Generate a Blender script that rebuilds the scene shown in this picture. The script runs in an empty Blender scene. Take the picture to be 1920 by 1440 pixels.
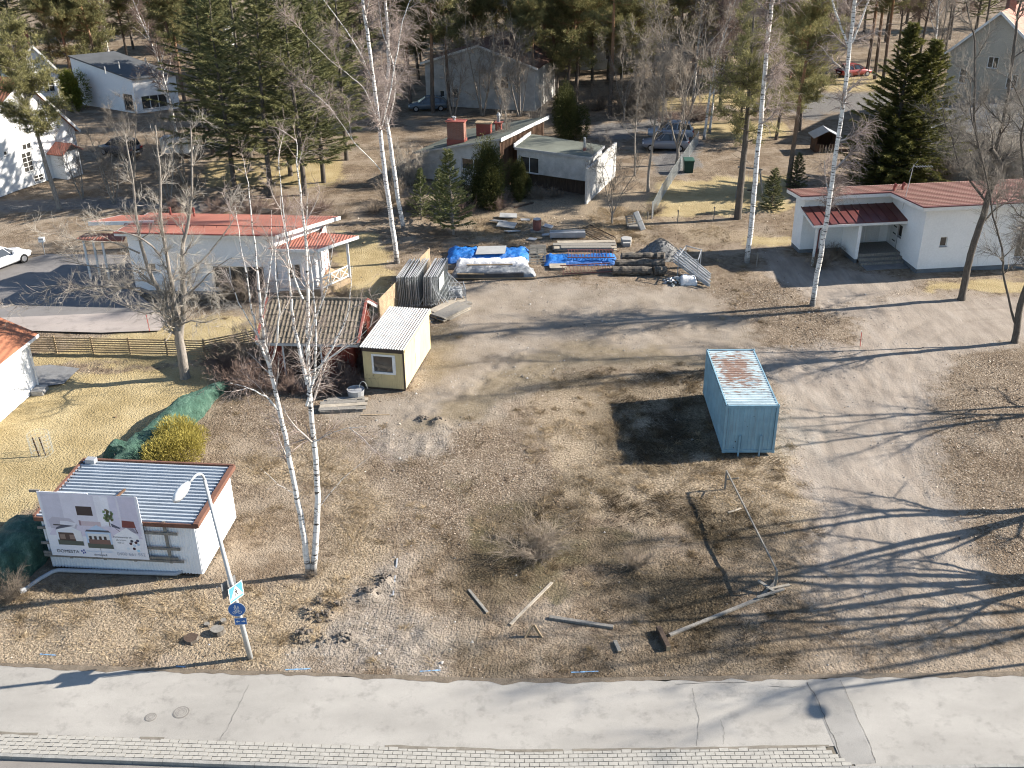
import bpy, math, random
import numpy as np
from mathutils import Vector, Matrix
S = bpy.context.scene
COL = S.collection
R = math.radians
# ---------------------------------------------------------------- camera, sky, sun, exposure
FPX, PITCH, ROLL, CAMH = 1957.0, R(27.3144), R(-0.6106), 25.68
_f = np.array([0, math.cos(PITCH), -math.sin(PITCH)]); _r = np.array([1.0, 0, 0]); _u = np.cross(_r, _f)
_c, _s = math.cos(ROLL), math.sin(ROLL)
CM = np.array([_c * _r + _s * _u, -_s * _r + _c * _u, _f])
cam = bpy.data.cameras.new('camera'); cam.sensor_width = 36.0; cam.lens = FPX / 1920 * 36.0
cam.clip_start = 0.5; cam.clip_end = 3000
co = bpy.data.objects.new('camera', cam); COL.objects.link(co)
co.matrix_world = Matrix(((CM[0][0], CM[1][0], -CM[2][0], 0), (CM[0][1], CM[1][1], -CM[2][1], 0),
                          (CM[0][2], CM[1][2], -CM[2][2], CAMH), (0, 0, 0, 1)))
S.camera = co
SUN_EL = R(28.0); SUN_AZ = math.atan2(0.17, 0.985)      # direction towards the sun, from +x towards +y
sd = Vector((math.cos(SUN_EL) * math.cos(SUN_AZ), math.cos(SUN_EL) * math.sin(SUN_AZ), math.sin(SUN_EL)))
w = bpy.data.worlds.new('World'); S.world = w; w.use_nodes = True
wn = w.node_tree.nodes; wl = w.node_tree.links; wn.clear()
sky = wn.new('ShaderNodeTexSky'); sky.sky_type = 'NISHITA'; sky.sun_disc = False
sky.sun_elevation = SUN_EL; sky.sun_rotation = R(90) - SUN_AZ; sky.air_density = 1.0; sky.dust_density = 0.25; sky.ozone_density = 2.0
bg = wn.new('ShaderNodeBackground'); bg.inputs[1].default_value = 0.072
wo = wn.new('ShaderNodeOutputWorld'); wl.new(sky.outputs[0], bg.inputs[0]); wl.new(bg.outputs[0], wo.inputs[0])
sl = bpy.data.lights.new('sun', 'SUN'); sl.energy = 4.6; sl.angle = R(0.55); sl.color = (1.0, 0.93, 0.83)
so = bpy.data.objects.new('sun', sl); COL.objects.link(so); so.rotation_euler = sd.to_track_quat('Z', 'Y').to_euler(); so.location = (60, 20, 60)
S.view_settings.view_transform = 'Standard'; S.view_settings.look = 'None'; S.view_settings.gamma = 1.0
S.view_settings.use_curve_mapping = False; S.view_settings.exposure = 1.54
S.render.engine = 'CYCLES'
cy = S.cycles
cy.max_bounces = 4; cy.diffuse_bounces = 2; cy.glossy_bounces = 2; cy.transmission_bounces = 3; cy.transparent_max_bounces = 8
cy.caustics_reflective = False; cy.caustics_refractive = False; cy.sample_clamp_indirect = 4.0
cy.use_light_tree = False; cy.use_denoising = True; cy.pixel_filter_type = 'BLACKMAN_HARRIS'; cy.filter_width = 1.1; cy.use_adaptive_sampling = True; cy.adaptive_threshold = 0.012

# ---------------------------------------------------------------- helpers
def at(px, py, z=0.0):
    """survey point: where a sight line through photo pixel px,py meets height z"""
    d = CM.T @ np.array([(px - 960) / FPX, -(py - 720) / FPX, 1.0]); t = (z - CAMH) / d[2]
    return Vector((d[0] * t, d[1] * t, z))
def hgt(base, px, py):
    d = CM.T @ np.array([(px - 960) / FPX, -(py - 720) / FPX, 1.0]); t = base[1] / d[1]
    return CAMH + d[2] * t

class MB:
    """mesh builder: collects faces, links ONE mesh object"""
    def __init__(s): s.v = []; s.f = []; s.m = []
    def poly(s, pts, mi=0):
        n = len(s.v); s.v.extend([tuple(p) for p in pts]); s.f.append(tuple(range(n, n + len(pts)))); s.m.append(mi); return s
    def box(s, x0, x1, y0, y1, z0, z1, mi=0):
        n = len(s.v)
        s.v.extend([(x0, y0, z0), (x1, y0, z0), (x1, y1, z0), (x0, y1, z0), (x0, y0, z1), (x1, y0, z1), (x1, y1, z1), (x0, y1, z1)])
        for q in ((0, 3, 2, 1), (4, 5, 6, 7), (0, 1, 5, 4), (1, 2, 6, 5), (2, 3, 7, 6), (3, 0, 4, 7)):
            s.f.append(tuple(n + i for i in q)); s.m.append(mi)
        return s
    def beam(s, p, q, w, h=None, mi=0, up=(0, 0, 1)):
        p = Vector(p); q = Vector(q); h = h or w; d = (q - p).normalized(); u = Vector(up)
        if abs(d.dot(u)) > 0.98: u = Vector((1, 0, 0))
        a = d.cross(u).normalized() * (w / 2); b = a.cross(d).normalized() * (h / 2)
        n = len(s.v)
        for e in (p, q):
            s.v.extend([tuple(e - a - b), tuple(e + a - b), tuple(e + a + b), tuple(e - a + b)])
        for qd in ((3, 2, 1, 0), (4, 5, 6, 7), (0, 1, 5, 4), (1, 2, 6, 5), (2, 3, 7, 6), (3, 0, 4, 7)):
            s.f.append(tuple(n + i for i in qd)); s.m.append(mi)
        return s
    def tube(s, pts, r, n=8, mi=0, cap=True, mic=None):
        pts = [Vector(p) for p in pts]; k = len(pts); rr = r if hasattr(r, '__len__') else [r] * k
        b0 = len(s.v); prev = None
        for i, p in enumerate(pts):
            d = (pts[min(i + 1, k - 1)] - pts[max(i - 1, 0)]).normalized()
            if prev is None: prev = d.orthogonal().normalized()
            a = (prev - d * prev.dot(d)).normalized(); prev = a; b = d.cross(a)
            for j in range(n):
                t = 2 * math.pi * j / n; s.v.append(tuple(p + (a * math.cos(t) + b * math.sin(t)) * rr[i]))
        for i in range(k - 1):
            for j in range(n):
                s.f.append((b0 + i * n + j, b0 + i * n + (j + 1) % n, b0 + (i + 1) * n + (j + 1) % n, b0 + (i + 1) * n + j)); s.m.append(mi)
        if cap:
            mc = mi if mic is None else mic
            s.f.append(tuple(b0 + j for j in reversed(range(n)))); s.m.append(mc)
            s.f.append(tuple(b0 + (k - 1) * n + j for j in range(n))); s.m.append(mc)
        return s
    def slab(s, top, t, mi=0, mside=None):
        """closed plate: polygon top (counter-clockwise from above), thickness t downwards"""
        ms = mi if mside is None else mside; n = len(top); b = len(s.v)
        s.v.extend([tuple(p) for p in top]); s.v.extend([(p[0], p[1], p[2] - t) for p in top])
        s.f.append(tuple(b + i for i in range(n))); s.m.append(mi)
        s.f.append(tuple(b + n + i for i in reversed(range(n)))); s.m.append(ms)
        for i in range(n):
            j = (i + 1) % n; s.f.append((b + i, b + n + i, b + n + j, b + j)); s.m.append(ms)
        return s
    def prism(s, poly, z0, z1, mi=0):
        return s.slab([(p[0], p[1], z1) for p in poly], z1 - z0, mi)
    def corr(s, o, u, v, nrm, lu, lv, pitch, depth, mi=0, duty=0.35):
        """corrugated sheet: waves advance along u, ridges run along v"""
        o = Vector(o); u = Vector(u).normalized(); v = Vector(v).normalized(); nn = Vector(nrm).normalized()
        k = max(1, round(lu / pitch)); p = lu / k; prof = []
        for i in range(k):
            x = i * p; a = p * duty / 2; g = p * (0.5 - duty) / 1.0 * 0.5 + p * duty * 0.25
            prof += [(x, 0), (x + p * 0.5 - a - p * 0.08, 0), (x + p * 0.5 - a + p * 0.02, depth), (x + p * 0.5 + a + p * 0.0, depth), (x + p * 0.5 + a + p * 0.1, 0)]
        prof.append((lu, 0)); b = len(s.v)
        for (x, d) in prof:
            s.v.append(tuple(o + u * x + nn * d)); s.v.append(tuple(o + u * x + nn * d + v * lv))
        for i in range(len(prof) - 1):
            q = b + 2 * i; s.f.append((q, q + 2, q + 3, q + 1)); s.m.append(mi)
        return s
    def mesh(s, name, mats, smooth=False):
        me = bpy.data.meshes.new(name); me.from_pydata(s.v, [], s.f)
        for m in (mats if isinstance(mats, (list, tuple)) else [mats]): me.materials.append(m)
        if len(me.materials) > 1: me.polygons.foreach_set('material_index', s.m)
        if smooth: me.polygons.foreach_set('use_smooth', [True] * len(s.f))
        me.update(); return me
    def build(s, name, mats, parent=None, smooth=False, bevel=0, loc=None):
        o = bpy.data.objects.new(name, s.mesh(name, mats, smooth)); COL.objects.link(o)
        if parent: o.parent = parent
        if loc is not None: o.location = loc
        if bevel:
            b = o.modifiers.new('bevel', 'BEVEL'); b.width = bevel; b.segments = 2; b.limit_method = 'ANGLE'; b.angle_limit = R(40)
        return o
def tag(o, label=None, cat=None, group=None, kind=None):
    if label: o['label'] = label
    if cat: o['category'] = cat
    if group: o['group'] = group
    if kind: o['kind'] = kind
    return o
def thing(name, label, cat, loc=(0, 0, 0), rotz=0.0, group=None, tilt=None):
    o = bpy.data.objects.new(name, None); COL.objects.link(o); o.location = loc
    o.rotation_euler = (tilt[0], tilt[1], rotz) if tilt else (0, 0, rotz); o.empty_display_size = 0.3
    return tag(o, label, cat, group)
def copy_tree(o, parent=None):
    c = o.copy(); COL.objects.link(c)
    if parent: c.parent = parent
    for ch in [x for x in COL.objects if x.parent == o]: copy_tree(ch, c)
    return c
def link(me, name, parent=None, loc=None, rot=None, scale=None):
    o = bpy.data.objects.new(name, me); COL.objects.link(o)
    if parent: o.parent = parent
    if loc is not None: o.location = loc
    if rot is not None: o.rotation_euler = rot
    if scale is not None: o.scale = scale if hasattr(scale, '__len__') else (scale,) * 3
    return o
def npmesh(name, V, F, mats, smooth=False, attr=None):
    """V (n,3), F (m,3|4) numpy -> mesh; attr = per-face float called tint"""
    me = bpy.data.meshes.new(name); n, m, k = len(V), len(F), F.shape[1]
    me.vertices.add(n); me.vertices.foreach_set('co', np.ascontiguousarray(V, dtype=np.float32).ravel())
    me.loops.add(m * k); me.loops.foreach_set('vertex_index', np.ascontiguousarray(F, dtype=np.int32).ravel())
    me.polygons.add(m); me.polygons.foreach_set('loop_start', np.arange(0, m * k, k, dtype=np.int32))
    if smooth: me.polygons.foreach_set('use_smooth', np.ones(m, dtype=bool))
    for q in (mats if isinstance(mats, (list, tuple)) else [mats]): me.materials.append(q)
    if attr is not None:
        a = me.attributes.new('tint', 'FLOAT', 'FACE'); a.data.foreach_set('value', np.asarray(attr, dtype=np.float32))
    me.update(calc_edges=True); return me

# ---------------------------------------------------------------- materials
class NT:
    def __init__(s, name):
        s.m = bpy.data.materials.new(name); s.m.use_nodes = True; s.t = s.m.node_tree; s.t.nodes.clear()
        s.out = s.t.nodes.new('ShaderNodeOutputMaterial'); s.pos = None
    def n(s, typ, **kw):
        x = s.t.nodes.new(typ)
        for k, v in kw.items(): setattr(x, k, v)
        return x
    def l(s, a, b): s.t.links.new(a, b)
    def position(s, scale=(1, 1, 1), obj=False):
        if obj: src = s.n('ShaderNodeTexCoord').outputs['Object']
        else: src = s.n('ShaderNodeNewGeometry').outputs['Position']
        mp = s.n('ShaderNodeMapping'); mp.inputs['Scale'].default_value = scale; s.l(src, mp.inputs[0]); return mp.outputs[0]
    def noise(s, scale, detail=4, rough=0.6, vec=None, stretch=(1, 1, 1), obj=False):
        x = s.n('ShaderNodeTexNoise'); x.inputs['Scale'].default_value = scale; x.inputs['Detail'].default_value = detail; x.inputs['Roughness'].default_value = rough
        s.l(vec if vec is not None else s.position(stretch, obj), x.inputs['Vector']); return x.outputs['Fac']
    def ramp(s, fac, stops):
        r = s.n('ShaderNodeValToRGB'); e = r.color_ramp.elements
        while len(e) < len(stops): e.new(0.5)
        for i, (p, c) in enumerate(stops):
            e[i].position = p; e[i].color = (c[0], c[1], c[2], 1) if hasattr(c, '__len__') else (c, c, c, 1)
        s.l(fac, r.inputs[0]); return r.outputs[0]
    def mix(s, fac, a, b, mode='MIX'):
        x = s.n('ShaderNodeMix'); x.data_type = 'RGBA'; x.blend_type = mode
        for i, v in ((0, fac), (6, a), (7, b)):
            if hasattr(v, 'links') or isinstance(v, bpy.types.NodeSocket): s.l(v, x.inputs[i])
            elif i == 0: x.inputs[0].default_value = v
            else: x.inputs[i].default_value = (v[0], v[1], v[2], 1)
        return x.outputs[2]
    def math(s, op, a, b=None, clamp=False):
        x = s.n('ShaderNodeMath'); x.operation = op; x.use_clamp = clamp
        for i, v in ((0, a), (1, b)):
            if v is None: continue
            if isinstance(v, bpy.types.NodeSocket): s.l(v, x.inputs[i])
            else: x.inputs[i].default_value = v
        return x.outputs[0]
    def finish(s, col, rough=0.8, spec=0.25, metal=0.0, bump=None, bstr=0.3, bdist=0.02, translucent=0.0):
        b = s.n('ShaderNodeBsdfPrincipled')
        for key, v in (('Base Color', col), ('Roughness', rough), ('Metallic', metal)):
            if isinstance(v, bpy.types.NodeSocket): s.l(v, b.inputs[key])
            else: b.inputs[key].default_value = (v[0], v[1], v[2], 1) if hasattr(v, '__len__') else v
        b.inputs['Specular IOR Level'].default_value = spec
        if bump is not None:
            bp = s.n('ShaderNodeBump'); bp.inputs['Strength'].default_value = bstr; bp.inputs['Distance'].default_value = bdist
            s.l(bump, bp.inputs['Height']); s.l(bp.outputs[0], b.inputs['Normal'])
        o = b.outputs[0]
        if translucent:
            t = s.n('ShaderNodeBsdfTranslucent'); mx = s.n('ShaderNodeMixShader'); mx.inputs[0].default_value = translucent
            if isinstance(col, bpy.types.NodeSocket): s.l(col, t.inputs[0])
            else: t.inputs[0].default_value = (*col[:3], 1)
            s.l(o, mx.inputs[1]); s.l(t.outputs[0], mx.inputs[2]); o = mx.outputs[0]
        s.l(o, s.out.inputs[0]); return s.m
def vary(c, k): return tuple(min(1, max(0, x * k)) for x in c)
def pmat(name, c, rough=0.75, var=0.18, scale=1.5, spec=0.25, metal=0.0, bump=0.0, bscale=25.0, c2=None, stretch=(1, 1, 1), fine=0.12, fscale=18.0):
    """plain procedural paint / wood / stone: two noises for patches and grain"""
    t = NT(name); n1 = t.noise(scale, 3, 0.65, stretch=stretch); n2 = t.noise(fscale, 2, 0.7, stretch=stretch)
    a = t.ramp(n1, [(0.3, vary(c, 1 - var)), (0.7, c2 if c2 else vary(c, 1 + var))])
    g = t.ramp(n2, [(0.25, 1 - 2 * fine), (0.75, 1.0)])
    col = t.mix(1.0, a, g, 'MULTIPLY')
    return t.finish(col, rough, spec, metal, t.noise(bscale, 3, 0.6, stretch=stretch) if bump else None, bump, 0.02)
# ---------------------------------------------------------------- ground zones (world polygons from survey points)
def wp(pts): return np.array([tuple(at(x, y))[:2] for x, y in pts])
def sdist(P, poly):
    """signed distance, positive inside"""
    a = poly; b = np.roll(poly, -1, 0); d = np.full(len(P), 1e9); ins = np.zeros(len(P), bool)
    for i in range(len(a)):
        e = b[i] - a[i]; w_ = P - a[i]; t = np.clip((w_ @ e) / max(e @ e, 1e-9), 0, 1)
        d = np.minimum(d, np.hypot(*(w_ - t[:, None] * e).T))
        c1 = (a[i][1] <= P[:, 1]) != (b[i][1] <= P[:, 1])
        with np.errstate(divide='ignore', invalid='ignore'):
            xi = a[i][0] + (P[:, 1] - a[i][1]) / (e[1] if abs(e[1]) > 1e-9 else 1e-9) * e[0]
        ins ^= c1 & (P[:, 0] < xi)
    return np.where(ins, d, -d)
def soft(P, polys, feather):
    o = np.zeros(len(P))
    for p in polys: o = np.maximum(o, np.clip(0.5 + sdist(P, p) / feather, 0, 1))
    return o
Z = {
 'yard': [wp([(850, 530), (1000, 528), (1240, 536), (1330, 545), (1370, 590), (1420, 625), (1460, 650), (1330, 668), (1300, 690), (1120, 680), (1010, 705), (905, 792), (780, 812), (600, 775), (630, 750), (770, 735), (815, 660), (850, 600)])],
 'drive': [wp([(1545, 575), (1700, 545), (1920, 560), (2100, 560), (2100, 640), (1900, 640), (1800, 668), (1765, 720), (1745, 800), (1750, 900), (1810, 1000), (1900, 1130), (2100, 1260), (1920, 1262), (1500, 1282), (1490, 1200), (1520, 1100), (1530, 1000), (1505, 900), (1480, 840), (1470, 760), (1420, 690), (1330, 668), (1460, 650), (1600, 640), (1610, 600)]),
           wp([(1435, 470), (1600, 500), (1720, 530), (1700, 550), (1540, 580), (1500, 545), (1440, 520)])],
 'path': [wp([(1140, 232), (1330, 205), (1560, 190), (1560, 200), (1330, 218), (1180, 258), (1110, 262), (1100, 248)]), wp([(-200, 385), (200, 372), (520, 392), (520, 400), (200, 390), (-200, 405)]),
          wp([(1225, 300), (1310, 255), (1330, 262), (1290, 330), (1230, 330)]), wp([(1500, 172), (1680, 168), (1680, 195), (1500, 225)])],
 'leaf': [wp([(1790, 670), (2100, 640), (2100, 1120), (1900, 1090), (1830, 1000), (1765, 890), (1755, 800)]), wp([(1330, 540), (1490, 510), (1540, 575), (1610, 610), (1600, 650), (1500, 655), (1400, 610)]),
          wp([(700, 800), (960, 800), (1060, 880), (1050, 1020), (960, 1110), (760, 1000)]), wp([(420, 700), (520, 720), (640, 790), (520, 830), (420, 780)]), wp([(860, 400), (1220, 400), (1230, 360), (1000, 372), (900, 385)])],
 'straw': [wp([(1000, 700), (1320, 690), (1350, 860), (1500, 830), (1520, 960), (1380, 1000), (1120, 960), (1020, 860)]), wp([(0, 1110), (220, 1105), (480, 1110), (620, 1060), (640, 900), (460, 900), (470, 860), (640, 830), (720, 960), (700, 1080), (560, 1250), (0, 1240)]),
           wp([(1230, 400), (1440, 440), (1440, 455), (1300, 455)]), wp([(860, 405), (900, 380), (1080, 366), (1230, 350), (1215, 415), (1230, 450), (1150, 452), (1000, 450), (880, 452)]), wp([(780, 690), (815, 650), (830, 690), (800, 740), (765, 735)])],
 'lawn': [wp([(-300, 640), (60, 700), (420, 690), (420, 730), (230, 850), (150, 890), (-40, 1000), (-300, 1000)]), wp([(60, 660), (300, 610), (440, 590), (520, 620), (470, 650), (390, 690), (60, 680)]), wp([(630, 430), (720, 440), (740, 560), (690, 590), (560, 570), (640, 555)]),
          wp([(1240, 340), (1480, 330), (1480, 395), (1200, 410)]), wp([(1735, 528), (2100, 522), (2100, 556), (1740, 545)]), wp([(1300, 235), (1480, 225), (1480, 262), (1320, 262)]), wp([(1410, 445), (1475, 440), (1475, 462), (1400, 462)]),
          wp([(380, 300), (640, 300), (640, 350), (380, 350)]), wp([(1230, 175), (1420, 165), (1420, 200), (1230, 205)]), wp([(1540, 150), (1680, 130), (1680, 165), (1540, 170)])],
 'clay': [wp([(690, 830), (720, 800), (870, 785), (850, 840), (760, 870)]), wp([(680, 1130), (700, 1070), (760, 1040), (780, 1080), (740, 1160)]), wp([(590, 1190), (680, 1130), (800, 1160), (900, 1220), (820, 1270), (560, 1250)]), wp([(770, 748), (830, 728), (900, 690), (990, 645), (1020, 655), (930, 715), (860, 765), (800, 782), (740, 790)]), wp([(900, 790), (940, 745), (1000, 700), (1030, 690), (1010, 715), (950, 765)]), wp([(1090, 640), (1200, 610), (1330, 600), (1340, 612), (1200, 630), (1110, 655)])],
 'mud': [wp([(1010, 662), (1100, 642), (1330, 664), (1325, 690), (1120, 684), (1040, 697), (965, 748), (905, 788), (850, 800), (760, 800), (860, 752), (940, 700)]), wp([(800, 620), (850, 600), (860, 680), (815, 720), (790, 690)])],
 'dark': [wp([(920, 960), (1060, 890), (1200, 915), (1350, 950), (1500, 985), (1535, 1110), (1490, 1240), (1300, 1245), (1180, 1190), (1040, 1090), (930, 1070)]), wp([(850, 1000), (960, 1010), (985, 1110), (900, 1140), (845, 1080)]), wp([(1130, 735), (1340, 720), (1350, 860), (1200, 880), (1150, 850)]), wp([(880, 1225), (1240, 1235), (1500, 1225), (1500, 1275), (880, 1278)]), wp([(1000, 700), (1310, 690), (1310, 715), (1010, 730)])],  # dark grass and damp soil; container and branch shadows painted in as well
 'moss': [wp([(840, 900), (960, 940), (1200, 1000), (1180, 1070), (1000, 1060), (900, 1000)]), wp([(880, 960), (1060, 1000), (1080, 1120), (930, 1130), (860, 1060)])],
}
def fbm(P, seed, scale, octaves=4):
    rs = np.random.RandomState(seed); o = np.zeros(len(P)); amp = 1.0; tot = 0
    for k in range(octaves):
        g = rs.rand(256, 256); q = P * scale * 2 ** k + rs.rand(2) * 50
        i = np.floor(q).astype(int); f = q - i; f = f * f * (3 - 2 * f); a, b = i[:, 0] % 256, i[:, 1] % 256; a1, b1 = (a + 1) % 256, (b + 1) % 256
        v = (g[a, b] * (1 - f[:, 0]) + g[a1, b] * f[:, 0]) * (1 - f[:, 1]) + (g[a, b1] * (1 - f[:, 0]) + g[a1, b1] * f[:, 0]) * f[:, 1]
        o += amp * v; tot += amp; amp *= 0.55
    return o / tot
def pave_y(x):
    """far edge of the footpath: slight bend in the street"""
    return 27.3 - 0.0585 * np.minimum(x, 0) * 1.0 + 0.006 * np.maximum(x, 0) + 0.25 * np.exp(-(np.asarray(x) / 6.0) ** 2) * 0 
CLODS = [(at(*p), r) for p, r in (((580, 1150), .28), ((600, 1130), .22), ((612, 1155), .25), ((630, 1135), .18), ((575, 1190), .3), ((606, 1200), .25), ((640, 1195), .25), ((560, 1195), .2), ((790, 787), .25), ((820, 792), .3), ((690, 1115), .35), ((720, 1090), .3))]
RUTS = [[(1540, 1262), (1590, 1150), (1640, 1010), (1655, 880), (1640, 780), (1590, 700), (1500, 655), (1350, 625), (1180, 600), (1000, 610)], [(1600, 1262), (1680, 1120), (1700, 960), (1690, 820), (1680, 700), (1700, 640), (1800, 590), (1910, 585)],
        [(1330, 600), (1150, 640), (1010, 670), (900, 745), (780, 790), (660, 775)], [(1250, 575), (1080, 610), (960, 680), (860, 770), (740, 800)], [(1700, 1250), (1650, 1120), (1600, 980), (1590, 860), (1560, 760), (1480, 690), (1330, 655), (1150, 655)]]
def rut(P):
    o = np.zeros(len(P))
    for i, pl in enumerate(RUTS):
        q = wp(pl); d = np.full(len(P), 1e9); sg = np.zeros(len(P))
        for a, b in zip(q[:-1], q[1:]):
            e = b - a; L = np.hypot(*e); t = np.clip(((P - a) @ e) / (L * L), 0, 1); w_ = P - a - t[:, None] * e; dd = np.hypot(*w_.T); c = (e[0] * (P[:, 1] - a[1]) - e[1] * (P[:, 0] - a[0])) / L; k = dd < d; d = np.where(k, dd, d); sg = np.where(k, c, sg)
        o = np.maximum(o, np.exp(-((np.abs(sg) - .78) / .13) ** 2) * (d < 1.6))
    return o
def ground_z(P):
    z = (fbm(P, 3, 0.35, 4) - 0.5) * 0.16 + (fbm(P, 5, 1.7, 3) - 0.5) * 0.05
    cl = soft(P, Z['clay'], 1.0); z += cl * (fbm(P, 8, 2.2, 3) - 0.45) * 0.2
    z -= 0.05 * soft(P, Z['drive'], 1.5) + .03 * rut(P) * np.clip(fbm(P, 61, .4, 2) * 2.4 - .6, 0, 1)
    for c, r in CLODS: z += 0.55 * r * np.exp(-((P[:, 0] - c.x) ** 2 + (P[:, 1] - c.y) ** 2) / (r * r)) 
    fl = np.clip((P[:, 1] - pave_y(P[:, 0])) / 1.2, 0, 1); z = z * fl
    z = np.where(P[:, 1] < pave_y(P[:, 0]) + 0.05, -0.06 - np.clip(pave_y(P[:, 0]) - 1.5 - P[:, 1], 0, 1) * 0.3, z)
    far = np.clip((np.hypot(P[:, 0], P[:, 1]) - 100) / 100, 0, 1); return z * (1 - far)
def axis(lo, hi, step, out, k=1.25):
    a = list(np.arange(lo, hi + 1e-6, step)); s = step; x = a[-1]
    while x < out[1]: s *= k; x += s; a.append(x)
    s = step; x = a[0]; pre = []
    while x > out[0]: s *= k; x -= s; pre.append(x)
    return np.array(pre[::-1] + a)
gx = axis(-24, 24, 0.15, (-1500, 1500), 1.12); gy = axis(25.5, 70, 0.15, (-300, 2500), 1.10)
GX, GY = np.meshgrid(gx, gy); GP = np.stack([GX.ravel(), GY.ravel()], 1)
jit = fbm(GP, 21, 0.7, 3) - 0.5; jit2 = fbm(GP, 22, 0.7, 3) - 0.5
GJ = GP + np.stack([jit, jit2], 1) * 2.2
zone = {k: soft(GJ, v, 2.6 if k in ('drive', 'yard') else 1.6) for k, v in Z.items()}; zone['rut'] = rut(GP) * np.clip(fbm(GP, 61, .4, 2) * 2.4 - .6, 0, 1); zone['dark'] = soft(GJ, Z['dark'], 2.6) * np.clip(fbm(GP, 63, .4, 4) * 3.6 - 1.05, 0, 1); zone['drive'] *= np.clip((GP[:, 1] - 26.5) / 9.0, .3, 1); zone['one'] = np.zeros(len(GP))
nx, ny = len(gx), len(gy); idx = np.arange(nx * ny).reshape(ny, nx)
GF = np.stack([idx[:-1, :-1], idx[:-1, 1:], idx[1:, 1:], idx[1:, :-1]], -1).reshape(-1, 4)

def ground_material():
    t = NT('ground')
    A = t.n('ShaderNodeAttribute'); A.attribute_name = 'za'; B = t.n('ShaderNodeAttribute'); B.attribute_name = 'zb'
    sa = t.n('ShaderNodeSeparateColor'); t.l(A.outputs['Color'], sa.inputs[0]); sb = t.n('ShaderNodeSeparateColor'); t.l(B.outputs['Color'], sb.inputs[0])
    yard, drive, leaf = sa.outputs[0], sa.outputs[1], sa.outputs[2]; lawn, clay, moss = sb.outputs[0], sb.outputs[1], sb.outputs[2]
    straw, path = A.outputs['Alpha'], B.outputs['Alpha']
    C_ = t.n('ShaderNodeAttribute'); C_.attribute_name = 'zc'; sc_ = t.n('ShaderNodeSeparateColor'); t.l(C_.outputs['Color'], sc_.inputs[0]); mud, dark, rutm = sc_.outputs[0], sc_.outputs[1], sc_.outputs[2]
    P_ = t.position(); big = t.noise(0.45, 3, 0.62, P_); mid = t.noise(2.3, 4, 0.72, P_); fine = t.noise(11, 2, 0.75, P_); grit = t.noise(38, 1, 0.8, P_)
    v = t.n('ShaderNodeTexVoronoi'); v.inputs['Scale'].default_value = 21; v.inputs['Randomness'].default_value = 1; t.l(P_, v.inputs['Vector'])
    vs = t.n('ShaderNodeSeparateColor'); t.l(v.outputs['Color'], vs.inputs[0]); chip = vs.outputs[0]
    def m(a, edge=0.0, k=3.0):
        x = t.math('ADD', a, t.math('MULTIPLY', t.math('SUBTRACT', mid, 0.5), 0.9)); return t.math('ADD', t.math('MULTIPLY', t.math('SUBTRACT', x, 0.5), k), 0.5, True)
    soil = t.ramp(mid, [(0.28, (.075, .054, .037)), (0.5, (.185, .14, .097)), (0.72, (.31, .245, .175))])
    soil = t.mix(t.ramp(t.noise(.16, 3, .6, P_), [(.4, .55), (.5, 0)]), soil, (.12, .085, .055)); soil = t.mix(t.ramp(big, [(0.46, 0), (0.62, .7)]), soil, (.3, .245, .185))
    bl = t.ramp(chip, [(0.0, (.035, .025, .018)), (0.35, (.085, .062, .043)), (0.6, (.16, .12, .085)), (0.82, (.26, .205, .152)), (1.0, (.5, .43, .34))])
    # loose leaves over nearly everything outside the swept surfaces
    base = t.mix(t.math('ADD', t.math('MULTIPLY', t.ramp(fine, [(.4, 0), (.65, 1)]), .28), t.math('MULTIPLY', leaf, .42), True), soil, bl)
    stc = t.ramp(fine, [(0.28, (.09, .07, .05)), (0.48, (.27, .212, .145)), (0.7, (.44, .36, .255))])
    base = t.mix(t.math('MULTIPLY', m(straw), .8), base, stc)
    mo = t.ramp(fine, [(0.3, (.045, .042, .018)), (0.7, (.115, .098, .045))]); base = t.mix(t.math('MULTIPLY', m(moss), t.ramp(big, [(.4, .15), (.6, .75)])), base, mo)
    ck = t.ramp(mid, [(0.3, (.17, .145, .118)), (0.7, (.33, .29, .245))]); base = t.mix(t.math('MULTIPLY', m(clay, k=1.6), .7), base, ck)
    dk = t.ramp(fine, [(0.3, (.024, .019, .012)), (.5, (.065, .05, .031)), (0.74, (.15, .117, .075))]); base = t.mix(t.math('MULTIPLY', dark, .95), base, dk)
    lw = t.ramp(t.math('ADD', t.math('MULTIPLY', big, .6), t.math('MULTIPLY', fine, .4)), [(0.34, (.23, .175, .085)), (0.5, (.33, .26, .14)), (0.68, (.42, .345, .205))])
    base = t.mix(m(lawn), base, lw)
    yd = t.ramp(big, [(0.3, (.18, .145, .108)), (0.5, (.255, .212, .165)), (0.72, (.325, .28, .228))]); yd = t.mix(t.ramp(mid, [(.35, .0), (.75, .45)]), yd, (.29, .25, .205)); yd = t.mix(t.ramp(grit, [(.3, .35), (.6, 0)]), yd, (.09, .075, .06))
    base = t.mix(m(yard, k=2.2), base, yd)
    dr = t.ramp(t.noise(0.8, 3, .6, stretch=(1.6, .5, 1)), [(0.3, (.225, .187, .152)), (0.55, (.3, .255, .21)), (0.75, (.355, .31, .262))]); dr = t.mix(t.ramp(t.noise(2.2, 2, .6, stretch=(1.5, .12, 1)), [(.35, .35), (.5, 0), (.62, 0), (.75, .3)]), dr, (.2, .172, .145)); dr = t.mix(t.ramp(grit, [(.3, .28), (.55, 0)]), dr, (.15, .124, .1))
    base = t.mix(m(drive, k=2.2), base, dr)
    md = t.ramp(mid, [(.3, (.125, .098, .062)), (.55, (.19, .152, .1)), (.75, (.25, .205, .15))]); base = t.mix(t.math('MULTIPLY', m(mud, k=1.6), .8), base, md)
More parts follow.
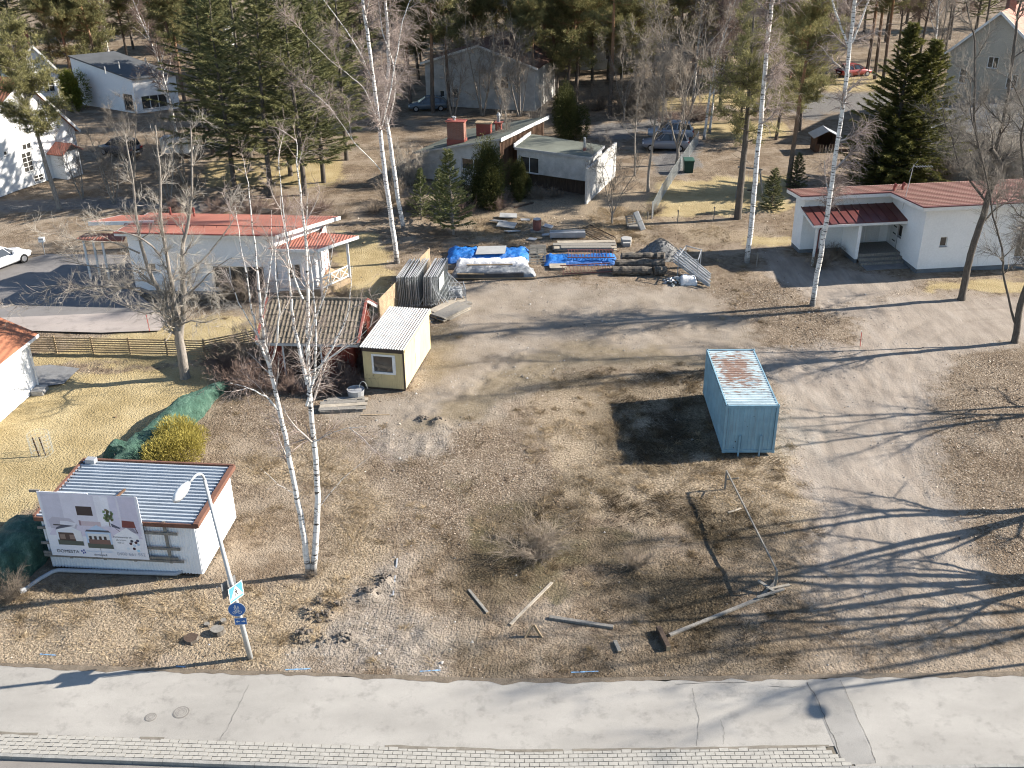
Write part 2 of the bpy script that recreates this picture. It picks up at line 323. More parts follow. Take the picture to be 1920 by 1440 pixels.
    base = t.mix(t.math('MULTIPLY', rutm, t.ramp(fine, [(.3, .1), (.7, .5)])), base, (.17, .142, .11))
    base = t.mix(m(path, k=3), base, t.ramp(mid, [(.3, (.12, .112, .105)), (.7, (.2, .19, .178))]))
    far = t.n('ShaderNodeNewGeometry')
    h = t.noise(9, 2, .7, P_)
    h = t.math('MULTIPLY', h, t.math('SUBTRACT', 1.0, t.math('MULTIPLY', t.math('MAXIMUM', drive, yard), .65)))
    return t.finish(base, 0.95, 0.1, 0, h, 0.8, 0.12)
M = {}
M['ground'] = ground_material()
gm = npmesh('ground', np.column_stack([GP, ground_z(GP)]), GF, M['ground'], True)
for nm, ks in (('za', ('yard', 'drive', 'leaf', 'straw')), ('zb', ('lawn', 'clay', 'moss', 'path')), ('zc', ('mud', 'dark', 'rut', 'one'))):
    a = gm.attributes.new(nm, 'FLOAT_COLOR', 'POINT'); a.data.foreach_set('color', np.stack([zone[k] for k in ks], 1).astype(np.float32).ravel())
tag(link(gm, 'ground'), kind='structure')
# coarse look-up of the zones and the relief for everything strewn on the ground
RX = np.arange(-30, 37, .25); RY = np.arange(26, 92, .25); _rp = np.stack([a.ravel() for a in np.meshgrid(RX, RY)], 1)
RAS = {k: soft(_rp, v, 2.0).reshape(len(RY), len(RX)) for k, v in Z.items()}; HX = np.arange(-30, 37, .125); HY = np.arange(26, 92, .125); RASZ = ground_z(np.stack([a.ravel() for a in np.meshgrid(HX, HY)], 1)).reshape(len(HY), len(HX))
def zl(k, P): return RAS[k][np.clip(((P[:, 1] - 26) / .25 + .5).astype(int), 0, len(RY) - 1), np.clip(((P[:, 0] + 30) / .25 + .5).astype(int), 0, len(RX) - 1)]
def gzl(P): return RASZ[np.clip(((P[:, 1] - 26) / .125 + .5).astype(int), 0, len(HY) - 1), np.clip(((P[:, 0] + 30) / .125 + .5).astype(int), 0, len(HX) - 1)]
def gz(p): return float(gzl(np.array([[p[0], p[1]]]))[0])

# ---------------------------------------------------------------- footpath, pavers, kerb, road
def asphalt_mat(name, c, k=1.0):
    t = NT(name); a = t.ramp(t.noise(.5, 5, .6, stretch=(.5, 1, 1)), [(.3, vary(c, .8)), (.7, vary(c, 1.1))]); g = t.ramp(t.noise(60, 1, .8), [(.2, .72), (.6, 1)])
    st = t.ramp(t.noise(1.3, 4, .75), [(.28, .74), (.47, 1)])
    col = t.mix(1, t.mix(1, a, g, 'MULTIPLY'), st, 'MULTIPLY')
    return t.finish(col, .9, .2, 0, t.noise(45, 3, .7), .25, .02)
M['asphalt'] = asphalt_mat('pale_asphalt', (.345, .325, .292)); M['asphalt_patch'] = asphalt_mat('patched_asphalt', (.285, .272, .25)); M['road'] = asphalt_mat('road_asphalt', (.24, .22, .2)); M['dark_asphalt'] = asphalt_mat('driveway_asphalt', (.2, .188, .18))
M['paver'] = pmat('concrete_paver', (.37, .35, .31), .9, .1, 3.3, .15, fine=.1); M['joint'] = pmat('sand_joint', (.16, .14, .11), .95)
M['edgesoil'] = pmat('trodden_soil', (.185, .15, .112), .95, .3, 2.5, fine=.25, fscale=22); M['kerb'] = pmat('granite_kerb', (.33, .32, .295), .85, .15, 2.5, fine=.2, fscale=30); M['crack'] = pmat('crack_fill', (.13, .12, .105), .95)
rng = np.random.RandomState(4)
PW = 3.12                                    # width of the footpath asphalt
def strip(x0, x1, off0, off1, z, n, j0=0, j1=0):
    """sheet along the street between two offsets from the far footpath edge"""
    xs = np.linspace(x0, x1, n); m = MB()
    o0 = off0 + (fbm(np.stack([xs, xs * 0], 1), 31, 1.1, 4) - .5) * j0; o1 = off1 + (fbm(np.stack([xs, xs * 0 + 7], 1), 33, 1.5, 3) - .5) * j1
    for i in range(n - 1):
        m.poly([(xs[i], pave_y(xs[i]) - o1[i], z), (xs[i + 1], pave_y(xs[i + 1]) - o1[i + 1], z), (xs[i + 1], pave_y(xs[i + 1]) - o0[i + 1], z), (xs[i], pave_y(xs[i]) - o0[i], z)])
    return m
fp = strip(-60, 60, 0.0, PW, 0.03, 500, .34, 0).build('footpath', M['asphalt']); tag(fp, kind='structure')
es = strip(-60, 60, -.12, .1, 0.036, 700, 0, .38).build('edge_soil', M['edgesoil']); tag(es, kind='structure')
rd = strip(-80, 80, PW + .9, PW + 10, -0.09, 80).build('road', M['road']); tag(rd, kind='structure')
ps = strip(-60, 10.6, PW, PW + .82, 0.012, 120).build('paver_strip', M['joint']); tag(ps, kind='structure')
tag(strip(10.6, 60, PW, PW + .82, 0.03, 60).build('footpath_edge', M['asphalt']), kind='structure')
def paver_end(y_off): return 10.05 + y_off * .62
me_p = MB().box(-.146, .146, -.071, .071, -.03, .022).mesh('paver', M['paver']); stuff = MB(); cnt = 0
cand = []
for row in range(5):
    off = PW + .085 + row * .163; x = -25 + (row % 2) * .155
    while x < 10.9:
        if x + .15 < paver_end(off - PW): cand.append((x, off, row))
        x += .31
def vis(x, y):
    q = CM @ np.array([x, y, -CAMH]); return abs(FPX * q[0] / q[2]) < 985 and -FPX * q[1] / q[2] > -742
for (x, off, row) in cand:
    y = float(pave_y(x) - off); yaw = math.atan(-.0585) if x < 0 else .006; dz = rng.uniform(-.004, .004)
    if vis(x, y) and cnt < 300 and x > -13.5:
        link(me_p, 'paver', ps, (x, y, .02 + dz), (rng.normal(0, .006), rng.normal(0, .006), yaw + rng.normal(0, .008))); cnt += 1
    elif x > -24: stuff.box(x - .146, x + .146, y - .071, y + .071, -.01, .042 + dz)
o = stuff.build('paver_rows', M['paver'], ps); o['kind'] = 'stuff'
M['damp'] = pmat('damp_sand', (.2, .178, .145), .9, .2, 3)
for (x0, x1) in ((-4.2, 1.5), (1.8, 10.0), (-16.9, -15.6), (-12.2, -11.4)):
    n = int((x1 - x0) / .12); m = MB(); rr_ = np.random.RandomState(int(abs(x0) * 10)); xs = np.linspace(x0, x1, n); a_ = PW - .1 * fbm(np.stack([xs, xs * 0 + 3], 1), 71, 1.2, 3) ; b_ = PW + .02 + .07 * fbm(np.stack([xs, xs * 0 + 9], 1), 73, 2.2, 3)
    for i in range(n - 1): m.poly([(xs[i], pave_y(xs[i]) - b_[i], .0445), (xs[i + 1], pave_y(xs[i + 1]) - b_[i + 1], .0445), (xs[i + 1], pave_y(xs[i + 1]) - a_[i + 1], .0445), (xs[i], pave_y(xs[i]) - a_[i], .0445)])
    m.build('sand_stain', M['damp'], fp)
# kerb stones, one by one
kb = bpy.data.objects.new('kerb', None); COL.objects.link(kb); kb['kind'] = 'structure'
mk = MB().box(-.485, .485, -.065, .065, -.14, .05).mesh('kerb_stone', M['kerb'])
for x in np.arange(-19.5, 20, .98):
    y = float(pave_y(x) - PW - .9); o = link(mk, 'kerb_stone', kb, (x, y, rng.uniform(-.006, .006)), (0, 0, math.atan(-.0585) if x < 0 else .006))
# the trench patch, laid diagonally across the footpath
a0, a1, b0, b1 = at(1513, 1280), at(1575, 1276), at(1642, 1432), at(1580, 1436)
m = MB(); n = 14
for i in range(n):
    f0, f1 = i / n, (i + 1) / n; L0, R0, L1, R1 = a0.lerp(b1, f0), a1.lerp(b0, f0), a0.lerp(b1, f1), a1.lerp(b0, f1)
    m.poly([(L1.x, L1.y, .036), (R1.x, R1.y, .036), (R0.x, R0.y, .036), (L0.x, L0.y, .036)])
tag(m.build('trench_patch', M['asphalt_patch']), kind='structure')
def crack(pts, wd, name='pavement_crack'):
    m = MB(); q = [at(*p) for p in pts]; fine = []
    for i in range(len(q) - 1):
        for k in range(6): fine.append(q[i].lerp(q[i + 1], k / 6))
    fine.append(q[-1]); r_ = random.Random(len(pts) * 7 + int(pts[0][0]))
    for p in fine[1:-1]: p.x += r_.uniform(-.03, .03); p.y += r_.uniform(-.02, .02)
    for i in range(len(fine) - 1):
        a, b = fine[i], fine[i + 1]; d = (b - a).normalized(); s_ = Vector((-d.y, d.x, 0)) * wd * r_.uniform(.4, 1) / 2
        m.poly([(a.x - s_.x, a.y - s_.y, .0405), (b.x - s_.x, b.y - s_.y, .0405), (b.x + s_.x, b.y + s_.y, .0405), (a.x + s_.x, a.y + s_.y, .0405)])
    o = m.build('crack', M['crack'], fp)
for pts, wd in (([(1513, 1281), (1530, 1310), (1552, 1360), (1570, 1400), (1580, 1434)], .035), ([(1575, 1276), (1600, 1330), (1628, 1390), (1642, 1432)], .022), ([(1298, 1292), (1303, 1320), (1310, 1350), (1306, 1400)], .014), ([(1350, 1350), (1358, 1375), (1355, 1398)], .012), ([(467, 1285), (450, 1320), (430, 1360), (411, 1392)], .014), ([(1445, 1288), (1480, 1290), (1510, 1289)], .02), ([(1265, 1284), (1330, 1281), (1400, 1281)], .02)): crack(pts, wd)
def manhole(px, py, r, label):
    p = at(px, py); t = thing('manhole_cover', label, 'manhole cover', (p.x, p.y, .032), .4, 'manhole covers in the footpath')
    m = MB(); m.tube([(0, 0, -.01), (0, 0, .008)], r, 28); m.build('rim', M['rimdark'], t)
    m = MB(); m.tube([(0, 0, -.01), (0, 0, .011)], r * .84, 28); m.build('lid', M['lidgrey'], t)
    m = MB()
    for rr in (.62, .35):
        k = 24
        for i in range(k):
            u, v_ = 2 * math.pi * i / k, 2 * math.pi * (i + 1) / k
            m.poly([(r * rr * math.cos(u), r * rr * math.sin(u), .014), (r * rr * math.cos(v_), r * rr * math.sin(v_), .014), (r * (rr + .06) * math.cos(v_), r * (rr + .06) * math.sin(v_), .014), (r * (rr + .06) * math.cos(u), r * (rr + .06) * math.sin(u), .014)])
    m.build('ring', M['rimdark'], t)
M['rimdark'] = pmat('cast_iron', (.2, .185, .165), .7); M['lidgrey'] = pmat('dusty_iron', (.3, .28, .25), .75)
manhole(283, 1346, .19, 'smaller round manhole cover on the pale footpath, left of its larger neighbour')
manhole(340, 1337, .27, 'larger round manhole cover on the pale footpath near the lamp post')
# blue survey paint strokes beside the footpath
M['bluepaint'] = pmat('blue_marking_paint', (.2, .36, .55), .8, .3, 4)
for (x0, y0, x1, y1) in ((535, 1256, 582, 1254), (787, 1259, 826, 1257), (1071, 1261, 1122, 1259), (75, 1226, 105, 1229), (330, 1249, 348, 1251)):
    a, b = at(x0, y0), at(x1, y1); z = .03; m = MB(); k = 8
    for i in range(k):
        p, q = a.lerp(b, i / k), a.lerp(b, (i + 1) / k); zz = gz(p) + .012; z2 = gz(q) + .012; hw = .02 if (i % 3) else .03
        m.poly([(p.x, p.y - hw, zz), (q.x, q.y - hw, z2), (q.x, q.y + hw, z2), (p.x, p.y + hw, zz)])
    o = m.build('paint_mark', M['bluepaint']); tag(o, kind='structure')
# grey asphalt drive and pinkish gravel by the left house
def sheet(name, pts, mat, z=.02):
    m = MB(); m.poly([(at(*p).x, at(*p).y, z) for p in pts]); o = m.build(name, mat); tag(o, kind='structure'); return o
M['pinkgravel'] = asphalt_mat('pink_gravel', (.36, .315, .285)); M['slab'] = pmat('grey_slabs', (.2, .2, .2), .9)
sheet('asphalt_drive', [(-150, 530), (0, 500), (90, 478), (250, 480), (262, 556), (300, 585), (0, 598), (-150, 600)], M['dark_asphalt'], .085)
sheet('gravel_drive', [(-150, 600), (0, 598), (300, 585), (318, 600), (300, 622), (190, 626), (40, 622), (-150, 650)], M['pinkgravel'], .085)
sheet('paved_corner', [(60, 690), (95, 686), (150, 693), (120, 722), (60, 730)], M['slab'], .085)
# ---------------------------------------------------------------- plant materials
def bark_mat(name, dark, light, stretch=(6, 6, 1.2)):
    t = NT(name); c = t.ramp(t.noise(2.5, 5, .7, stretch=stretch), [(.3, dark), (.7, light)]); return t.finish(c, .95, .1, 0, t.noise(8, 3, .7, stretch=stretch), .5, .04)
def twig_mat(name, dark, light):
    t = NT(name); return t.finish(t.ramp(t.noise(2.5, 1, .6), [(.3, dark), (.7, light)]), .95, .1)
def birch_mat(name, foot=True):
    t = NT(name); n = t.noise(1.0, 3, .7, stretch=(2.2, 2.2, 13)); mk = t.ramp(n, [(.55, 0), (.6, 1)]); n2 = t.noise(.9, 4, .7, stretch=(1, 1, 1.3)); pt = t.ramp(n2, [(.6, 0), (.7, .85)])
    wh = t.ramp(t.noise(5, 3, .6), [(.3, (.6, .57, .53)), (.7, (.78, .76, .72))]); c = t.mix(mk, wh, (.05, .043, .04)); c = t.mix(pt, c, (.1, .09, .08))
    if foot:
        g = t.n('ShaderNodeNewGeometry'); sp = t.n('ShaderNodeSeparateXYZ'); t.l(g.outputs['Position'], sp.inputs[0])
        ft = t.math('ADD', sp.outputs[2], t.math('MULTIPLY', t.noise(3, 3, .6), 1.2)); c = t.mix(t.ramp(t.math('DIVIDE', ft, 3.0), [(.28, .8), (.5, 0)]), c, (.07, .06, .052))
    return t.finish(c, .8, .2)
M['birch'] = birch_mat('birch_bark'); M['birch_twig'] = twig_mat('birch_twigs', (.22, .17, .145), (.42, .35, .31))
M['birch_limb'] = bark_mat('birch_limbs', (.3, .26, .23), (.55, .5, .46))
M['bark_grey'] = bark_mat('grey_bark', (.15, .132, .112), (.36, .32, .275)); M['twig_grey'] = twig_mat('grey_twigs', (.27, .24, .2), (.48, .43, .365))
M['bark_dark'] = bark_mat('dark_bark', (.07, .06, .052), (.16, .138, .115)); M['twig_dark'] = twig_mat('dark_twigs', (.13, .115, .098), (.27, .24, .205))
M['twig_red'] = twig_mat('reddish_twigs', (.13, .092, .076), (.24, .175, .145)); M['twig_bg'] = twig_mat('wood_twigs', (.16, .135, .11), (.33, .285, .235))
M['twig_tan'] = twig_mat('tan_twigs', (.17, .138, .105), (.3, .245, .19))
def pine_bark():
    t = NT('pine_bark'); g = t.n('ShaderNodeNewGeometry'); sp = t.n('ShaderNodeSeparateXYZ'); t.l(g.outputs['Position'], sp.inputs[0])
    a = t.ramp(t.noise(3, 4, .7, stretch=(5, 5, 1.5)), [(.3, (.075, .06, .05)), (.7, (.17, .14, .115))]); b = t.ramp(t.noise(3, 4, .7, stretch=(4, 4, 1.5)), [(.3, (.2, .105, .055)), (.7, (.36, .215, .125))])
    f = t.ramp(t.math('DIVIDE', t.math('ADD', sp.outputs[2], t.math('MULTIPLY', t.noise(.4, 2, .5), 4)), 14.0), [(.35, 0), (.75, 1)])
    return t.finish(t.mix(f, a, b), .95, .1)
M['pine_bark'] = pine_bark()
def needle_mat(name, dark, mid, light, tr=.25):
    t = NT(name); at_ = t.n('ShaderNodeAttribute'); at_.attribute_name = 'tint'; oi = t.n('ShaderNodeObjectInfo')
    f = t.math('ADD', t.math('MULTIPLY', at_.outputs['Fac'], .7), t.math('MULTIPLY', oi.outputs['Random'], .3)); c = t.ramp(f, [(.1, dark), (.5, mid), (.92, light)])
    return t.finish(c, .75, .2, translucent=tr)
M['pine'] = needle_mat('pine_needles', (.1, .102, .045), (.215, .2, .085), (.36, .32, .145)); M['spruce'] = needle_mat('spruce_needles', (.065, .074, .034), (.135, .14, .06), (.24, .23, .1), .25)
M['spruce_yellowish'] = needle_mat('fresh_spruce_needles', (.035, .042, .014), (.085, .09, .024), (.17, .16, .045), .25); M['thuja'] = needle_mat('thuja_sprays', (.03, .036, .012), (.07, .075, .022), (.125, .115, .035), .2)  # near spruces get their own yellower needle green
M['yewgold'] = needle_mat('golden_thuja_sprays', (.12, .105, .026), (.3, .25, .06), (.48, .4, .11), .25); M['youngpine'] = needle_mat('young_pine_needles', (.05, .065, .025), (.11, .13, .05), (.2, .205, .085), .25)
M['greenbush'] = needle_mat('bright_evergreen', (.06, .07, .012), (.14, .15, .022), (.24, .24, .04), .25)

# ---------------------------------------------------------------- vectorised branching
def _norm(a): return a / np.maximum(np.linalg.norm(a, axis=-1, keepdims=True), 1e-9)
def tubes(P0, P1, R0, R1, n=3):
    """N tapered prisms"""
    D = _norm(P1 - P0); U = np.where(np.abs(D[:, 2:3]) > .9, np.array([[1., 0, 0]]), np.array([[0, 0, 1.]])); A = _norm(np.cross(D, U)); B = np.cross(D, A); N = len(P0)
    ang = 2 * np.pi * np.arange(n) / n; ring = A[:, None] * np.cos(ang)[None, :, None] + B[:, None] * np.sin(ang)[None, :, None]
    V = np.concatenate([P0[:, None] + ring * R0[:, None, None], P1[:, None] + ring * R1[:, None, None]], 1).reshape(-1, 3)
    b = (np.arange(N) * 2 * n)[:, None]; j = np.arange(n)[None]; k = (j + 1) % n
    F = np.stack([b + j, b + k, b + n + k, b + n + j], -1).reshape(-1, 4); return V, F
def join(parts):
    Vs, Fs, o = [], [], 0
    for V, F in parts: Vs.append(V); Fs.append(F + o); o += len(V)
    return np.concatenate(Vs), np.concatenate(Fs)
def poly_segs(rs, p, d, L, r, n, wig, trop, rend=.25):
    pts = [np.array(p, float)]; rr = [r]; d = np.array(d, float)
    for i in range(n):
        d = d + rs.normal(0, wig, 3) + np.array([0, 0, trop]); d /= np.linalg.norm(d); pts.append(pts[-1] + d * L / n); rr.append(r * (1 - (1 - rend) * (i + 1) / n))
    return np.array(pts), np.array(rr)
def children(rs, seg, N, tlo, ang, L, trop, rk=.45, flat=0):
    """N twigs sprouting from straight segments seg=(P0,P1,R0,R1)"""
    P0, P1, R0, R1 = seg; ln = np.linalg.norm(P1 - P0, axis=1); i = rs.choice(len(P0), N, p=ln / ln.sum()); t = rs.uniform(tlo, 1, N)
    p = P0[i] + (P1[i] - P0[i]) * t[:, None]; d = _norm(P1[i] - P0[i]); q = _norm(np.cross(d, rs.normal(0, 1, (N, 3)))); a = np.abs(rs.normal(ang, .18, N))[:, None]
    nd = d * np.cos(a) + q * np.sin(a)
    if flat: nd[:, 2] *= (1 - flat)
    nd[:, 2] += trop; nd = _norm(nd); ll = L * rs.uniform(.45, 1.15, N); r = (R0[i] + (R1[i] - R0[i]) * t) * rk
    return p, nd, ll, np.minimum(r, .03)
def twig_segs(rs, p, nd, ll, r, k=2, trop=0, wig=.18, rend=.35):
    out = []; n = len(p)
    for j in range(k):
        q = p + nd * (ll / k)[:, None]; r2 = r * (1 - (1 - rend) * (j + 1) / k); out.append((p, q, r * (1 - (1 - rend) * j / k), r2)); p = q; nd = _norm(nd + rs.normal(0, wig, (n, 3)) + np.array([0, 0, trop]))
    return tuple(np.concatenate([o[i] for o in out]) for i in range(4))
def bare_tree(seed, H, r0, stems=1, fork=None, lean=(0, 0), first=.3, limbs=16, limb_len=.36, limb_ang=.75, trop1=.05, n2=8, n3=900, n4=3000, droop=0, rmin=.006, spread=.1, l3=1.1, l4=.55, wig=.07, top=1.0):
    """returns (trunk V,F), (twig V,F); trunk group holds stems and limbs"""
    rs = np.random.RandomState(seed); tr = []; L1 = []; L2 = []
    for s in range(stems):
        a = 2 * math.pi * s / max(stems, 1) + rs.uniform(0, 1); off = np.array([math.cos(a), math.sin(a), 0]) * (r0 * 1.15 if stems > 1 else 0); d = np.array([lean[0] + (math.cos(a) * spread if stems > 1 else 0), lean[1] + (math.sin(a) * spread if stems > 1 else 0), 1.0])
        pts, rr = poly_segs(rs, off + [0, 0, -.15], d, H * (1 - .1 * s), r0 * (1 - .12 * s), 14, .035 if not fork else .07, .03, .08); rr[0] *= 1.35; tr.append((pts, rr, H))
    if fork:                                             # strong co-dominant limbs instead of one leader
        base, rb, _ = tr[0]; k = int(14 * fork[0]); root = base[:k + 1]; tr = [(root, np.linspace(r0 * 1.3, r0 * .9, k + 1), H)]
        for j in range(fork[1]):
            a = 2 * math.pi * j / fork[1] + rs.uniform(-.3, .3); d = np.array([math.cos(a) * fork[2], math.sin(a) * fork[2], 1.0]); pp, r2 = poly_segs(rs, root[-1] - [0, 0, rs.uniform(0, .25) * H * fork[0]], d, H * (1 - fork[0]) * rs.uniform(.85, 1.1), r0 * rs.uniform(.5, .68), 11, .1, .05, .1); tr.append((pp, r2, H))
    for pts, rr, _ in tr:
        n = len(pts) - 1; lo = first if not fork else (.15 if len(pts) > 11 or True else 0)
        if fork and pts is tr[0][0]: continue
        m = max(3, limbs // max(1, len(tr) - (1 if fork else 0)))
        for j in range(m):
            t = lo + (top - lo) * ((j + rs.uniform(0, .9)) / m) ** .9; x = min(t * n, n - .01); i = int(x); p = pts[i] + (pts[i + 1] - pts[i]) * (x - i); r = rr[i] * .5; d = _norm(pts[i + 1] - pts[i]); q = np.cross(d, rs.normal(0, 1, 3)); q /= np.linalg.norm(q); a = limb_ang * rs.uniform(.75, 1.2)
            pp, r2 = poly_segs(rs, p, d * math.cos(a) + q * math.sin(a), H * limb_len * (1.1 - .75 * t) * rs.uniform(.6, 1.15), min(r, .14), 6, wig * 1.6, trop1, .15); L1.append((pp, r2))
    for pts, rr in L1:
        n = len(pts) - 1
        for j in range(n2):
            x = rs.uniform(.18, .98) * n; i = int(x); p = pts[i] + (pts[i + 1] - pts[i]) * (x - i); d = _norm(pts[i + 1] - pts[i]); q = np.cross(d, rs.normal(0, 1, 3)); q /= np.linalg.norm(q); a = rs.uniform(.5, .95); ln = np.linalg.norm(pts[-1] - pts[0])
            L2.append(poly_segs(rs, p, d * math.cos(a) + q * math.sin(a), ln * rs.uniform(.2, .5), max(rr[i] * .5, rmin * 1.4), 3, .16, trop1 * .6 - droop * .3, .3))
    big = []
    for pts, rr, _ in tr:
        m = MB(); m.tube(pts, rr, 10, cap=True); V = np.array(m.v); F = np.array([f for f in m.f if len(f) == 4]); big.append((V, F))
    def segs(L): return tuple(np.concatenate([np.concatenate([x[0][:-1] for x in L]), ]) if i == 0 else np.concatenate([x[0][1:] for x in L]) if i == 1 else np.concatenate([x[1][:-1] for x in L]) if i == 2 else np.concatenate([x[1][1:] for x in L]) for i in range(4))
    s1 = segs(L1); big.append(tubes(*s1, n=6)); s2 = segs(L2); tw = [tubes(*s2, n=4)]
    base = tuple(np.concatenate([s1[i][s1[2] < .05] if (s1[2] < .05).any() else s2[i], s2[i]]) for i in range(4))
    c3 = children(rs, base, n3, 0, .75, l3, .12 - droop * .5, .7); s3 = twig_segs(rs, c3[0], c3[1], c3[2], np.maximum(c3[3], rmin), 3, -droop * .45 + .04, .2); tw.append(tubes(*s3))
    c4 = children(rs, s3, n4, 0, .65, l4, .06 - droop, .8); s4 = twig_segs(rs, c4[0], c4[1], c4[2], np.maximum(c4[3], rmin * .8), 2, -droop * .5, .2); tw.append(tubes(*s4))
    return join(big), join(tw)
def mesh_pair(name, pair, mats):
    return npmesh(name + '_trunk', pair[0][0], pair[0][1], mats[0], True), npmesh(name + '_twigs', pair[1][0], pair[1][1], mats[1], False)
def blades(rs, C, D, L, W, droop=0.0):
    """N narrow triangles from C along D"""
    S_ = _norm(np.cross(D, rs.normal(0, 1, D.shape))) * W[:, None] * .5; T = C + D * L[:, None]; T[:, 2] -= droop * L
    V = np.stack([C - S_, C + S_, T], 1).reshape(-1, 3); F = np.arange(len(V)).reshape(-1, 3); return V, F
def pine_tree(seed, H, crown=.5, rad=2.6, r0=.22, nb=46, ntuft=900, per=12, lean=(0, 0)):
    rs = np.random.RandomState(seed); pts, rr = poly_segs(rs, [0, 0, -.2], [lean[0], lean[1], 1.0], H, r0, 12, .02, .01, .12); m = MB(); m.tube(pts, rr, 9); V = np.array(m.v); F = np.array([f for f in m.f if len(f) == 4]); big = [(V, F)]; segs = []
    for j in range(nb):
        t = 1 - (1 - crown) * 0 - crown * (1 - rs.uniform(0, 1) ** .9); t = min(max(t, 1 - crown), .985); x = t * 12 * .999; i = int(x); p = pts[i] + (pts[i + 1] - pts[i]) * (x - i); u = (t - (1 - crown)) / crown
        prof = (1 - u) ** .55 * (.55 + .75 * min(1, u * 3)); a = rs.uniform(0, 6.283); L = rad * prof * rs.uniform(.65, 1.2) + .3
        pp, r2 = poly_segs(rs, p, [math.cos(a), math.sin(a), rs.uniform(-.15, .35) + .5 * u], L, max(.02, .05 * prof), 4, .14, .07, .2); segs.append((pp, r2))
    for j in range(int(nb * .25)):                       # dead stubs below the crown
        t = rs.uniform(.25, 1 - crown); x = t * 12; i = int(x); p = pts[i] + (pts[i + 1] - pts[i]) * (x - i); a = rs.uniform(0, 6.283); pp, r2 = poly_segs(rs, p, [math.cos(a), math.sin(a), .1], rs.uniform(.3, 1.5), .018, 3, .2, -.05, .3); big.append(tubes(pp[:-1], pp[1:], r2[:-1], r2[1:], 4))
    P0 = np.concatenate([s[0][:-1] for s in segs]); P1 = np.concatenate([s[0][1:] for s in segs]); A = np.concatenate([s[1][:-1] for s in segs]); B = np.concatenate([s[1][1:] for s in segs]); big.append(tubes(P0, P1, A, B, 4))
    c = children(rs, (P0, P1, A, B), ntuft, .2, .8, .75, .25, .5); s3 = twig_segs(rs, c[0], c[1], c[2], np.maximum(c[3], .008), 1, 0, .1); big.append(tubes(*s3))
    C = np.concatenate([s3[1], s3[0] + (s3[1] - s3[0]) * .55]); D = np.concatenate([c[1], c[1]]); k = len(C); Cc = np.repeat(C, per, 0) + rs.normal(0, .09, (k * per, 3)) * np.array([1.3, 1.3, .8]); Dd = _norm(np.repeat(D, per, 0) * .5 + rs.normal(0, .6, (k * per, 3)) + [0, 0, .35])
    V, F = blades(rs, Cc, Dd, rs.uniform(.16, .36, k * per), rs.uniform(.028, .055, k * per)); tint = np.clip(np.repeat(rs.uniform(.15, .85, k), per) + rs.normal(0, .12, k * per), 0, 1); return join(big), (V, F, tint)
def spruce_tree(seed, H, rad=2.4, r0=.2, bare=.06, nb=150, per=70, droop=.35, dens=1.0, bl=.3, bw=.11, ragged=.25):
    rs = np.random.RandomState(seed); pts, rr = poly_segs(rs, [0, 0, -.2], [0, 0, 1.0], H, r0, 10, .012, .02, .06); m = MB(); m.tube(pts, rr, 8); big = [(np.array(m.v), np.array([f for f in m.f if len(f) == 4]))]; CC, DD, TT = [], [], []; segs = []
    for j in range(nb):
        t = bare + (1 - bare) * ((j + rs.uniform(0, 1)) / nb) ** 1.05; t = min(t, .99); x = t * 10 * .999; i = int(x); p = pts[i] + (pts[i + 1] - pts[i]) * (x - i); u = (t - bare) / (1 - bare); a = j * 2.39996 + rs.normal(0, .35)
        L = rad * (1 - u) ** .85 * rs.uniform(1 - ragged, 1 + ragged) * (.75 + .25 * min(1, u * 6)) + .12; pp, r2 = poly_segs(rs, p, [math.cos(a), math.sin(a), .25 * u + .15 - droop * .6 * (1 - u)], L, max(.012, .05 * (1 - u)), 4, .06, .06 if u > .3 else .03, .2); segs.append((pp, r2))
        n = int(per * dens * (.25 + L / rad)); q = rs.uniform(.06, 1, n) ** .8 * 4 * .999; ii = q.astype(int); c = pp[ii] + (pp[ii + 1] - pp[ii]) * (q - ii)[:, None]; d = _norm(pp[ii + 1] - pp[ii]); side = _norm(np.cross(d, np.array([[0, 0, 1.]]))) * rs.choice([-1, 1], n)[:, None]
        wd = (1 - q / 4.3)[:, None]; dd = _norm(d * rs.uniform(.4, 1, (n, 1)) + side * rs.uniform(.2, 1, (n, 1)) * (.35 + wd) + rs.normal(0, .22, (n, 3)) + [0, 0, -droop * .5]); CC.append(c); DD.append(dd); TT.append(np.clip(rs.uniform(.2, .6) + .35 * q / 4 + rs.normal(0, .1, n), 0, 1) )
    P0 = np.concatenate([s[0][:-1] for s in segs]); P1 = np.concatenate([s[0][1:] for s in segs]); A = np.concatenate([s[1][:-1] for s in segs]); B = np.concatenate([s[1][1:] for s in segs]); big.append(tubes(P0, P1, A, B, 3))
    C = np.concatenate(CC); D = np.concatenate(DD); n = len(C); V, F = blades(rs, C, D, rs.uniform(.6, 1.25, n) * bl, rs.uniform(.7, 1.2, n) * bw, .15); return join(big), (V, F, np.concatenate(TT))
DARKPINE = None
